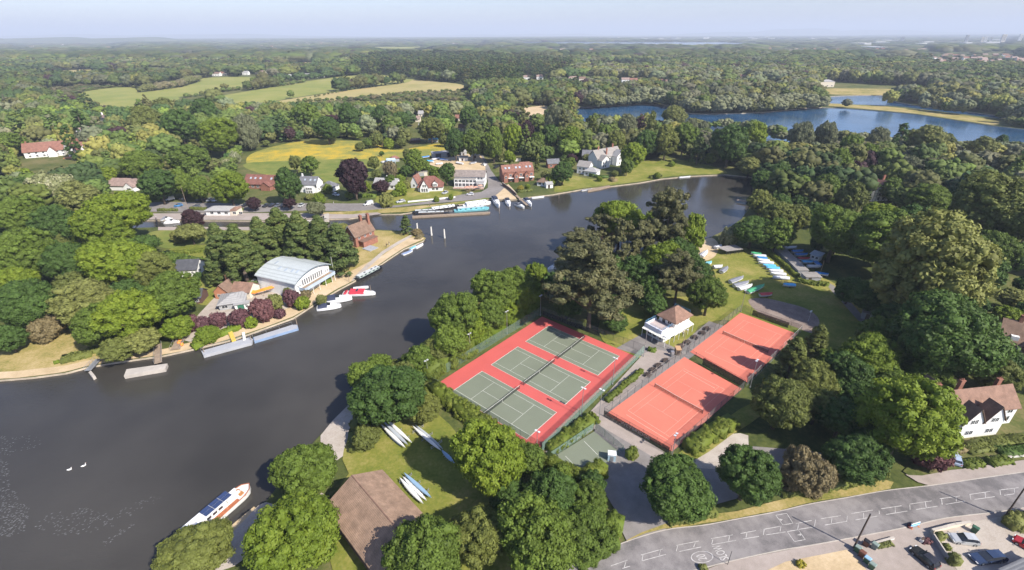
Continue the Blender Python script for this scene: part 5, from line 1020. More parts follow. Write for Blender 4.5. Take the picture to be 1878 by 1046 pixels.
def boat(kind,s_,b_,label,B=None,col=GEL,cov=None,z=WZ,group=None,L=None,name=None,cat='boat'):
    """s_: stern pixel, b_: bow pixel"""
    a=G(*s_,z); b=G(*b_,z); c=(a+b)/2; L=L or (b-a).length; ang=math.atan2(b.y-a.y,b.x-a.x)
    r=empty(name or {'cruiser':'motor_cruiser','narrow':'narrowboat','launch':'launch','dinghy':'dinghy','shell':'rowing_shell','barge':'barge','punt':'rowing_boat'}[kind],(c.x,c.y,z),ang,label,cat,group)
    if kind in('cruiser','launch'):
        B=B or L*.34; H=.13*L if kind=='cruiser' else .8
        mb=MB(); mb.loft(hullrings(L,B,H,.5)); mb.build('hull',col,r)
        mb=MB(); mb.loft([[(x,-w,z1),(x,w,z1),(x,w,z1+.05),(x,-w,z1+.05)] for x,w,z1 in ((-L*.48,B*.40,H+.01),(0,B*.44,H+.02),(L*.22,B*.38,H+.05),(L*.42,B*.12,H+.10))]); mb.build('deck',M('pale_deck',(.55,.54,.50),.6,.08,1),r)
        mb=MB(); mb.loft([[(x,-w,H),(x,-w*.8,zt),(x,w*.8,zt),(x,w,H)] for x,w,zt in ((-L*.10,B*.40,H+.55),(L*.08,B*.38,H+.6),(L*.26,B*.26,H+.35),(L*.34,B*.15,H+.12))]); mb.build('cabin',GEL,r)
        mb=MB(); mb.loft([[(x,-w,z_),(x,w,z_),(x,w,z_+.08),(x,-w,z_+.08)] for x,w,z_ in ((-L*.08,B*.30,H+1.0),(L*.07,B*.31,H+.62))]); mb.build('windscreen',GLASS,r)
        if cov: mb=MB(); mb.loft([[(x,-B*.42,H),(x,-B*.36,zt),(x,B*.36,zt),(x,B*.42,H)] for x,zt in ((-L*.45,H+.35),(-L*.28,H+.95),(-L*.06,H+1.05))]); mb.build('canopy',cov,r)
        mb=MB(); pts=[(L*.05,-B*.44,H+.45),(L*.25,-B*.38,H+.5),(L*.46,0,H+.6),(L*.25,B*.38,H+.5),(L*.05,B*.44,H+.45)]; mb.path(pts,.025,5)
        for p in pts: mb.tube((p[0],p[1],H),p,.02,.02,4)
        mb.build('rail',METAL,r)
    elif kind=='narrow' or kind=='barge':
        B=B or (2.2 if kind=='narrow' else 4.2); H=.75
        mb=MB(); mb.loft(hullrings(L,B,H,.16,tr=.7,n=14,keel=.9,sheer=.5)); mb.build('hull',BLACK if kind=='narrow' else col,r)
        h1=1.5 if kind=='narrow' else 1.9; mb=MB(); mb.loft([[(x,-B*.42,H),(x,-B*.36,h1),(x,B*.36,h1),(x,B*.42,H)] for x in (-L*.40,L*.34)]); cb=mb.build('cabin',cov or col,r)
        mb=MB(); mb.bx(-L*.405,L*.345,-B*.38,B*.38,h1+.003,h1+.05); mb.build('cabin_roof',M('cabin_top_'+col.name,tuple(min(.75,c*1.1) for c in (.45,.47,.46)),.6,.1,1) if col is not WHITE else WHITE,r)
        for k in range(5):
            x=-L*.33+L*.6*k/4
            for s2 in (-1,1): mb=MB(); mb.box((x,s2*B*.405,(H+h1)/2+.05),(.9,.05,.36)); mb.build('window',GLASS,cb)
        for k in (-.15,.1,.25): mb=MB(); mb.box((L*k,0,h1+.12),(.7,.5,.14)); mb.build('roof_box',DARKM,r)
    elif kind=='dinghy':
        L=max(L,3.6); B=B or 1.7; mb=MB(); mb.loft(hullrings(L,B,.55,.6,z0=.45,tr=.85,keel=.35)); mb.build('hull',col,r)
        mb=MB(); rr=hullrings(L*1.02,B*1.05,.58,.6,z0=.45); mb.loft([[p[0],(p[0][0],0,p[0][2]+.32),p[5]] for p in rr]); mb.build('cover',cov or WHITECV,r)
        mb=MB(); mb.bx(-L*.35,L*.55,-.05,.05,.3,.38); mb.bx(-.15,-.05,-.8,.8,.25,.33); mb.build('trolley',METAL,r)
        for s2 in (-1,1): mb=MB(); mb.tube((-.1,s2*.78,.25),(-.1,s2*.9,.25),.24,.24,10); mb.build('wheel',RUBBER,r)
    elif kind=='shell':
        mb=MB(); n=14; rings=[]
        for i in range(n+1):
            t=i/n; w_=max(.03,(B or .55)/2*math.sin(math.pi*min(1,max(0,t)))**.6); x=-L/2+L*t; rings.append([(x,w_*math.cos(q),.0+.24*math.sin(q)) for q in (math.radians(a_) for a_ in (0,45,90,135,180))]+[(x,-w_*.8,-.05),(x,w_*.8,-.05)])
        mb.loft(rings); mb.build('hull',col,r); mb=MB()
        for k in (-.2,-.07,.06,.19): mb.tube((L*k,-.75,-.05),(L*k,.75,-.05),.02,.02,4)
        mb.build('rigger',METAL,r)
    elif kind=='punt':
        B=B or L*.36; mb=MB(); mb.loft(hullrings(L,B,.5,.5)); mb.build('hull',col,r); mb=MB(); rr=hullrings(L*.96,B*.9,.52,.5); mb.loft([[p[0],(p[0][0],0,p[0][2]+.18),p[5]] for p in rr]); mb.build('cover',cov or BLUEC,r)
    return r
# houseboat with solar panels
a=G(340,1000,WZ); b=G(460,896,WZ); L=(b-a).length; r=empty('houseboat',((a.x+b.x)/2,(a.y+b.y)/2,WZ),math.atan2(b.y-a.y,b.x-a.x),'white houseboat with six solar panels and varnished side deck at the near bank','houseboat')
B=3.1; mb=MB(); mb.loft(hullrings(L,B,1.0,.22,tr=.75,n=16,keel=.8,sheer=.6)); mb.build('hull',HULLW,r)
mb=MB(); mb.bx(-L*.44,L*.12,-.45,1.42,1.0,2.35); cb=mb.build('cabin',WHITE,r); mb=MB(); mb.bx(-L*.45,L*.13,-.55,1.5,2.353,2.43); mb.build('cabin_roof',GEL,r)
mb=MB(); mb.bx(L*.14,L*.34,-.3,1.3,1.0,1.75); mb.build('fore_cabin',WHITE,r)
for i in range(3):
    for j in range(2): mb=MB(); x=-L*.17+i*1.72; y=-.42+j*.98; mb.bx(x,x+1.62,y,y+.9,2.5,2.55); sp=mb.build('solar_panel',PANEL,r); mb=MB(); mb.bx(x-.03,x+1.65,y-.03,y+.93,2.47,2.497); mb.build('panel_frame',METAL,sp)
mb=MB(); mb.bx(-L*.40,L*.36,-1.5,-.62,1.0,1.08); mb.build('side_deck',VARN,r)
mb=MB(); rr=hullrings(L,B,1.0,.22,tr=.75,n=16,sheer=.6); mb.path([tuple(Vector(p[0])+Vector((0,0,.12))) for p in rr],.09,5); mb.path([tuple(Vector(p[5])+Vector((0,0,.12))) for p in rr[10:]],.09,5); mb.build('gunwale',VARN,r)
mb=MB(); mb.bx(L*.36,L*.44,-.8,.8,1.0,1.1); mb.ell((L*.33,.4,1.35),(.5,.5,.45)); mb.bx(L*.30,L*.36,-.9,-.2,1.0,1.5); mb.build('foredeck_gear',M('rust_orange',(.42,.19,.07),.8,.3,2),r)
for k in range(6): mb=MB(); x=-L*.4+k*L*.085; mb.box((x,-.46,1.75),(.8,.06,.5)); mb.build('window',GLASS,cb)
mb=MB()
for k in range(3): mb.bx(-L*.34,-L*.24,.05+k*.3,.1+k*.3,2.5,2.56)
mb.build('roof_rack',METAL,r); mb=MB(); mb.tube((-L*.49,.9,1),(-L*.53,1.6,2.2),.04,.04,5); mb.tube((-L*.53,1.6,2.2),(-L*.46,1.2,2.3),.03,.03,5); mb.build('stern_rail',METAL,r)
hm=G(428,965,.05); area('mooring_edge',[(412,975),(466,930),(474,936),(422,985)],SAND,z=.12,smooth=1)
boat('launch',(630,541),(689,540),'white launch with a long red canopy moored below the boat club',B=3.1,cov=None)
lr=COL.objects['launch']; Lr=(G(689,540,WZ)-G(630,541,WZ)).length; mb=MB(); mb.loft([[(x,-1.35,.8),(x,-1.1,1.75),(x,1.1,1.75),(x,1.35,.8)] for x in (-Lr*.28,Lr*.16)]); mb.build('canopy',REDC_,lr); mb=MB(); mb.loft([[(x,-1.3,.8),(x,-.9,zt),(x,.9,zt),(x,1.3,.8)] for x,zt in ((-Lr*.47,1.0),(-Lr*.38,1.5))]); mb.build('stern_cover',REDC_,lr)
boat('cruiser',(582,569),(626,563),'small white cruiser with navy windscreen cover nearest the bank wall',B=2.8,cov=NAVY); boat('cruiser',(594,556),(646,549),'larger white cruiser with dark blue canopy beside the red launch',B=3.1,cov=NAVY); boat('punt',(648,531),(676,528),'slim white tender moored behind the red launch',cov=WHITECV)
boat('narrow',(652,516),(701,491),'grey green narrowboat moored along the lock island bank',B=2.3,col=DECKG,cov=M('grey_green_paint',(.28,.34,.32),.6,.1,1)); boat('punt',(738,469),(757,461),'small boat with blue cover at the island tip',B=1.9,cov=M('slate_blue_cover',(.22,.28,.42),.7,.1,1)); boat('punt',(752,459),(763,453),'small teal boat at the island tip',B=1.6,cov=TURQ); boat('punt',(762,457),(776,449),'small white boat at the island tip',B=1.8,cov=WHITECV)
boat('cruiser',(1044,484),(1004,502),'white and blue cruiser poking out from under the pines',B=3.2,cov=LBLUE)
boat('narrow',(787,387),(842,379.5),'white narrowboat moored against the village bank',B=2.3,col=WHITE,cov=WHITE); boat('narrow',(757,391.5),(806,389),'dark grey workboat outside the white narrowboat',B=2.4,cov=DARKM,col=DECKG); boat('narrow',(762,395),(824,393),'rusty long boat on the outside of the moorings',B=2.4,cov=DWOOD,col=DECKG)
boat('barge',(850,380),(900,373),'broad white covered barge at the village mooring',B=4.6,col=WHITE,cov=WHITE); boat('barge',(833,388.5),(897,383.5),'turquoise barge with pale top outside the white barge',B=3.8,col=TURQ,cov=TURQ); 
boat('cruiser',(905,366),(915,382),'blue and white cruiser moored bow out by the slipway',B=2.8,cov=NAVY); boat('cruiser',(929,368),(934,380),'white cruiser with dark canopy by the slipway',B=2.6,cov=BLACK); boat('cruiser',(946,377),(962,383),'open motorboat left of the small jetty',B=2.2,cov=GREYCV,col=HULLW); boat('cruiser',(962,368),(974,380),'white cruiser right of the small jetty',B=2.4,cov=NAVY); boat('punt',(975,365),(998,362),'long white boat against the brick terrace wharf',B=2.2,cov=WHITECV)
boat('punt',(1245,327),(1266,325),'white boat moored at the end of the villa lawn',B=2.0,cov=WHITECV); boat('punt',(1066,351),(1085,348),'small pale dinghy moored below the villa lawn',B=1.6,cov=GREYCV)
boat('cruiser',(302,411),(330,408),'white cruiser waiting in the lock channel',B=2.8,cov=WHITECV); boat('cruiser',(296,405),(318,403),'second white cruiser in the lock channel behind the first',B=2.6,cov=GREYCV)
# dinghies on land
dg=[((1392,469),(1379,468),GREENCV,'small green covered dinghy at the far end of the lawn row'),((1403,473),(1381,473),WHITECV,'white covered dinghy, second from the far end of the lawn row'),((1405,478),(1388,476),BLUEC,'blue covered dinghy between white ones in the lawn row'),((1410,482),(1388,480),WHITECV,'white covered dinghy just below the first blue one'),((1417,486),(1390,485),WHITECV,'long white hulled boat in the middle of the lawn row'),((1421,492),(1398,490),LBLUE,'bright blue covered boat, larger of two'),((1428,496),(1404,495),LBLUE,'bright blue covered boat, lower of two'),((1434,501),(1409,500),WHITECV,'white dinghy directly below the bright blue ones'),((1440,507),(1412,505),WHITECV,'white dinghy second below the bright blue ones'),((1446,514),(1416,512),GEL,'long white open boat near the hedge corner'),((1457,527),(1435,526),LBLUE,'blue and white dinghy alone at the hedge corner'),
 ((1338,521),(1362,512),GREYCV,'pointed white dinghy with grey cover on the near row'),((1345,528),(1372,521),GREYCV,'second grey covered dinghy on the near row'),((1354,534),(1378,527),WHITECV,'white dinghy between grey covered ones on the near row'),((1371,540),(1400,527),GREENCV,'large green tarpaulin covered boat by the floodlight'),((1393,545),(1415,543),REDC2,'white dinghy with dark red cover beside the shingle'),((1292,488),(1303,485),TURQ,'green and white dinghy under the pine edge'),((1311,493),(1321,492),WHITECV,'white dinghy partly hidden by the round tree'),((1322,503),(1333,494),GREYCV,'grey covered dinghy beside the round tree'),((1286,474),(1296,464),WHITECV,'white boat propped by the launching ramp'),((1311,458),(1322,454),WHITECV,'white upturned dinghy at the left of the boat rack'),
 ((1440,458),(1460,457),WHITECV,'pale dinghy at the far end of the shaded compound'),((1452,465),(1472,464),BLUEC,'first blue covered dinghy in the shaded compound'),((1458,471),(1480,470),BLUEC,'second blue covered dinghy in the shaded compound'),((1462,478),(1484,478),REDC2,'red hulled dinghy in the shaded compound'),((1470,484),(1490,484),LBLUE,'light blue dinghy in the shaded compound'),((1480,492),(1502,492),WHITECV,'white dinghy with spars in the shaded compound'),((1494,504),(1518,508),BLUEC,'blue pointed dinghy by the grey shelter'),((1495,484),(1504,492),BLUEC,'blue tarpaulin covered boat beside the white cabin')]
for s_,b_,c_,lb in dg: boat('dinghy',s_,b_,lb,cov=c_,z=.1,group='dinghies parked ashore',B=2.0)
for s_,b_,c_,lb in [((774,291),(788,289),BLUEC,'blue covered boat at the left of the boatyard'),((792,295),(806,292),WHITECV,'white cruiser hull on land in the boatyard'),((808,294),(822,296),BLUEC,'blue covered boat in the middle of the boatyard'),((838,300),(850,303),WHITECV,'white hull behind the pub roof'),((862,302),(874,300),GREYCV,'grey covered boat behind the pub roof'),((800,303),(812,302),WHITECV,'white boat at the front of the boatyard'),((784,297),(796,299),LBLUE,'light blue boat between the tree and the yard'),((812,288),(824,287),WHITECV,'white covered boat in front of the black shed'),((700,300),(712,297),WHITECV,'white boat under the shelter left of the boatyard')]: boat('dinghy',s_,b_,lb,cov=c_,z=.1,B=2.8,group='boats ashore in the boatyard')
SH=[((709,770),(755,812),0,WHITE,'topmost white rowing shell of the first rack on the boathouse lawn'),((704,774),(748,816),0,M('shell_grey',(.40,.44,.48),.3,.05,1),'grey rowing shell second in the first rack on the lawn'),((700,780),(743,821),0,WHITE,'lowest left white rowing shell of the first rack'),((706,786),(735,818),.5,M('shell_blue',(.25,.38,.52),.3,.05,1),'blue grey rowing shell low in the first rack'),
 ((757,782),(808,826),0,WHITE,'long white rowing shell beside the hedge on the lawn'),((762,780),(812,824),.4,MATS['shell_grey'],'grey rowing shell beside the long white one'),((810,826),(834,850),0,MATS['shell_blue'],'blue rowing shell half under the round shadowed tree'),
 ((741,868),(791,913),0,MATS['shell_blue'],'light blue rowing shell on the rack beside the boathouse'),((733,877),(776,924),0,WHITE,'white rowing shell nearest the boathouse wall'),((739,875),(782,918),.4,WHITE,'white rowing shell in the middle of the boathouse rack'),((929,924),(953,946),0,WHITE,'white rowing shell in the dark gap of the trees'),((927,930),(950,951),.3,MATS['shell_grey'],'grey rowing shell in the dark gap of the trees')]
for s_,b_,dz,c_,lb in SH: boat('shell',s_,b_,lb,col=c_,z=.95-dz,group='rowing shells on racks',cat='rowing boat',B=.85)
for i,(p,q,lb) in enumerate([((706,777),(748,818),'under the first group of shells'),((759,783),(810,826),'beside the hedge'),((737,873),(784,918),'beside the boathouse'),((928,927),(951,948),'in the dark gap of the trees')]):
    a=G(*p);b=G(*q);c=(a+b)/2; r=empty('boat_rack',(c.x,c.y,0),math.atan2(b.y-a.y,b.x-a.x),'grey metal trestle rack for rowing shells '+lb,'rack','racks for rowing shells'); L=(b-a).length
    for k in (-.33,0,.33):
        mb=MB(); mb.bx(L*k-.05,L*k+.05,-1.5,1.5,.6,.68); mb.bx(L*k-.05,L*k+.05,-1.5,1.5,.2,.26)
        for y in (-1.4,0,1.4): mb.tube((L*k,y,0),(L*k,y,1.0),.04,.04,5)
        mb.build('trestle',METAL,r)
# ------------------------------------------------------------------ pontoons and jetties
def pontoon(px,label,mat,z=.25,edge=None,rails=None,th=.5):
    pts=[G(*p,z+WZ+.55) for p in px]; c=sum(pts,Vector((0,0,0)))/len(pts); r=empty('pontoon',(c.x,c.y,WZ),0,label,'pontoon')
    loc=[(p.x-c.x,p.y-c.y) for p in pts]; mb=MB(); mb.prism(loc,.0-.2,z+.55); mb.build('float',edge or mat,r); cx=.97
    mb=MB(); mb.prism([(x*cx,y*cx) for x,y in loc],z+.553,z+.60); mb.build('deck',mat,r)
    if rails:
        mb=MB()
        for i in rails:
            a=Vector(loc[i]+(z+.6,)); b=Vector(loc[(i+1)%len(loc)]+(z+.6,)); k=max(1,int((b-a).length/3))
            for j in range(k+1): p=a+(b-a)*j/k; mb.tube(p,p+Vector((0,0,1)),.03,.03,4)
            mb.tube(a+Vector((0,0,1)),b+Vector((0,0,1)),.025,.025,4)
        mb.build('railing',METAL,r)
    return r
PBL=M('pontoon_blue',(.20,.28,.42),.6,.15,.8); PGR=M('pontoon_grey_deck',(.34,.35,.37),.7,.1,.6)
pontoon([(373,652.5),(461,629),(464,622),(457,619),(369,644)],'long pale grey floating pontoon below the purple shrubs',PGR,edge=PGR,rails=[3]); pontoon([(466,626),(547,602),(545,595.5),(536,596),(464,619)],'long pale floating pontoon with blue end edge',PGR,edge=PBL,rails=[3])
pontoon([(227,690),(303,677),(307,667),(232,677.5)],'pale cream floating landing stage at the foot of the brown gangway',CONC,z=.35)
def gangway(p,q,w,label,mat,z0=.35,z1=.1,rail=True):
    a=G(*p,.3);b=G(*q,.1); L=(b-a).length; r=empty('gangway',(a.x,a.y,.3),math.atan2(b.y-a.y,b.x-a.x),label,'gangway'); mb=MB(); mb.loft([[(0,-w/2,z0),(0,w/2,z0),(0,w/2,z0+.12),(0,-w/2,z0+.12)],[(L,-w/2,z1),(L,w/2,z1),(L,w/2,z1+.12),(L,-w/2,z1+.12)]]); mb.build('walkway',mat,r)
    if rail:
        for s2 in (-1,1):
            mb=MB(); mb.path([(0,s2*w/2,z0+1),(L,s2*w/2,z1+1)],.04,5)
            for k in range(5): t=k/4; mb.tube((L*t,s2*w/2,z0+(z1-z0)*t),(L*t,s2*w/2,z0+(z1-z0)*t+1),.03,.03,4)
            mb.build('handrail',METAL,r)
gangway((291,634),(291,668),1.7,'brown decked gangway with white rails down to the cream landing stage',WOOD); gangway((182,661),(162,682),1.5,'grey gangway over the bank at the left lawn end',METAL); gangway((182,661),(162,682),.1,'x',METAL) if 0 else None
pontoon([(162,683),(170,693),(175,690),(167,680)],'small grey float at the foot of the left gangway',CONC); gangway((419,602),(430,628),1.1,'yellow footbridge from the bank to the long pontoon',M('yellow_paint',(.60,.42,.08),.6,.15,1),rail=False); gangway((447,612),(449,626),.7,'short white footbridge onto the long pontoon',WHITE,rail=False)
gangway((335,618),(322,643),2.4,'timber slip with handrails at the end of the purple shrubs',WOOD); gangway((945,358),(967,378),1.3,'wooden jetty beside the slipway',WOOD,rail=False); gangway((1386,374),(1352,368),2.0,'pale wooden landing stage jutting from the right river bank',WOOD,rail=False)
pontoon([(756,399),(898,391),(899,388.5),(756,396)],'long pale wharf edge pontoon outside the village moorings',WOOD,z=.05)
pontoon([(1078,351),(1100,347),(1120,342),(1118,340),(1098,344),(1078,348)],'timber landing edge below the villa lawn',WOOD,z=.05)
def pole(px,py,ty,label,mat=WOOD,r0=.13,name='mooring_post',cat='mooring post',group=None,z=0,cap=None,arm=False):
    g=G(px,py,z); lo,hi=0,30
    for _ in range(40):
        m_=(lo+hi)/2
        if PX(g.x,g.y,z+m_)[1]>ty: lo=m_
        else: hi=m_
    r=empty(name,(g.x,g.y,z),0,label,cat,group); mb=MB(); mb.tube((0,0,-.3),(0,0,lo),r0,r0*.8,8); mb.build('shaft',mat,r)
    mb=MB(); mb.ell((0,0,lo),(r0*.9,r0*.9,.08)); mb.build('cap',cap or DARKM,r)
    if arm: mb=MB(); mb.tube((-.9,0,lo-.4),(.9,0,lo-.4),.05,.05,5); mb.build('crossarm',DWOOD,r)
    return r
PW=M('white_pile',(.62,.60,.55),.8,.15,2)
for x,y,t,l in [(766,427,409,'left of three white piles standing in the river'),(791.5,432,415.5,'middle of three white piles standing in the river'),(815.5,437,420,'right of three white piles standing in the river')]: pole(x,y,t,l,PW,.38,z=WZ)
for x,y,t,l in [(376,651,638,'rusty post at the left end of the long pontoon'),(546,600,582,'post with pale top at the blue pontoon end'),(462,628,616,'post between the two long pontoons'),(681,540,523,'slim grey mooring pole beyond the red launch'),(916,392,378,'white pile between the two slipway cruisers'),(641,520,503,'mooring pole on the bank beside the narrowboat'),(1025,364,352,'white post in the water by the riverside tree'),(338,1046,1028,'post behind the stern of the solar panel boat')]: pole(x,y,t,l,WOOD,.10,z=WZ)
pole(1565,1006,943,'leaning looking brown utility pole beside the row of bins',DWOOD,.14,'utility_pole','utility pole',arm=False); pole(1840,952,893,'brown utility pole beside the roadside bush at the right edge',DWOOD,.14,'utility_pole','utility pole'); pole(1334,1037,1012,'thin signpost at the kerb beside the SLOW lettering',DARKM,.05,'signpost','signpost')
for x,y,t,l in [(346,387,341,'tall thin pole beside the lock lane'),(392,519,500,'pole between the bungalow and the terracotta gable'),(842,280,256,'pole in front of the tall row of trees'),(879,286,262,'pole at the village road'),(704,318,286,'pole in the gardens left of the boatyard'),(623,362,336,'pale pole by the copper beech drive'),(1612,565,548,'leaning spar in the shaded lane'),(1503,505,478,'mast standing in the dinghy compound'),(620,505,492,'pole beside the boat club balcony')]: pole(x,y,t,l,WOOD,.10,'pole','pole')
# ------------------------------------------------------------------ vehicles
def paint(name,col): return M('car_paint_'+name,col,.22,.03,1,metal=.25,spec=.7)
def car(front,rear,col,label,W=1.8,H=1.5,van=False,z=0.12,group=None,detail=True):
    a=G(*rear,z); b=G(*front,z); c=(a+b)/2; L=(b-a).length; L=min(max(L,3.9),5.6); r=empty('van' if van else 'parked_car',(c.x,c.y,z),math.atan2(b.y-a.y,b.x-a.x),label,'van' if van else 'car',group)
    hw=W/2; mb=MB()
    prof=[(-L/2,.35,.80),(-L/2+.1,.28,.95),(-L*.2,.25,.98),(L*.2,.25,.95),(L/2-.25,.28,.80),(L/2,.38,.62)]
    mb.loft([[(x,-hw*f,zb),(x,-hw*f,zt*.75),(x,-hw*f*.92,zt),(x,hw*f*.92,zt),(x,hw*f,zt*.75),(x,hw*f,zb)] for (x,zb,zt),f in zip(prof,(.86,.97,1,1,.96,.80))]); body=mb.build('body',col,r)
    if van: cp=[(-L*.49,.97,1.95),(-L*.47,.97,2.0),(L*.10,.97,2.0),(L*.30,.9,1.0)]
    else: cp=[(-L*.46,.86,.97),(-L*.36,.80,H-.12),(-L*.20,.78,H),(L*.02,.78,H-.03),(L*.22,.88,.97)]
    rings=[]
    for x,f,zt in cp: rings.append([(x,-hw*.93,.92),(x,-hw*f*.88,zt),(x,hw*f*.88,zt),(x,hw*.93,.92)])
    mb=MB(); mb.loft(rings); mb.build('cabin_glass' if not van else 'cargo_body',GLASS if not van else col,r)
    if not van: mb=MB(); mb.loft([[(x,-hw*.74,zz),(x,hw*.74,zz),(x,hw*.70,zz+.05),(x,-hw*.70,zz+.05)] for x,zz in ((-L*.40,H-.13),(-L*.22,H+.0),(L*.03,H-.03))]); [mb.tube((-L*.40,s2*hw*.74,H-.10),(-L*.46,s2*hw*.86,.95),.07,.07,4) or mb.tube((L*.03,s2*hw*.72,H-.02),(L*.22,s2*hw*.86,.95),.05,.05,4) or mb.tube((-L*.12,s2*hw*.75,H-.02),(-L*.12,s2*hw*.93,.93),.05,.05,4) for s2 in (-1,1)]; mb.build('roof_panel',col,r)
    else: mb=MB(); mb.loft([[(L*.12,-hw*.8,1.96),(L*.12,hw*.8,1.96),(L*.12,hw*.82,2.0),(L*.12,-hw*.82,2.0)],[(L*.305,-hw*.82,1.06),(L*.305,hw*.82,1.06),(L*.32,hw*.82,1.06),(L*.32,-hw*.82,1.06)]]); mb.build('windscreen',GLASS,r)
    for x in (-L*.30,L*.31):
        for s2 in (-1,1):
            mb=MB(); mb.tube((x,s2*(hw-.22),.33),(x,s2*(hw+.015),.33),.33,.33,14); wh=mb.build('wheel',RUBBER,r)
            if detail: mb=MB(); mb.tube((x,s2*(hw+.016),.33),(x,s2*(hw+.03),.33),.2,.18,10); mb.build('rim',METAL,wh)
    if detail:
        for s2 in (-1,1):
            mb=MB(); mb.box((L/2-.12,s2*hw*.68,.64),(.22,.38,.14)); mb.build('headlight',M('lamp_clear',(.6,.62,.65),.15,.05,1),r)
            mb=MB(); mb.box((-L/2+.04,s2*hw*.72,.78),(.1,.3,.16)); mb.build('tail_light',M('lamp_red',(.35,.02,.02),.3,.05,1),r)
            mb=MB(); mb.box((L*.14,s2*(hw+.12),1.0),(.14,.2,.13)); mb.build('wing_mirror',col,r)
    return r
SIL=paint('silver',(.50,.51,.51)); DBL=paint('dark_blue',(.035,.055,.11)); BLK=paint('black',(.03,.03,.035)); RED=paint('red',(.42,.025,.03)); WHT=paint('white',(.68,.68,.68)); BLU=paint('blue',(.05,.20,.42)); GRY=paint('grey',(.14,.15,.16)); LBL=paint('pale_blue',(.40,.48,.58))
car((1741,990),(1790,996),SIL,'silver hatchback with dark roof panel on the gravel drive'); car((1778,1030),(1840,1023),DBL,'dark blue saloon beside the pale yellow bush',1.85,1.45); car((1672,1008),(1716,1046),BLK,'long dark car in the shade of the bushes on the left drive',1.9,1.5); car((1862,993),(1905,1018),RED,'red car cut by the right frame edge'); car((1746,836),(1752,853),LBL,'pale blue car glimpsed beside the plum tree at the gabled house')
for i,(f,b_,c_,v,l) in enumerate([((304,369),(321,366),WHT,True,'white van at the left end of the lock car park'),((340,370),(330,367),BLK,False,'black car right of the white van'),((322,380),(333,378),BLU,False,'bright blue car behind the left lock hedge'),((361,370),(367,366),GRY,False,'first dark car of the row beside the bright tree'),((372,370),(378,366),BLK,False,'second dark car of the row beside the bright tree'),((381,371),(388,367),SIL,False,'silver car of the row beside the bright tree'),((391,371),(398,367),WHT,False,'white car at the end of the row under the bright tree'),((354,381),(366,380),GRY,False,'grey car beside the right lock hedge'),((484,381),(492,378),BLK,False,'black car right of the first small copper tree'),((495,381),(503,377),BLK,False,'next black car beside the copper tree'),((506,381),(513,377),GRY,False,'dark grey car between the two small copper trees'),((515,381),(523,377),BLK,False,'black car left of the second small copper tree'),((549,381),(556,377),SIL,False,'silver car right of the second small copper tree'),((446,380),(454,377),BLK,False,'black car left of the first small copper tree'),((667,378),(684,374),WHT,True,'white camper van on the lockside lane'),((727,373),(743,370),SIL,False,'silver estate car on the lane before the village'),((856,358),(868,358),WHT,False,'white car parked outside the pub'),((700,385),(0,0),None,0,''),((884,302),(890,305),WHT,False,'white car behind the pub by the village road'),((622,360),(612,358),WHT,False,'white car in the drive by the slate garage'),((812,357),(820,354),SIL,False,'silver car between the cottage and the pub'),((906,310),(914,306),BLK,False,'black car at the brick terrace corner')]):
    if c_ is not None: car(f,b_,c_,l,van=bool(v),detail=False,group='vehicles parked along the lock lane' )
# ------------------------------------------------------------------ small things
def bin_(px,py,col,lid,label,s=1.0,rz=.6):
    g=G(px,py,.15); r=empty('wheelie_bin',(g.x,g.y,.1),rz,label,'wheelie bin','bins by the drives'); mb=MB(); mb.loft([[(x,y,z) for x,y in ((-a,-b),(a,-b),(a,b),(-a,b))] for z,a,b in ((.05,.24*s,.28*s),(1.0*s,.3*s,.36*s))]); mb.build('body',col,r)
    mb=MB(); mb.loft([[(x,y,z) for x,y in ((-a,-b),(a,-b),(a,b+.05),(-a,b+.05))] for z,a,b in ((1.003*s,.32*s,.38*s),(1.09*s,.26*s,.3*s))]); mb.build('lid',lid,r)
    for s2 in (-1,1): mb=MB(); mb.tube((s2*.26*s,.3*s,.1),(s2*.33*s,.3*s,.1),.1,.1,8); mb.build('wheel',RUBBER,r)
GB=M('bin_green',(.035,.10,.055),.5,.1,1); BB=M('bin_brown',(.14,.055,.035),.5,.1,1); TB=M('bin_lid_blue',(.25,.42,.58),.5,.1,1); GL=M('bin_grey_green',(.20,.26,.23),.5,.1,1)
for x,y,c_,l_,t in [(1571,1012,GB,GL,'green wheelie bin nearest the utility pole'),(1579,1021,BB,BB,'brown wheelie bin second from the utility pole'),(1588,1032,GB,TB,'green wheelie bin with pale blue lid in the row'),(1597,1043,GB,GL,'green wheelie bin at the lower end of the row'),(1602,1006,GL,GL,'grey green bin against the raised bed'),(1587,1001,BB,BLACK,'dark bin left of the raised bed'),(1785,976,GB,GB,'large green bin on the gravel drive')]: bin_(x,y,c_,l_,t,1.25)
def wall(px,h,w,mat,label,name='wall',cat='wall'):
    P=[G(*p) for p in px]; r=empty(name,tuple(P[0]),0,label,cat); mb=MB(); cp=MB()
    for a,b in zip(P[:-1],P[1:]):
        m_=(a+b)/2-P[0]; L=(b-a).length; an=math.atan2(b.y-a.y,b.x-a.x); mb.box((m_.x,m_.y,h/2),(L,w,h),an); cp.box((m_.x,m_.y,h+.04),(L+.05,w+.1,.075),an)
    mb.build('wall_body',mat,r); cp.build('coping',CONC,r); return r
wall([(1706,979),(1748,968),(1776,964)],1.0,.3,CREAM,'low cream garden wall between the pavement and the silver car'); wall([(1602,1000),(1638,990)],.6,.25,WHITE,'low white wall of the raised bed beside the bins'); wall([(1708,988),(1735,1030)],1.2,.12,GREYW,'grey board fence between the two drives','board_fence','fence')
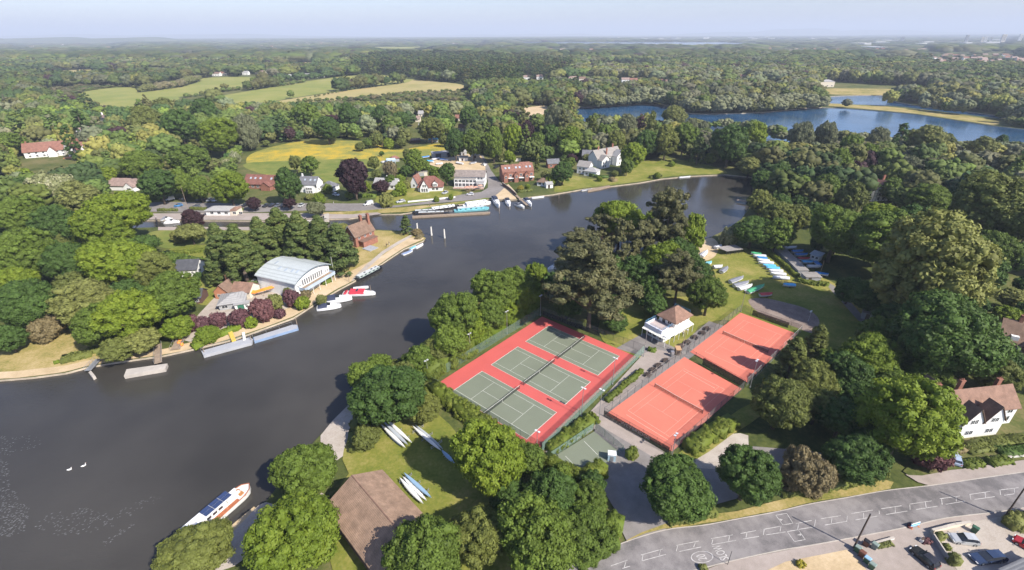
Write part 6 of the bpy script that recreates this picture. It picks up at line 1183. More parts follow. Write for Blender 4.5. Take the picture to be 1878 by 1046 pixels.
wall([(921,340),(935,350),(947,361)],1.8,.15,DBROWN,'brown board fence beside the slipway','board_fence','fence'); wall([(748,372),(800,367),(835,363)],.9,.3,WHITE,'long white garden wall in front of the cottage'); wall([(562,412),(600,408),(600,398)],1.6,2.0,CONC,'pale stepped stone wall at the lock gate'); wall([(918,297),(955,296)],2.0,.3,CREAM,'cream wall behind the brick town houses'); wall([(1832,843),(1878,838)],.6,.3,WHITE,'low white wall right of the trimmed hedge blocks')
def table(px,py,rz,label):
    g=G(px,py,.1); r=empty('picnic_table',(g.x,g.y,.1),rz,label,'picnic table','picnic tables beside the clay court fence'); mb=MB()
    for k in range(5): mb.bx(-.95,.95,-.38+k*.155,-.25+k*.155,.72,.76)
    mb.build('table_top',DWOOD,r)
    for s2 in (-1,1):
        mb=MB(); mb.bx(-.95,.95,s2*.72-.14,s2*.72+.14,.43,.47); mb.build('bench',DWOOD,r); mb=MB(); x=s2*.65; mb.tube((x,-.75,0),(x,-.2,.72),.045,.045,4); mb.tube((x,.75,0),(x,.2,.72),.045,.045,4); mb.tube((x,-.8,.4),(x,.8,.4),.04,.04,4); mb.build('leg_frame',DWOOD,r)
for x,y,t in [(1188,690,'lowest along the near clay court fence'),(1197,681,'second up along the near clay court fence'),(1207,673,'third up along the near clay court fence'),(1220,664,'uppermost along the near clay court fence'),(1248,637,'beside the brown shed on the terrace'),(1260,630,'between the brown shed and the clubhouse front'),(1274,621,'in the middle of the terrace row'),(1288,613,'near the far end of the terrace row'),(1296,605,'at the far end of the terrace row')]: table(x,y,CANG+random.uniform(-.2,.2),'dark picnic table '+t)
h=House('small brown wooden kiosk beside the terrace floodlight',(1239,653),(1248,653),0,'kiosk','kiosk'); h.block(0,1.3,0,1.6,1.9,WOOD,roof=M('light_timber',(.42,.26,.14),.8,.15,1),kind='shed',rise=.2,ov=.1); h.door('f',.6,0,DWOOD,.8,1.7)
h=House('grey metal cabinet casting a dark shadow on the terrace',(1230,656),(1236,656),0,'cabinet','cabinet'); h.block(0,.8,0,.7,1.6,GREYW,roof=METAL,kind='flat',ov=.03); h.door('f',.4,0,METAL,.6,1.4)
h=House('pale scoreboard hut at the corner of the practice court',(1114,847),(1122,848),0,'hut','hut'); h.block(0,1.6,0,1.2,1.8,TARPB,roof=GEL,kind='flat',ov=.05); h.door('f',.8,0,METAL,.7,1.6)
def swan(px,py,rz,label):
    g=G(px,py,WZ); r=empty('swan',(g.x,g.y,WZ),rz,label,'swan','swans on the river'); r.scale=(.62,.62,.62); mb=MB(); rings=[]
    for i in range(11):
        t=i/10; x=-.75+1.35*t; w_=.30*math.sin(math.pi*min(1,t*.92+.06))**.7+.01; zc=.16+.12*(1-t)**3; rings.append([(x,w_*math.cos(a),zc+w_*.75*math.sin(a)) for a in [k*math.pi/4 for k in range(8)]])
    mb.loft(rings); nk=[(.42,0,.2,.13),(.58,0,.38,.09),(.60,0,.6,.06),(.54,0,.78,.055),(.60,0,.9,.055),(.70,0,.9,.065),(.80,0,.86,.03)]
    for a,b in zip(nk[:-1],nk[1:]): mb.tube(a[:3],b[:3],a[3],b[3],8)
    mb.ell((.68,0,.9),(.10,.07,.07)); mb.build('body',WHITE,r,True); mb=MB(); mb.tube((.76,0,.88),(.92,0,.83),.035,.015,6); mb.build('beak',M('beak_orange',(.6,.2,.04),.5,.1,3),r)
swan(128,862,.4,'white swan swimming, left of two on the open river'); swan(154,855,.7,'white swan swimming, right of two on the open river')
def person(px,py,rz,top,leg,label,z=0.1,stride=.18):
    g=G(px,py,z); r=empty('person',(g.x,g.y,z),rz,label,'person')
    def skin(pts,edges,name,mat,par):
        me=bpy.data.meshes.new(name); me.from_pydata([p[:3] for p in pts],edges,[]); o=bpy.data.objects.new(name,me); COL.objects.link(o); md=o.modifiers.new('s','SKIN'); 
        for i,p in enumerate(pts): me.skin_vertices[0].data[i].radius=(p[3],p[3]*(p[4] if len(p)>4 else 1))
        me.skin_vertices[0].data[0].use_root=True; sb=o.modifiers.new('u','SUBSURF'); sb.levels=1; sb.render_levels=1
        dg_=bpy.context.evaluated_depsgraph_get(); m2=bpy.data.meshes.new_from_object(o.evaluated_get(dg_)); bpy.data.objects.remove(o); m2.name=name; m2.materials.clear(); m2.materials.append(mat); return link(name,m2,par)
    s=stride
    body=[(0,0,.95,.13,1.3),(0,0,1.2,.12,1.4),(0,0,1.42,.12,1.6),(0,0,1.52,.055),(0,0,1.60,.07),(0.01,0,1.70,.10),(0,.19,1.42,.055),(.04,.25,1.15,.045),(s*.8,.24,.92,.035),(s*.9,.24,.84,.03),(0,-.19,1.42,.055),(-.02,-.25,1.15,.045),(-s*.4,-.24,.92,.035),(-s*.4,-.24,.84,.03),(.02,.1,.86,.09),(s*.6,.1,.5,.065),(s,.1,.09,.045),(s+.14,.1,.04,.035),(-.02,-.1,.86,.09),(-s*.3,-.1,.5,.065),(-s*1.2,-.1,.10,.045),(-s*1.2+.13,-.1,.04,.035)]
    ed=[(0,1),(1,2),(2,3),(3,4),(4,5),(2,6),(6,7),(7,8),(8,9),(2,10),(10,11),(11,12),(12,13),(0,14),(14,15),(15,16),(16,17),(0,18),(18,19),(19,20),(20,21)]
    skin(body,ed,'body',M('skin',(.42,.25,.18),.6,.08,2),r)
    t_=[(a[0],a[1],a[2],a[3]*1.16,a[4] if len(a)>4 else 1) for a in body]; skin([t_[0],t_[1],t_[2],t_[6],t_[7],t_[10],t_[11]],[(0,1),(1,2),(2,3),(3,4),(2,5),(5,6)],'shirt',top,r)
    skin([(0,0,.93,.155,1.2),t_[14],t_[15],(s*.9,.1,.2,.055),t_[18],t_[19],(-s*1.1,-.1,.2,.055)],[(0,1),(1,2),(2,3),(0,4),(4,5),(5,6)],'trousers',leg,r)
    mb=MB(); mb.ell((-.01,0,1.735),(.115,.095,.09),10,6,-.2); mb.build('hair',M('hair_brown',(.05,.03,.02),.8,.1,2),r)
BT=M('dark_cloth',(.04,.045,.06),.8,.1,2); LT=M('light_cloth',(.55,.55,.55),.8,.1,2); RTC=M('red_cloth',(.45,.06,.06),.8,.1,2)
person(709,453,.8,BT,BT,'person in dark clothes walking on the island towpath, left'); person(714,450,.8,BT,LT,'person in dark top and pale trousers on the island towpath, right'); person(788,379,3,BT,BT,'person in black walking on the grass by the moored boats'); person(612,374,.3,BT,LT,'person standing on the lane by the lock'); person(1252,616,1.5,LT,BT,'person in a pale top on the clubhouse terrace')
def parasol(px,py,mat,label):
    g=G(px,py,.4); r=empty('parasol',(g.x,g.y,.4),0,label,'parasol','parasols on the pub terrace'); mb=MB(); mb.tube((0,0,0),(0,0,2.5),.03,.03,5); mb.build('pole',WOOD,r); mb=MB(); n=8; mb.add([(1.5*math.cos(k*math.pi/4),1.5*math.sin(k*math.pi/4),2.1) for k in range(n)]+[(0,0,2.6)],[(k,(k+1)%n,n) for k in range(n)]); mb.build('canopy',mat,r)
PO=M('salmon_canvas',(.52,.28,.20),.8,.1,1)
for x,y,l in [(856,350,'leftmost salmon parasol on the pub terrace'),(864,349,'second salmon parasol on the pub terrace'),(872,350,'third salmon parasol on the pub terrace'),(881,347,'rightmost salmon parasol beside the pub glazing')]: parasol(x,y,PO,l)
# road works board and cabinets at the kerb
g=G(1676,967,.15); r=empty('road_barrier',(g.x,g.y,.15),.25,'blue and white plastic barrier with orange feet at the kerb','barrier'); mb=MB(); mb.bx(-1,1,-.04,.04,.25,1.0); mb.build('panel',LBLUE,r); mb=MB(); mb.bx(-1,1,-.06,.06,1.003,1.1); mb.bx(-1,1,-.06,.06,.5,.6); mb.build('stripe',WHITE,r)
for s2 in (-.8,.8): mb=MB(); mb.bx(s2-.1,s2+.1,-.35,.35,0,.12); mb.bx(s2-.04,s2+.04,-.05,.05,.12,.25); mb.build('foot',M('barrier_orange',(.6,.18,.04),.6,.1,1),r)
g=G(1668,968,.15); r=empty('rubble_sack',(g.x,g.y,.12),.2,'heap of dark red sacks beside the blue barrier','sacks'); mb=MB(); mb.ell((0,0,.25),(.5,.35,.3),10,6,-.8); mb.ell((.35,.35,.2),(.35,.3,.25),10,6,-.8); mb.build('sack',M('dark_red_sack',(.16,.05,.04),.8,.2,2),r,True)
for x,y,l in [(1690,993,'white box planter at the tip of the grey fence')]:
    g=G(x,y,.15); r=empty('planter',(g.x,g.y,.1),.5,l,'planter'); mb=MB(); mb.box((0,0,.35),(.9,.5,.7)); mb.build('box',WHITE,r); mb=MB(); mb.box((0,0,.703+.02),(.8,.4,.04)); mb.build('soil',DWOOD,r)
for x,y,l in [(329,631,'left orange buoy on the timber bank'),(334,634,'right orange buoy on the timber bank'),(331,627,'smallest orange buoy behind the other two')]:
    g=G(x,y,.2); r=empty('buoy',(g.x,g.y,.1),0,l,'buoy','orange buoys on the bank'); mb=MB(); mb.ell((0,0,.5),(.5,.5,.5),12,8); mb.build('float',OR,r,True); mb=MB(); mb.tube((0,0,.98),(0,0,1.15),.06,.06,6); mb.build('ring',METAL,r)
# lock gates
for x,y,l in [(288,410,'left'),(562,411,'right')]:
    a=G(x,y-5);b=G(x,y+5); r=empty('lock_gate',(a.x,a.y,0),math.atan2(b.y-a.y,b.x-a.x),'black timber lock gate with white tipped beam at the %s end of the lock'%l,'lock gate'); L=(b-a).length; mb=MB(); mb.bx(0,L,-.2,.2,-1.0,.5); mb.build('gate_leaf',BLACK,r); mb=MB(); mb.bx(-2.5,L*.45,-.35,-.05,.75,1.05); mb.build('balance_beam',DWOOD,r); mb=MB(); mb.bx(-3.1,-2.52,-.35,-.05,.75,1.05); mb.build('beam_tip',WHITE,r)

rf_=random.Random(9); mb=MB()
for pl,n in (([(0,895),(25,900),(55,935),(45,975),(0,990)],700),([(0,800),(60,795),(80,815),(45,828),(0,840)],220),([(0,840),(15,850),(20,890),(0,900)],150),([(60,965),(95,940),(170,930),(210,950),(180,975),(110,985)],420),([(180,960),(240,925),(300,905),(302,915),(250,940),(200,970)],350),([(185,998),(215,975),(245,955),(250,962),(215,985),(190,1004)],200)):
    xs=[p[0] for p in pl]; ys=[p[1] for p in pl]
    for _ in range(n):
        x,y=rf_.uniform(min(xs),max(xs)),rf_.uniform(min(ys),max(ys))
        if not inpoly(x,y,pl) or (math.sin(x*.9+y*.5)+math.sin(y*.7-x*.31))<rf_.uniform(-1.6,1.4): continue
        g=G(x,y,WZ); s_=rf_.uniform(.03,.075); a=rf_.gauss(2.2,.35)
        mb.add([(g.x+math.cos(a+k*1.571)*s_*(3.2 if k%2 else .55),g.y+math.sin(a+k*1.571)*s_*(3.2 if k%2 else .55),WZ+.012) for k in range(4)],[(0,1,2,3)])
tag(mb.build('foam',M('foam_white',(.22,.225,.23),.8,.1,1)),'pale flecks of foam drifting on the near river','foam',None,'stuff')
# ---- trees placed one by one: (centre px, py, crown width px, kind, where it stands)
HT=[
# bottom edge
(362,1018,150,'L','at the bottom edge beside the solar panel boat',.8),(535,985,195,'B','between the moored boat and brown roof',.8),(562,862,128,'O','between the river path and the brown boathouse roof',.9),
(718,722,158,'D','at the near river corner of the three courts',.8),(895,838,150,'B','beside the practice lawn with a round shadow',1.1),(780,1015,170,'O','at the bottom edge overhanging the brown roof',1.0),(880,985,130,'L','at the bottom edge right of the brown roof',1.0),(985,985,170,'O','at the bottom edge by the bend of the road',1.0),
(1010,905,115,'D','in the thicket between the lawn and the car park',1.0),(1060,975,130,'O','at the mouth of the club drive on the road verge',.75),(1075,918,90,'O','in the thicket left of the club drive',.8),(930,905,90,'D','in the dark behind the round lawn tree',.9),(668,690,70,'O','on the river bank below the near court corner',.9),(780,748,76,'L','behind the hedge at the near corner of the courts',.8),
(672,800,60,'L','thin grey one beside the river path',.8),
# car park row
(1236,898,142,'D','left of the two round ones along the road verge',.85),(1371,870,124,'D','right of the two round ones along the road verge',1.0),(1477,862,98,'T','by the car park and road verge',.9),(1566,842,112,'D','on the verge beside the side turning',.95),(1660,768,190,'B','beside the white gabled house',1.0),
(1432,738,118,'L','beside the chain link fence of the near clay court',1.0),(1490,700,90,'L','behind the car park next to the pointed conifers',1.0),(1455,655,62,'X','nearer of two by the far clay court',1.4),(1497,632,52,'X','farther of two by the far clay court',1.7),(1590,655,105,'B','in the shade beyond the car park',1.0),(1632,705,80,'O','between the bright garden tree and the car park',.9),
(1712,838,62,'U','at the garden corner by the side turning',.8),(1535,720,70,'D','in the shade behind the car park',1.0),(1575,735,80,'D','dark one behind the car park',1.0),(1640,640,70,'D','at the dark wood edge left of the tall holm oak',1.0),
(1728,618,190,'D','towering dark before the half timbered house',1.0),(1712,500,225,'Y','big pale crowned one above the dark wood',1.05),(1812,458,92,'O','round one right of the big pale crown',1.0),(1838,385,180,'L','huge one at the right edge of the wood',.9),(1690,425,120,'D','in the dark middle of the right wood',.9),
(1628,442,150,'O','broad one in front of the red roofed house',.95),(1535,425,115,'O','beside the dinghy compound',1.0),(1612,402,76,'B','just below the red roofed house',.9),(1560,365,60,'L','left of the red roofed house front',1.3),(1515,345,55,'O','behind the compound, upright',1.2),(1460,345,50,'B','yellowish topped one among the river wood',1.1),
(1425,430,75,'O','by the river landing and the boat rack',.95),(1380,425,80,'D','at the river mouth of the launching ramp',.8),(1425,395,70,'L','over the right bank boathouse',1.0),(1340,432,40,'H','beside the launching ramp',.9),(1460,400,55,'L','pale one behind the compound',1.1),
(1860,548,60,'Y','by the lane at the right edge',.8),(1780,560,70,'D','under the huge pale crown',1.0),(1862,470,60,'D','dark one at the right edge',1.1),(1830,690,90,'L','in front of the half timbered house',.8),(1700,690,90,'O','behind the bright garden tree',.9),(1770,668,70,'D','beside the drive behind the gabled house',.9),(1850,660,60,'D','between the two houses on the right',.9),
# pines by the club
(1085,528,150,'N','biggest one over the corner of the three courts',1.15),(1062,462,85,'N','with a flat top leaning over the river',1.0),(1140,455,62,'N','upright between round green ones',1.9),(1175,452,58,'N','slimmer upright one beside the river',1.8),(1138,410,95,'B','rising behind the brown pines at the water',1.2),
(1222,420,80,'N','tallest one against the river',1.9),(1268,432,62,'B','at the water beside the launching ramp',1.6),(1212,480,80,'B','in front of the tallest pine',1.2),(1245,512,80,'N','behind the clubhouse roof',1.3),(1300,540,78,'O','between the clubhouse and the parked dinghies',1.1),(1195,530,60,'D','in the shade behind the clubhouse',1.1),(1180,545,34,'B','alone in the dark behind the clubhouse',.9),(1128,590,55,'D','at the court fence by the lawn',.7),(1040,560,60,'D','beneath the biggest pine',.9),(1215,385,55,'N','upper part against the river',1.3),(1260,470,50,'D','at the dark core of the pine clump',1.2),
(1112,498,74,'D','deep inside the pine clump left part',1.2),(1165,500,72,'D','deep inside the pine clump middle',1.2),(1105,430,60,'N','just behind the flat topped pine',1.5),(1200,560,54,'D','low in the shade by the clubhouse rear',.9),(1120,560,60,'D','low beside the biggest pine',.9),(1192,420,52,'B','between the two tallest pines',1.4),(1240,470,66,'D','behind the launching ramp in the clump',1.3),(1018,520,56,'D','at the water left of the biggest pine',1.1),(1280,500,60,'D','right edge of the pine clump by the ramp',1.1),
# river bank hedge trees behind courts
(836,578,104,'O','at the water behind the courts',1.1),(905,538,94,'O','on the river bank behind the courts',1.1),(946,524,82,'O','on the river bank near the pines',1.1),(984,508,52,'B','at the upper end of the river bank hedge',1.3),(875,575,60,'T','brownish among the river bank green',1.0),(800,640,70,'L','low on the river bank behind the near floodlight',.8),(978,532,46,'B','between the court corner and the river',1.0),(758,694,50,'B','at the near fence corner',.8),
(862,598,70,'B','in the hedge wood behind the middle floodlight',1.1),(896,580,62,'O','beside the third floodlight',1.2),(926,560,58,'B','behind the third floodlight',1.1),(956,542,56,'B','between the pines and the third floodlight',1.2),(822,628,74,'O','by the river behind the second floodlight',1.1),(840,598,56,'L','slim one behind the second floodlight',1.2),(768,660,66,'O','at the near end of the river hedge',1.0),(738,688,62,'L','over the pale river path',.9),(695,668,50,'O','leaning over the water by the river path',1.0),
(1645,590,95,'D','left part of the dark holm oak shade',1.0),(1600,545,80,'D','at the lane end of the dinghy lawn',1.0),(1555,690,95,'D','dark one behind the pointed conifers',1.0),(1612,612,84,'O','at the shady end of the lawn',1.0),(1545,765,95,'D','overhanging the dark car park',1.0),(1500,745,80,'L','at the dark car park edge',1.0),(1590,800,84,'D','between the verge and the dark car park',1.0),(1525,665,60,'O','just right of the pointed conifers',1.1),(1560,530,60,'D','beside the hedge end of the compound',1.0),(1660,660,80,'O','above the bright garden tree',1.0),
# big left wood
(215,398,138,'B','broad bright one at the right tip of the left wood',.85),(190,430,110,'B','below the bright tip of the left wood',.9),(140,360,75,'Y','beside the long brick roof',.9),(95,345,75,'H','pale flecked one in the left wood',.9),(40,400,90,'O','at the left edge of the left wood',1.0),(100,410,85,'D','dark one in the left wood',1.0),(150,425,70,'D','in the dark heart of the left wood',1.0),(45,470,110,'O','low at the left edge of the left wood',1.0),(120,480,90,'D','at the middle of the left wood',1.0),
(215,485,130,'B','large one above the white bungalow',.9),(280,500,90,'L','right side of the left wood by the bungalow',.95),(155,555,120,'Y','golden topped over the riverside lawn',.9),(50,560,110,'D','at the left edge above the lawn',1.0),(85,598,62,'T','russet one at the lawn edge',.8),(240,575,120,'B','in front of the wood near the jetty',.95),(310,545,110,'O','beside the dark roofed shed',.95),(180,600,90,'O','leaning trunk above the lawn',1.0),(215,640,70,'L','low at the water left of the jetty',.7),(260,625,70,'Y','low at the water over the jetty',.7),(325,600,55,'B','next to the purple hedge',.9),(15,620,60,'D','at the left frame edge over the lawn',1.0),(25,520,80,'B','left frame edge in the wood',1.0),(230,540,70,'D','shaded centre right of the left wood',1.0),(285,565,70,'D','dark gap filler by the shed',.9),(265,450,60,'D','behind the bungalow by the lawn',.8),
# purple hedge and bank shrubs
(343,592,36,'U','leftmost of the row above the pontoon',.9),(371,593,34,'U','second from the left in the row above the pontoon',.8),(400,586,34,'U','third in the row above the pontoon',.9),(437,582,38,'U','in front of the grey roofed cabin',.95),(478,566,42,'U','tallest in the row, right of the green doors',1.1),(535,545,36,'U','below the boat club gable',.9),(512,575,24,'U','lowest one by the rusty heap',.7),(502,553,34,'Z','golden in front of the boat club',.9),(553,555,30,'S','below the boat club balcony',.8),(460,590,26,'S','between two purple ones',.8),(380,612,50,'S','on the bank above the pontoon left end',.5),(425,545,26,'S','beside the orange canopy',.6),(590,550,22,'Z','thin at the water by the cruisers',1.0),(530,535,22,'L','beside the club wall',.9),(560,540,20,'T','brown at the club gable corner',.9),
# garden of lock island
(350,428,56,'A','alone on the striped lawn',.75),(352,402,44,'P','thin crowned behind the layered tree',1.0),(330,432,40,'Z','on the garden hedge end',.5),(395,465,30,'S','on the garden lawn near the cypress clump',.7),(330,485,40,'D','hedge tree by the white bungalow',.5),(363,506,18,'D','round by the bungalow gable',.9),
(405,461,83,'C','first on the left of the dark clump behind the boat club',1.35),(440,466,89,'C','second in the dark clump behind the boat club',1.35),(480,446,83,'C','third in the dark clump with the leaning birch',1.25),(515,431,85,'C','fourth in the dark clump behind the boat club',1.25),(552,439,89,'C','fifth in the dark clump behind the boat club',1.25),(590,443,83,'C','sixth in the dark clump behind the boat club',1.25),(622,453,75,'C','rightmost of the dark clump beside the brick lock house',1.25),(452,476,56,'C','low in front of the dark clump',1.25),(396,490,52,'C','lowest left of the dark clump',1.2),(500,415,34,'L','pale and thin above the dark clump',1.1),
(744,412,26,'C','alone at the tip of the lock island',1.4),(630,418,20,'Z','by the chimneys of the brick lock house',1.0),(622,490,34,'Z','on the bank by the narrowboat',.5),(646,462,22,'S','at the path near the lock house',.6),(765,425,22,'T','low scrub at the tip of the lock island',.5),
# lockside road trees
(290,338,72,'D','left of two beside the car park road',1.0),(332,335,50,'O','between the dark road trees',1.2),(365,345,45,'O','behind the parked cars',1.2),(420,345,78,'B','bright one beside the brick bungalow',.9),(526,338,54,'D','between the brick bungalow and the white house',1.35),(465,374,28,'P','small one beside the parked cars left',.9),(531,374,26,'P','small one beside the parked cars right',.9),(579,382,38,'W','bushy by the lock gate',.8),(648,324,66,'P','huge one in front of the buttercup meadow',1.25),(568,304,34,'O','at the meadow edge behind the white house',1.1),(542,300,26,'L','thin one at the meadow edge',1.3),(552,365,0,'','',0),
(708,366,30,'Z','in the verge by the parked silver car',.9),(700,343,32,'P','garden one in front of the low white house',.9),(740,300,0,'','',0),(760,296,44,'O','tall one behind the white gabled cottage',1.2),(819,318,32,'D','between the cottage and the pub',1.4),(797,316,26,'O','behind the cottage roof',1.1),(715,310,30,'T','tangled by the boat park',1.0),(735,345,24,'S','in the cottage garden',1.1),(725,355,16,'S','by the lane in front of the cottage',.8),(585,364,24,'S','in the garden of the white house',.9),(568,361,20,'Z','hedge like by the white house garden',.6),(700,282,10,'D','tiny round one in the meadow',1.0),(685,300,24,'L','loose one beside the meadow',1.2),(748,282,22,'L','beside the boat park',1.0),(730,318,20,'S','in the back garden by the pole',1.0),(800,365,12,'S','clipped at the cottage corner',.9),(827,361,10,'S','by the pub sign',1.2),
(690,320,22,'L','beside the village back gardens',1.0),(672,342,20,'S','under the huge copper beech',.9),(716,332,22,'O','behind the low white house',1.1),(735,330,20,'B','between the low white house and the cottage',1.1),(745,338,18,'Z','in the cottage hedge left side',.8),(776,305,26,'O','above the cream garage',1.1),(722,316,24,'T','brown one by the back garden pole',1.0),(745,316,24,'D','beneath the tall village tree',1.2),(660,268,20,'L','first at the meadow far edge',.9),(676,262,22,'O','second at the meadow far edge',.9),(712,262,24,'S','third at the meadow far edge',.8),(735,262,22,'L','beside the allotment shed',.9),(815,258,22,'L','right of the blue roofed shed',1.0),(843,268,20,'T','by the boatyard back fence',.8),(600,345,20,'S','by the slate garage',.8),(640,358,18,'S','left foot of the copper beech',.7),(1010,330,24,'S','beside the summer house',.8),(1000,322,20,'Z','in the terrace garden',.9),(1046,300,22,'O','between the grey cottage and the villa cottage',1.1),(1090,312,14,'B','in front of the slate wing',1.0),(1150,305,30,'O','right corner of the large villa',1.1),(1128,318,16,'L','on the villa lawn slope',.7),(1232,300,14,'S','lone one on the villa lawn',.7),(1100,328,12,'S','below the villa hedge',.8),(955,345,14,'R','in the terrace front garden',.7),(968,342,12,'S','small one in the terrace front garden',.8),
# wood behind village
(835,262,42,'D','tall one at the road into the village',1.5),(868,262,42,'O','first of the tall row beyond the boatyard',1.5),(905,262,46,'O','second of the tall row beyond the boatyard',1.5),(940,255,42,'B','behind the brick terrace left',1.6),(968,248,28,'P','narrow one behind the brick terrace',2.0),(985,262,30,'O','right of the narrow copper beech',1.5),(1010,250,40,'D','behind the garden lawn',1.3),(1048,255,46,'B','bright one behind the white villa',1.3),(1087,245,30,'X','brown tall one behind the white villa',2.0),(1108,250,34,'O','over the white villa roof',1.5),(1160,284,46,'B','at the right side of the white villa',1.3),(1032,316,48,'D','round one on the riverside lawn',.95),(950,293,0,'','',0),(985,300,12,'X','dark spire beside the brick terrace',2.6),(1050,292,22,'P','small one behind the grey cottage',1.0),(1075,290,18,'Y','garden one by the white villa',1.0),(1130,262,40,'L','right behind the white villa',1.4),(1185,262,44,'D','back of the villa lawn, first',1.4),(1222,258,52,'L','back of the villa lawn, second',1.3),(1195,235,26,'X','slender one at the back of the villa lawn',2.4),(1255,250,50,'O','back of the villa lawn, third',1.3),(1282,272,30,'C','pointed one on the villa lawn',1.9),(1305,290,26,'S','low shrub at the end of the villa lawn',.7),(1340,262,74,'D','large dark one at the river bend',1.15),(1385,250,50,'B','bright one at the lake side',1.2),(1375,305,46,'Y','pale one at the water bend',.9),(1400,330,50,'D','overhanging the river bend',.9),(1395,370,56,'L','above the right bank landing stage',.9),(1205,322,12,'S','on the bank by the moored boat',1.0),(920,282,22,'Z','yellowish one by the village road',1.2),(935,290,24,'B','by the brick terrace end',1.3),
# lake shore trees
(1025,222,56,'W','by the sandy field and lake corner',1.2),(1150,232,46,'W','lake shore, left of the pair',1.1),(1182,228,30,'W','lake shore, left of the golden clump',1.2),(1235,215,50,'Y','golden clump at the lake shore',1.0),(1262,242,38,'W','tall silver one before the lake',1.4),(1290,238,24,'W','slim silver one before the lake',1.6),(1470,250,50,'W','left of two on the near lake shore',1.2),(1515,248,46,'W','right of two on the near lake shore',1.2),(1440,285,40,'L','round one below the near lake shore',1.0),(1560,270,44,'O','in front of the lake, mid green',1.3),(1590,285,44,'O','behind the red roofed house',1.3),(1610,255,40,'W','behind the leaning poplar',1.2),(1648,262,24,'K','leaning over the lake',3.0),(1700,258,66,'Y','large golden one before the lake',1.1),(1735,262,36,'L','right of the golden one before the lake',1.1),(1665,310,50,'W','pale one above the big wood',1.1),(1710,312,56,'N','dark brown one above the sandy field',.9),(1800,272,50,'Y','yellow clump by the sandy field',1.0),(1835,262,22,'D','small dark one by the lake',1.4),(1860,300,50,'L','right edge behind the sandy field',.8),(1770,345,70,'W','pale spreading one below the sandy field',.8),(1475,275,0,'','',0),(1508,270,18,'P','dark red one by the lake wood',1.0),(1490,300,50,'O','in the wood by the red roofed house, round',1.0),(1540,300,50,'O','in the wood by the red roofed house, upright',1.3),(1430,320,44,'D','in the river bend wood',1.1),(1350,360,0,'','',0),(1640,345,50,'O','behind the right wood, mid',1.0),(1700,365,80,'O','in the right wood below the sandy field',.9),(1580,410,0,'','',0),
# left background
(180,240,0,'','',0),(128,260,24,'K','leaning dark one behind the long brick house',2.6),(150,235,26,'K','second leaning dark one behind the brick house',2.6),(60,215,40,'O','far left behind the brick house',1.0),(330,230,70,'D','behind the small white house',1.0),(300,195,40,'L','in front of the green fields',1.0),(270,225,70,'L','left of the small white house',1.0),(375,205,50,'D','right behind the small white house',1.2),(400,250,80,'B','right of the small white house',.9),(450,240,60,'W','grey one at the meadow corner',1.1),(430,288,24,'H','white flowering one at the meadow corner',.9),(415,300,24,'H','second flowering one by the meadow',.7),(640,215,50,'D','behind the buttercup meadow',1.2),(560,215,60,'O','behind the buttercup meadow, left',1.0),(600,235,50,'D','at the back edge of the meadow',1.1),(700,215,44,'D','round one behind the meadow, right',1.1),(736,222,38,'D','darkest round one behind the meadow',1.1),(790,235,52,'L','pale one above the boatyard',1.0),(690,255,30,'L','at the meadow back edge by the sheds',1.0),(610,258,12,'H','white specked bush in the meadow edge',.9),(345,290,70,'O','in front of the small white house',.9),(256,303,76,'O','right of the long brick house',.9),(196,322,44,'B','by the end of the long brick house',.9),(14,262,56,'O','left of the long brick house',.9),(40,348,56,'D','below the long brick house',.9),(860,215,40,'D','at the bend of the wood by the sandy field',1.2),(930,228,34,'B','by the sandy field left side',1.2),(820,225,30,'D','over the cottages behind the boatyard',1.2),(890,240,30,'L','pale one behind the tall row',1.2),
]
for e in HT:
    if e[2]: tree(*e)
NIND=TCOUNT[0]
# ---- auto trees of the two near woods: individuals, alike in look
def in_world(px): return [tuple(G(*p)[:2]) for p in px]
NOTREE=[p for p in WP.values()]
for o in list(COL.objects):
    if o.type=='MESH' and o.parent is None and o.name.split('.')[0] in('field','meadow','causeway','lawn','river_bank_grass','towpath','wharf','river_path','lock_side','lock_path','lock_island_path','lane','bank_grass','village_road','slipway','boatyard','club_yard','riverside_path','boathouse_lawn','dinghy_lawn','club_terrace','club_path','car_park','pavement','road','road_verge','driveway','sandy_drive','court_surround','clay_court_surface','practice_court_surface','shingle_patch','launching_ramp','garden','grass_strip','front_garden','car_park_gravel'):
        NOTREE.append([(v.co.x,v.co.y) for v in o.data.vertices])
NB=[(np.array(p).min(0),np.array(p).max(0),p) for p in NOTREE]
def blocked(x,y,r=0):
    for lo,hi,p in NB:
        if lo[0]-r<=x<=hi[0]+r and lo[1]-r<=y<=hi[1]+r:
            if inpoly(x,y,p): return True
            if r:
                for k in range(6):
                    if inpoly(x+r*math.cos(k*1.047),y+r*math.sin(k*1.047),p): return True
    for a,b,c in OCC:
        if (x-a)**2+(y-b)**2<(c+r)**2: return True
    return False
cell={}
def near_tree(x,y,r,k=.62):
    cx,cy=int(x//12),int(y//12)
    for i in (-1,0,1):
        for j in (-1,0,1):
            for a,b,c in cell.get((cx+i,cy+j),()):
                if (a-x)**2+(b-y)**2<((c+r)*k)**2: return True
    return False
def put_cell(x,y,r): cell.setdefault((int(x//12),int(y//12)),[]).append((x,y,r))
for t_ in TREES: put_cell(*t_)
auto=[]
rnd=random.Random(5)
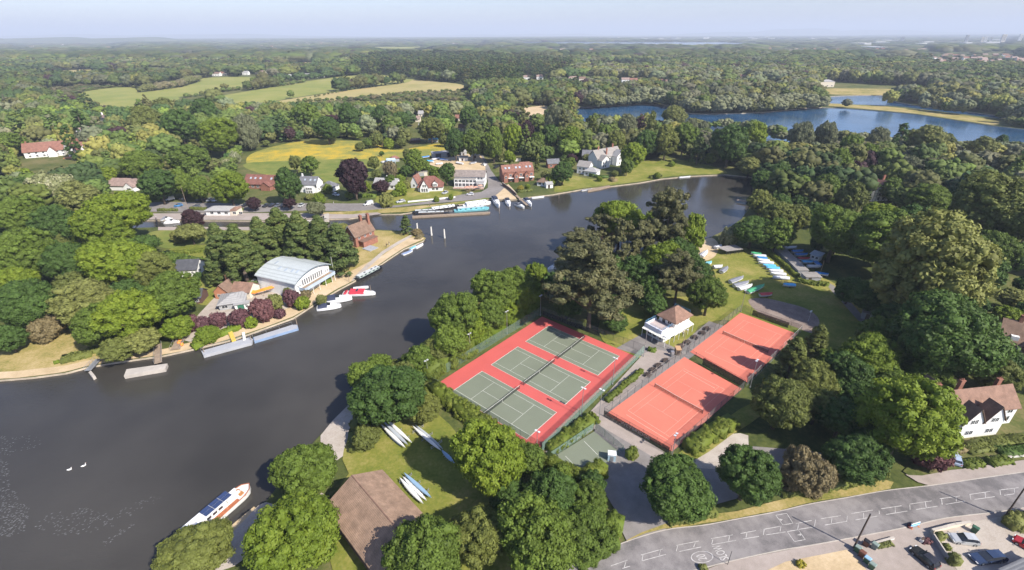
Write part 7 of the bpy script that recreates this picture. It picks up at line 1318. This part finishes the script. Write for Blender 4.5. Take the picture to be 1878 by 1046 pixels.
LMK=[(1700,740,'gabled house'),(1850,610,'half timbered house'),(1600,350,'red roofed house'),(1490,480,'dinghy compound'),(1712,500,'big pale crown'),(1728,618,'holm oak'),(1550,840,'road verge'),(1560,600,'lane'),(1640,262,'leaning poplar'),(1780,300,'sandy field'),(1440,430,'river landing'),(345,490,'white bungalow'),(220,345,'pink roofed house'),(110,275,'long house'),(60,650,'riverside lawn'),(155,555,'golden topped tree'),(290,650,'cream landing stage'),(310,370,'lock car park'),(0,340,'left frame edge bungalow'),(100,590,'russet bush'),(215,485,'large bright tree'),(40,430,'left frame edge'),(1860,470,'right frame edge'),(1838,385,'huge edge tree'),(1625,435,'broad wood tree'),(930,610,'third floodlight'),(863,650,'second floodlight'),(787,700,'nearest river floodlight'),(1000,960,'drive thicket'),(720,665,'river path')]
def where_(px,py):
    l=min(LMK,key=lambda q:(q[0]-px)**2+((q[1]-py)*1.4)**2); dx,dy=px-l[0],(py-l[1])*1.4; d=math.hypot(dx,dy)
    dw=('just ' if d<35 else ('' if d<75 else 'well '))+('left of' if dx<0 else 'right of') if abs(dx)>abs(dy) else ('just ' if d<35 else ('' if d<75 else 'well '))+('beyond' if dy<0 else 'this side of')
    return dw+' the '+l[2]
def fill(poly_px,n,rr,kinds,where,grp):
    xs=[p[0] for p in poly_px]; ys=[p[1] for p in poly_px]; k=0
    for _ in range(n*40):
        if k>=n: break
        px,py=rnd.uniform(min(xs),max(xs)),rnd.uniform(min(ys),max(ys))
        if not inpoly(px,py,poly_px): continue
        g=G(px,py); r=rnd.uniform(*rr)
        if any(a-8<px<b+8 and c<py and py-F/g.y*15<c-3 for a,b,c in VIEW): continue
        if blocked(g.x,g.y,r*.6) or near_tree(g.x,g.y,r,.55): continue
        kind=rnd.choice(kinds); z=.5*2*r; q=PX(g.x,g.y,z); wpx=2*r*F/DEPTH(Vector((g.x,g.y,z)))
        tree(q[0],q[1],wpx,kind,where_(*q)+' '+where,None,grp); put_cell(g.x,g.y,r); k+=1
LW=[(-120,640),(-120,330),(60,330),(230,335),(290,400),(265,470),(330,520),(330,640),(230,655),(185,645),(130,610),(60,612),(0,630)]
fill(LW,45,(3.5,6),'OBDDOL','in the left wood','trees filling the left bank wood')
RW=[(1430,300),(1620,300),(1740,330),(2000,300),(2000,720),(1740,740),(1640,640),(1600,560),(1540,510),(1430,440),(1385,420),(1390,340)]
fill(RW,60,(3.5,7),'ODDOLDB','in the right wood','trees filling the right bank wood')
fill([(660,690),(790,640),(830,570),(980,500),(985,560),(790,700),(700,780),(660,760)],12,(2,3.4),'OBL','in the bank hedge','trees of the river bank hedge')
fill([(960,840),(1100,880),(1130,950),(1000,1060),(880,1060),(950,960)],7,(2.5,4),'OOD','in the thicket','trees of the drive thicket')
# ------------------------------------------------------------------ far woodland: one mass
PAL=dict(O=(.088,.122,.028),B=(.120,.160,.030),D=(.048,.080,.024),Y=(.18,.185,.045),L=(.105,.112,.035),W=(.140,.150,.082),P=(.045,.022,.026),T=(.14,.125,.065))
def woodmass(name,items,lod,label,cat='woodland'):
    """items: x,y,r,h,colour,shape"""
    if not items: return
    cfg={'a':(46,420,.62,1),'b':(15,110,1.2,1),'c':(6,26,2.4,1)}[lod]
    pr={}
    for sh in('broad','poplar'):
        RR=(6,12.5) if sh=='broad' else (3,18)
        pr[sh]=[(crown_arrays(sh,RR[0],RR[1],cfg[0],cfg[1],cfg[2]*(1 if sh=='broad' else .6),900+k,sub=1,hull=1.0 if lod!='c' else 1.5),RR) for k in range(5)]
    HV=[];HF=[];HTn=[];Q=[];QT=[];CH=[];CQ=[]; off=0; rng=np.random.default_rng(3)
    for i,(x,y,r,h,c,sh) in enumerate(items):
        (hv,hf,ht,q,qt),RR=pr[sh][i%5]; a=rng.uniform(0,6.28); ca,sa=math.cos(a),math.sin(a)
        Mx=np.array([[ca*r/RR[0],-sa*r/RR[0],0],[sa*r/RR[0],ca*r/RR[0],0],[0,0,h/RR[1]]])
        v=hv@Mx.T+(x,y,0); HV.append(v); HF.append(hf+off); off+=len(hv); HTn.append(ht); Q.append(q@Mx.T+(x,y,0)); QT.append(qt)
        cc=np.array(c+(1,))*1.0; CH.append(np.tile(cc,(len(hv),1))); CQ.append(np.tile(cc,(len(q),1)))
    me=mesh_from(name,np.concatenate(HV),np.concatenate(HF),np.concatenate(HTn),np.concatenate(Q),np.concatenate(QT),WOODM,np.concatenate(CH+CQ))
    return tag(link(name,me),label,cat,None,'stuff')
m,t,b=nmat('woodland_leaves'); WOODM=m
ac=t.nodes.new('ShaderNodeAttribute'); ac.attribute_name='leafcol'; at=t.nodes.new('ShaderNodeAttribute'); at.attribute_name='tone'
r_=ramp(t,at.outputs['Fac'],[(0,(.68,.68,.68)),(1,(1.32,1.32,1.25))]); o_=mixc(t,1.0,ac.outputs['Color'],r_.outputs[0],'MULTIPLY')
t.links.new(o_,b.inputs['Base Color']); b.inputs['Roughness'].default_value=.7; b.inputs['Specular IOR Level'].default_value=.2
from mathutils import noise as mn
A_=[];B_=[];C_=[]
rnd=random.Random(77)
PLANT=[(648,137),(646,116),(700,106),(850,106),(960,112),(1060,128),(1010,150),(940,160),(880,158),(840,152),(760,143)]
PLANTW=in_world(PLANT)
LAKEZ=[(1058,130),(1600,140),(1990,190),(1990,330),(1500,320),(1060,260)]
OPEN=[in_world(p) for p in ([(1180,92),(1420,92),(1420,99),(1180,99)],[(900,88),(1000,88),(1000,94),(900,94)])]
def rowband():
    y=222.0
    while y<14000:
        s=max(9.6,.0145*y) if y<2200 else .017*y
        half=1.12*y+30; x=-half
        while x<half:
            yield x+rnd.uniform(-.45,.45)*s,y+rnd.uniform(-.45,.45)*s,s
            x+=s
        y+=s*.85
VIEW+= [(930,1412,86),(552,608,97),(180,390,180)]
VIEW+=[(1180,1410,99),(60,215,133),(300,470,107),(1080,1190,120),(1560,1680,110),(930,1080,106),(480,640,121),(640,780,90)]
SUBURB=[[(1690,100),(1878,98),(1900,128),(1700,128)],[(680,91),(800,91),(800,104),(690,104)],[(1390,90),(1720,88),(1720,108),(1390,108)],[(990,90),(1170,90),(1170,104),(990,104)],[(0,74),(240,74),(240,95),(0,95)],[(370,76),(900,76),(900,88),(370,100)],[(1050,66),(1870,66),(1870,88),(1420,90)]]
LOWZ=[[(430,203),(500,203),(590,188),(740,173),(860,159),(880,200),(700,204),(480,212)],[(60,165),(150,158),(260,160),(400,196),(500,200),(480,212),(330,216),(200,216),(90,190)]]
NOFILL=[[(262,182),(330,179),(482,155),(530,149),(640,140.5),(640,138),(560,149),(470,163),(375,184),(300,190)],[(440,315),(640,290),(700,288),(900,288),(1000,300),(1000,370),(640,410),(260,420),(260,375),(420,350)],[(1040,305),(1170,300),(1330,305),(1340,330),(1040,350)],[(1500,150),(1700,160),(1700,175),(1500,190)]]
for x,y,s in rowband():
    px,py=PX(x,y)
    if px<-60 or px>1940: continue
    dens=mn.noise(Vector((x*.004,y*.004,3.1)))
    town=mn.noise(Vector((x*.0016,y*.0016,9.7)))
    if y>900 and town>.22 and rnd.random()<.45: continue
    if y<222: continue
    low=any(inpoly(px,py,q) for q in LOWZ)
    r=s*rnd.choice((.44,.55,.62,.7,.82,.98))*rnd.uniform(.92,1.08)*(.55 if low else 1); r=max(r,3.0)
    sub_=any(inpoly(px,py,q) for q in SUBURB)
    if sub_ and rnd.random()<.55: continue
    hp_=F/max(60,y)*17
    if any(a-6<px<b+6 and c<py and py-hp_<c-3 for a,b,c in VIEW): continue
    if any(inpoly(px,py,q) for q in NOFILL): continue
    if y<560 and inpoly(px,py,[(960,362),(1400,335),(1400,460),(960,420)]): continue
    if blocked(x,y,r*.55 if y<800 else 0): continue
    if y<600 and near_tree(x,y,r*.8,.55): continue
    if rnd.random()<.06+.10*max(0,dens): continue
    sel=mn.noise(Vector((x*.012,y*.012,0)))+.5*mn.noise(Vector((x*.05,y*.05,5)))
    kind=rnd.choice('OODL' if sel<-.15 else ('OBDL' if sel<.2 else 'LYWO'))
    if inpoly(px,py,LAKEZ): kind=rnd.choice('WWLYO')
    h=r*rnd.uniform(1.45,2.7) if y<2200 else rnd.uniform(9,17); sh='broad'
    if y<2200: h=min(max(h,6),19)
    if sub_: h=rnd.uniform(4,8); r*=.8
    if low: h=rnd.uniform(2.5,4.5); kind=rnd.choice('TLLO')
    if dens<-.32 and y<1500: r*=.6; h*=.45
    if inpoly(x,y,PLANTW): sh='poplar'; h=rnd.uniform(23,29); r=max(4,s*.55); kind=rnd.choice('DODL')
    elif rnd.random()<.03: sh='poplar'; h*=1.5; r*=.6
    if rnd.random()<.015: kind='P'
    for a_,b_,c_ in ((1290,1990,257),(440,872,186)):
        if a_<px<b_ and c_<py<c_+F/y*h*1.05: h=max(2.2,(py-c_)*y/F*.9); r=min(r,max(2.4,h*.75)); sh='broad'
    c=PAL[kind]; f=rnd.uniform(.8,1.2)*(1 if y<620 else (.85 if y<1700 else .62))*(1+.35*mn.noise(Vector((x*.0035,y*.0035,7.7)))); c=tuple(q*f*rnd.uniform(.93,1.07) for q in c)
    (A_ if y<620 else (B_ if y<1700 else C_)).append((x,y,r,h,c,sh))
# hedgerows across the fields and bushes at meadow edges
def row(pxs,r,n,lod,kinds='ODL'):
    w_=[G(*p) for p in pxs]
    for a,b in zip(w_[:-1],w_[1:]):
        k=max(1,int((b-a).length/n))
        for i in range(k):
            p=a+(b-a)*((i+rnd.random())/k); q=r*rnd.uniform(.6,1.3); lod.append((p.x+rnd.gauss(0,1),p.y+rnd.gauss(0,1),q,q*1.6,PAL[rnd.choice(kinds)],'broad'))
row([(340,180),(400,171),(430,166),(520,158),(560,151)],3.2,6,B_); row([(255,170),(330,160),(365,149)],6,5,B_,'LLT')
row([(545,186),(600,174),(650,164),(740,152)],1.6,9,B_); row([(360,200),(420,204),(480,200),(560,190),(640,184),(740,174),(860,168)],3.0,5,A_)
row([(470,150),(540,149),(620,141)],7,7,B_,'D'); row([(0,155),(120,150),(200,152),(262,150)],9,9,B_,'DOD')
row([(1080,200),(1180,192),(1240,196),(1270,209),(1400,207),(1512,198)],9,8,A_,'WWL'); row([(1090,197),(1190,189),(1260,200),(1400,203),(1510,192)],10,8,A_,'WWLO')
row([(1640,178),(1700,188),(1760,200),(1830,208)],9,9,A_,'OWLD'); row([(1850,225),(1900,232)],14,8,A_,'WO')
row([(1160,238),(1260,238),(1330,236),(1400,252),(1440,262),(1560,270),(1700,276),(1820,280)],6,7,A_,'WLO')
print('mass',len(A_),len(B_),len(C_))
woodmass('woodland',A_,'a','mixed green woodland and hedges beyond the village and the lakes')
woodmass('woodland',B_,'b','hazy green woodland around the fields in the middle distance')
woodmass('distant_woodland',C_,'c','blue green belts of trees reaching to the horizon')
# ------------------------------------------------------------------ haze
hz=bpy.data.meshes.new('haze'); mbh=MB(); mbh.bx(-46000,46000,-3500,71000,-2.4,430); hb=mbh.build('haze',None if False else BARK)
hm=bpy.data.materials.new('haze_air'); hm.use_nodes=True; ht_=hm.node_tree; ht_.nodes.remove(ht_.nodes['Principled BSDF'])
pv=ht_.nodes.new('ShaderNodeVolumePrincipled'); pv.inputs['Color'].default_value=(.76,.85,1,1); pv.inputs['Density'].default_value=.00012; pv.inputs['Anisotropy'].default_value=0.0
ht_.links.new(pv.outputs[0],ht_.nodes['Material Output'].inputs['Volume']); hb.data.materials.clear(); hb.data.materials.append(hm)
tag(hb,'pale blue summer haze over the distance','haze',None,'stuff')
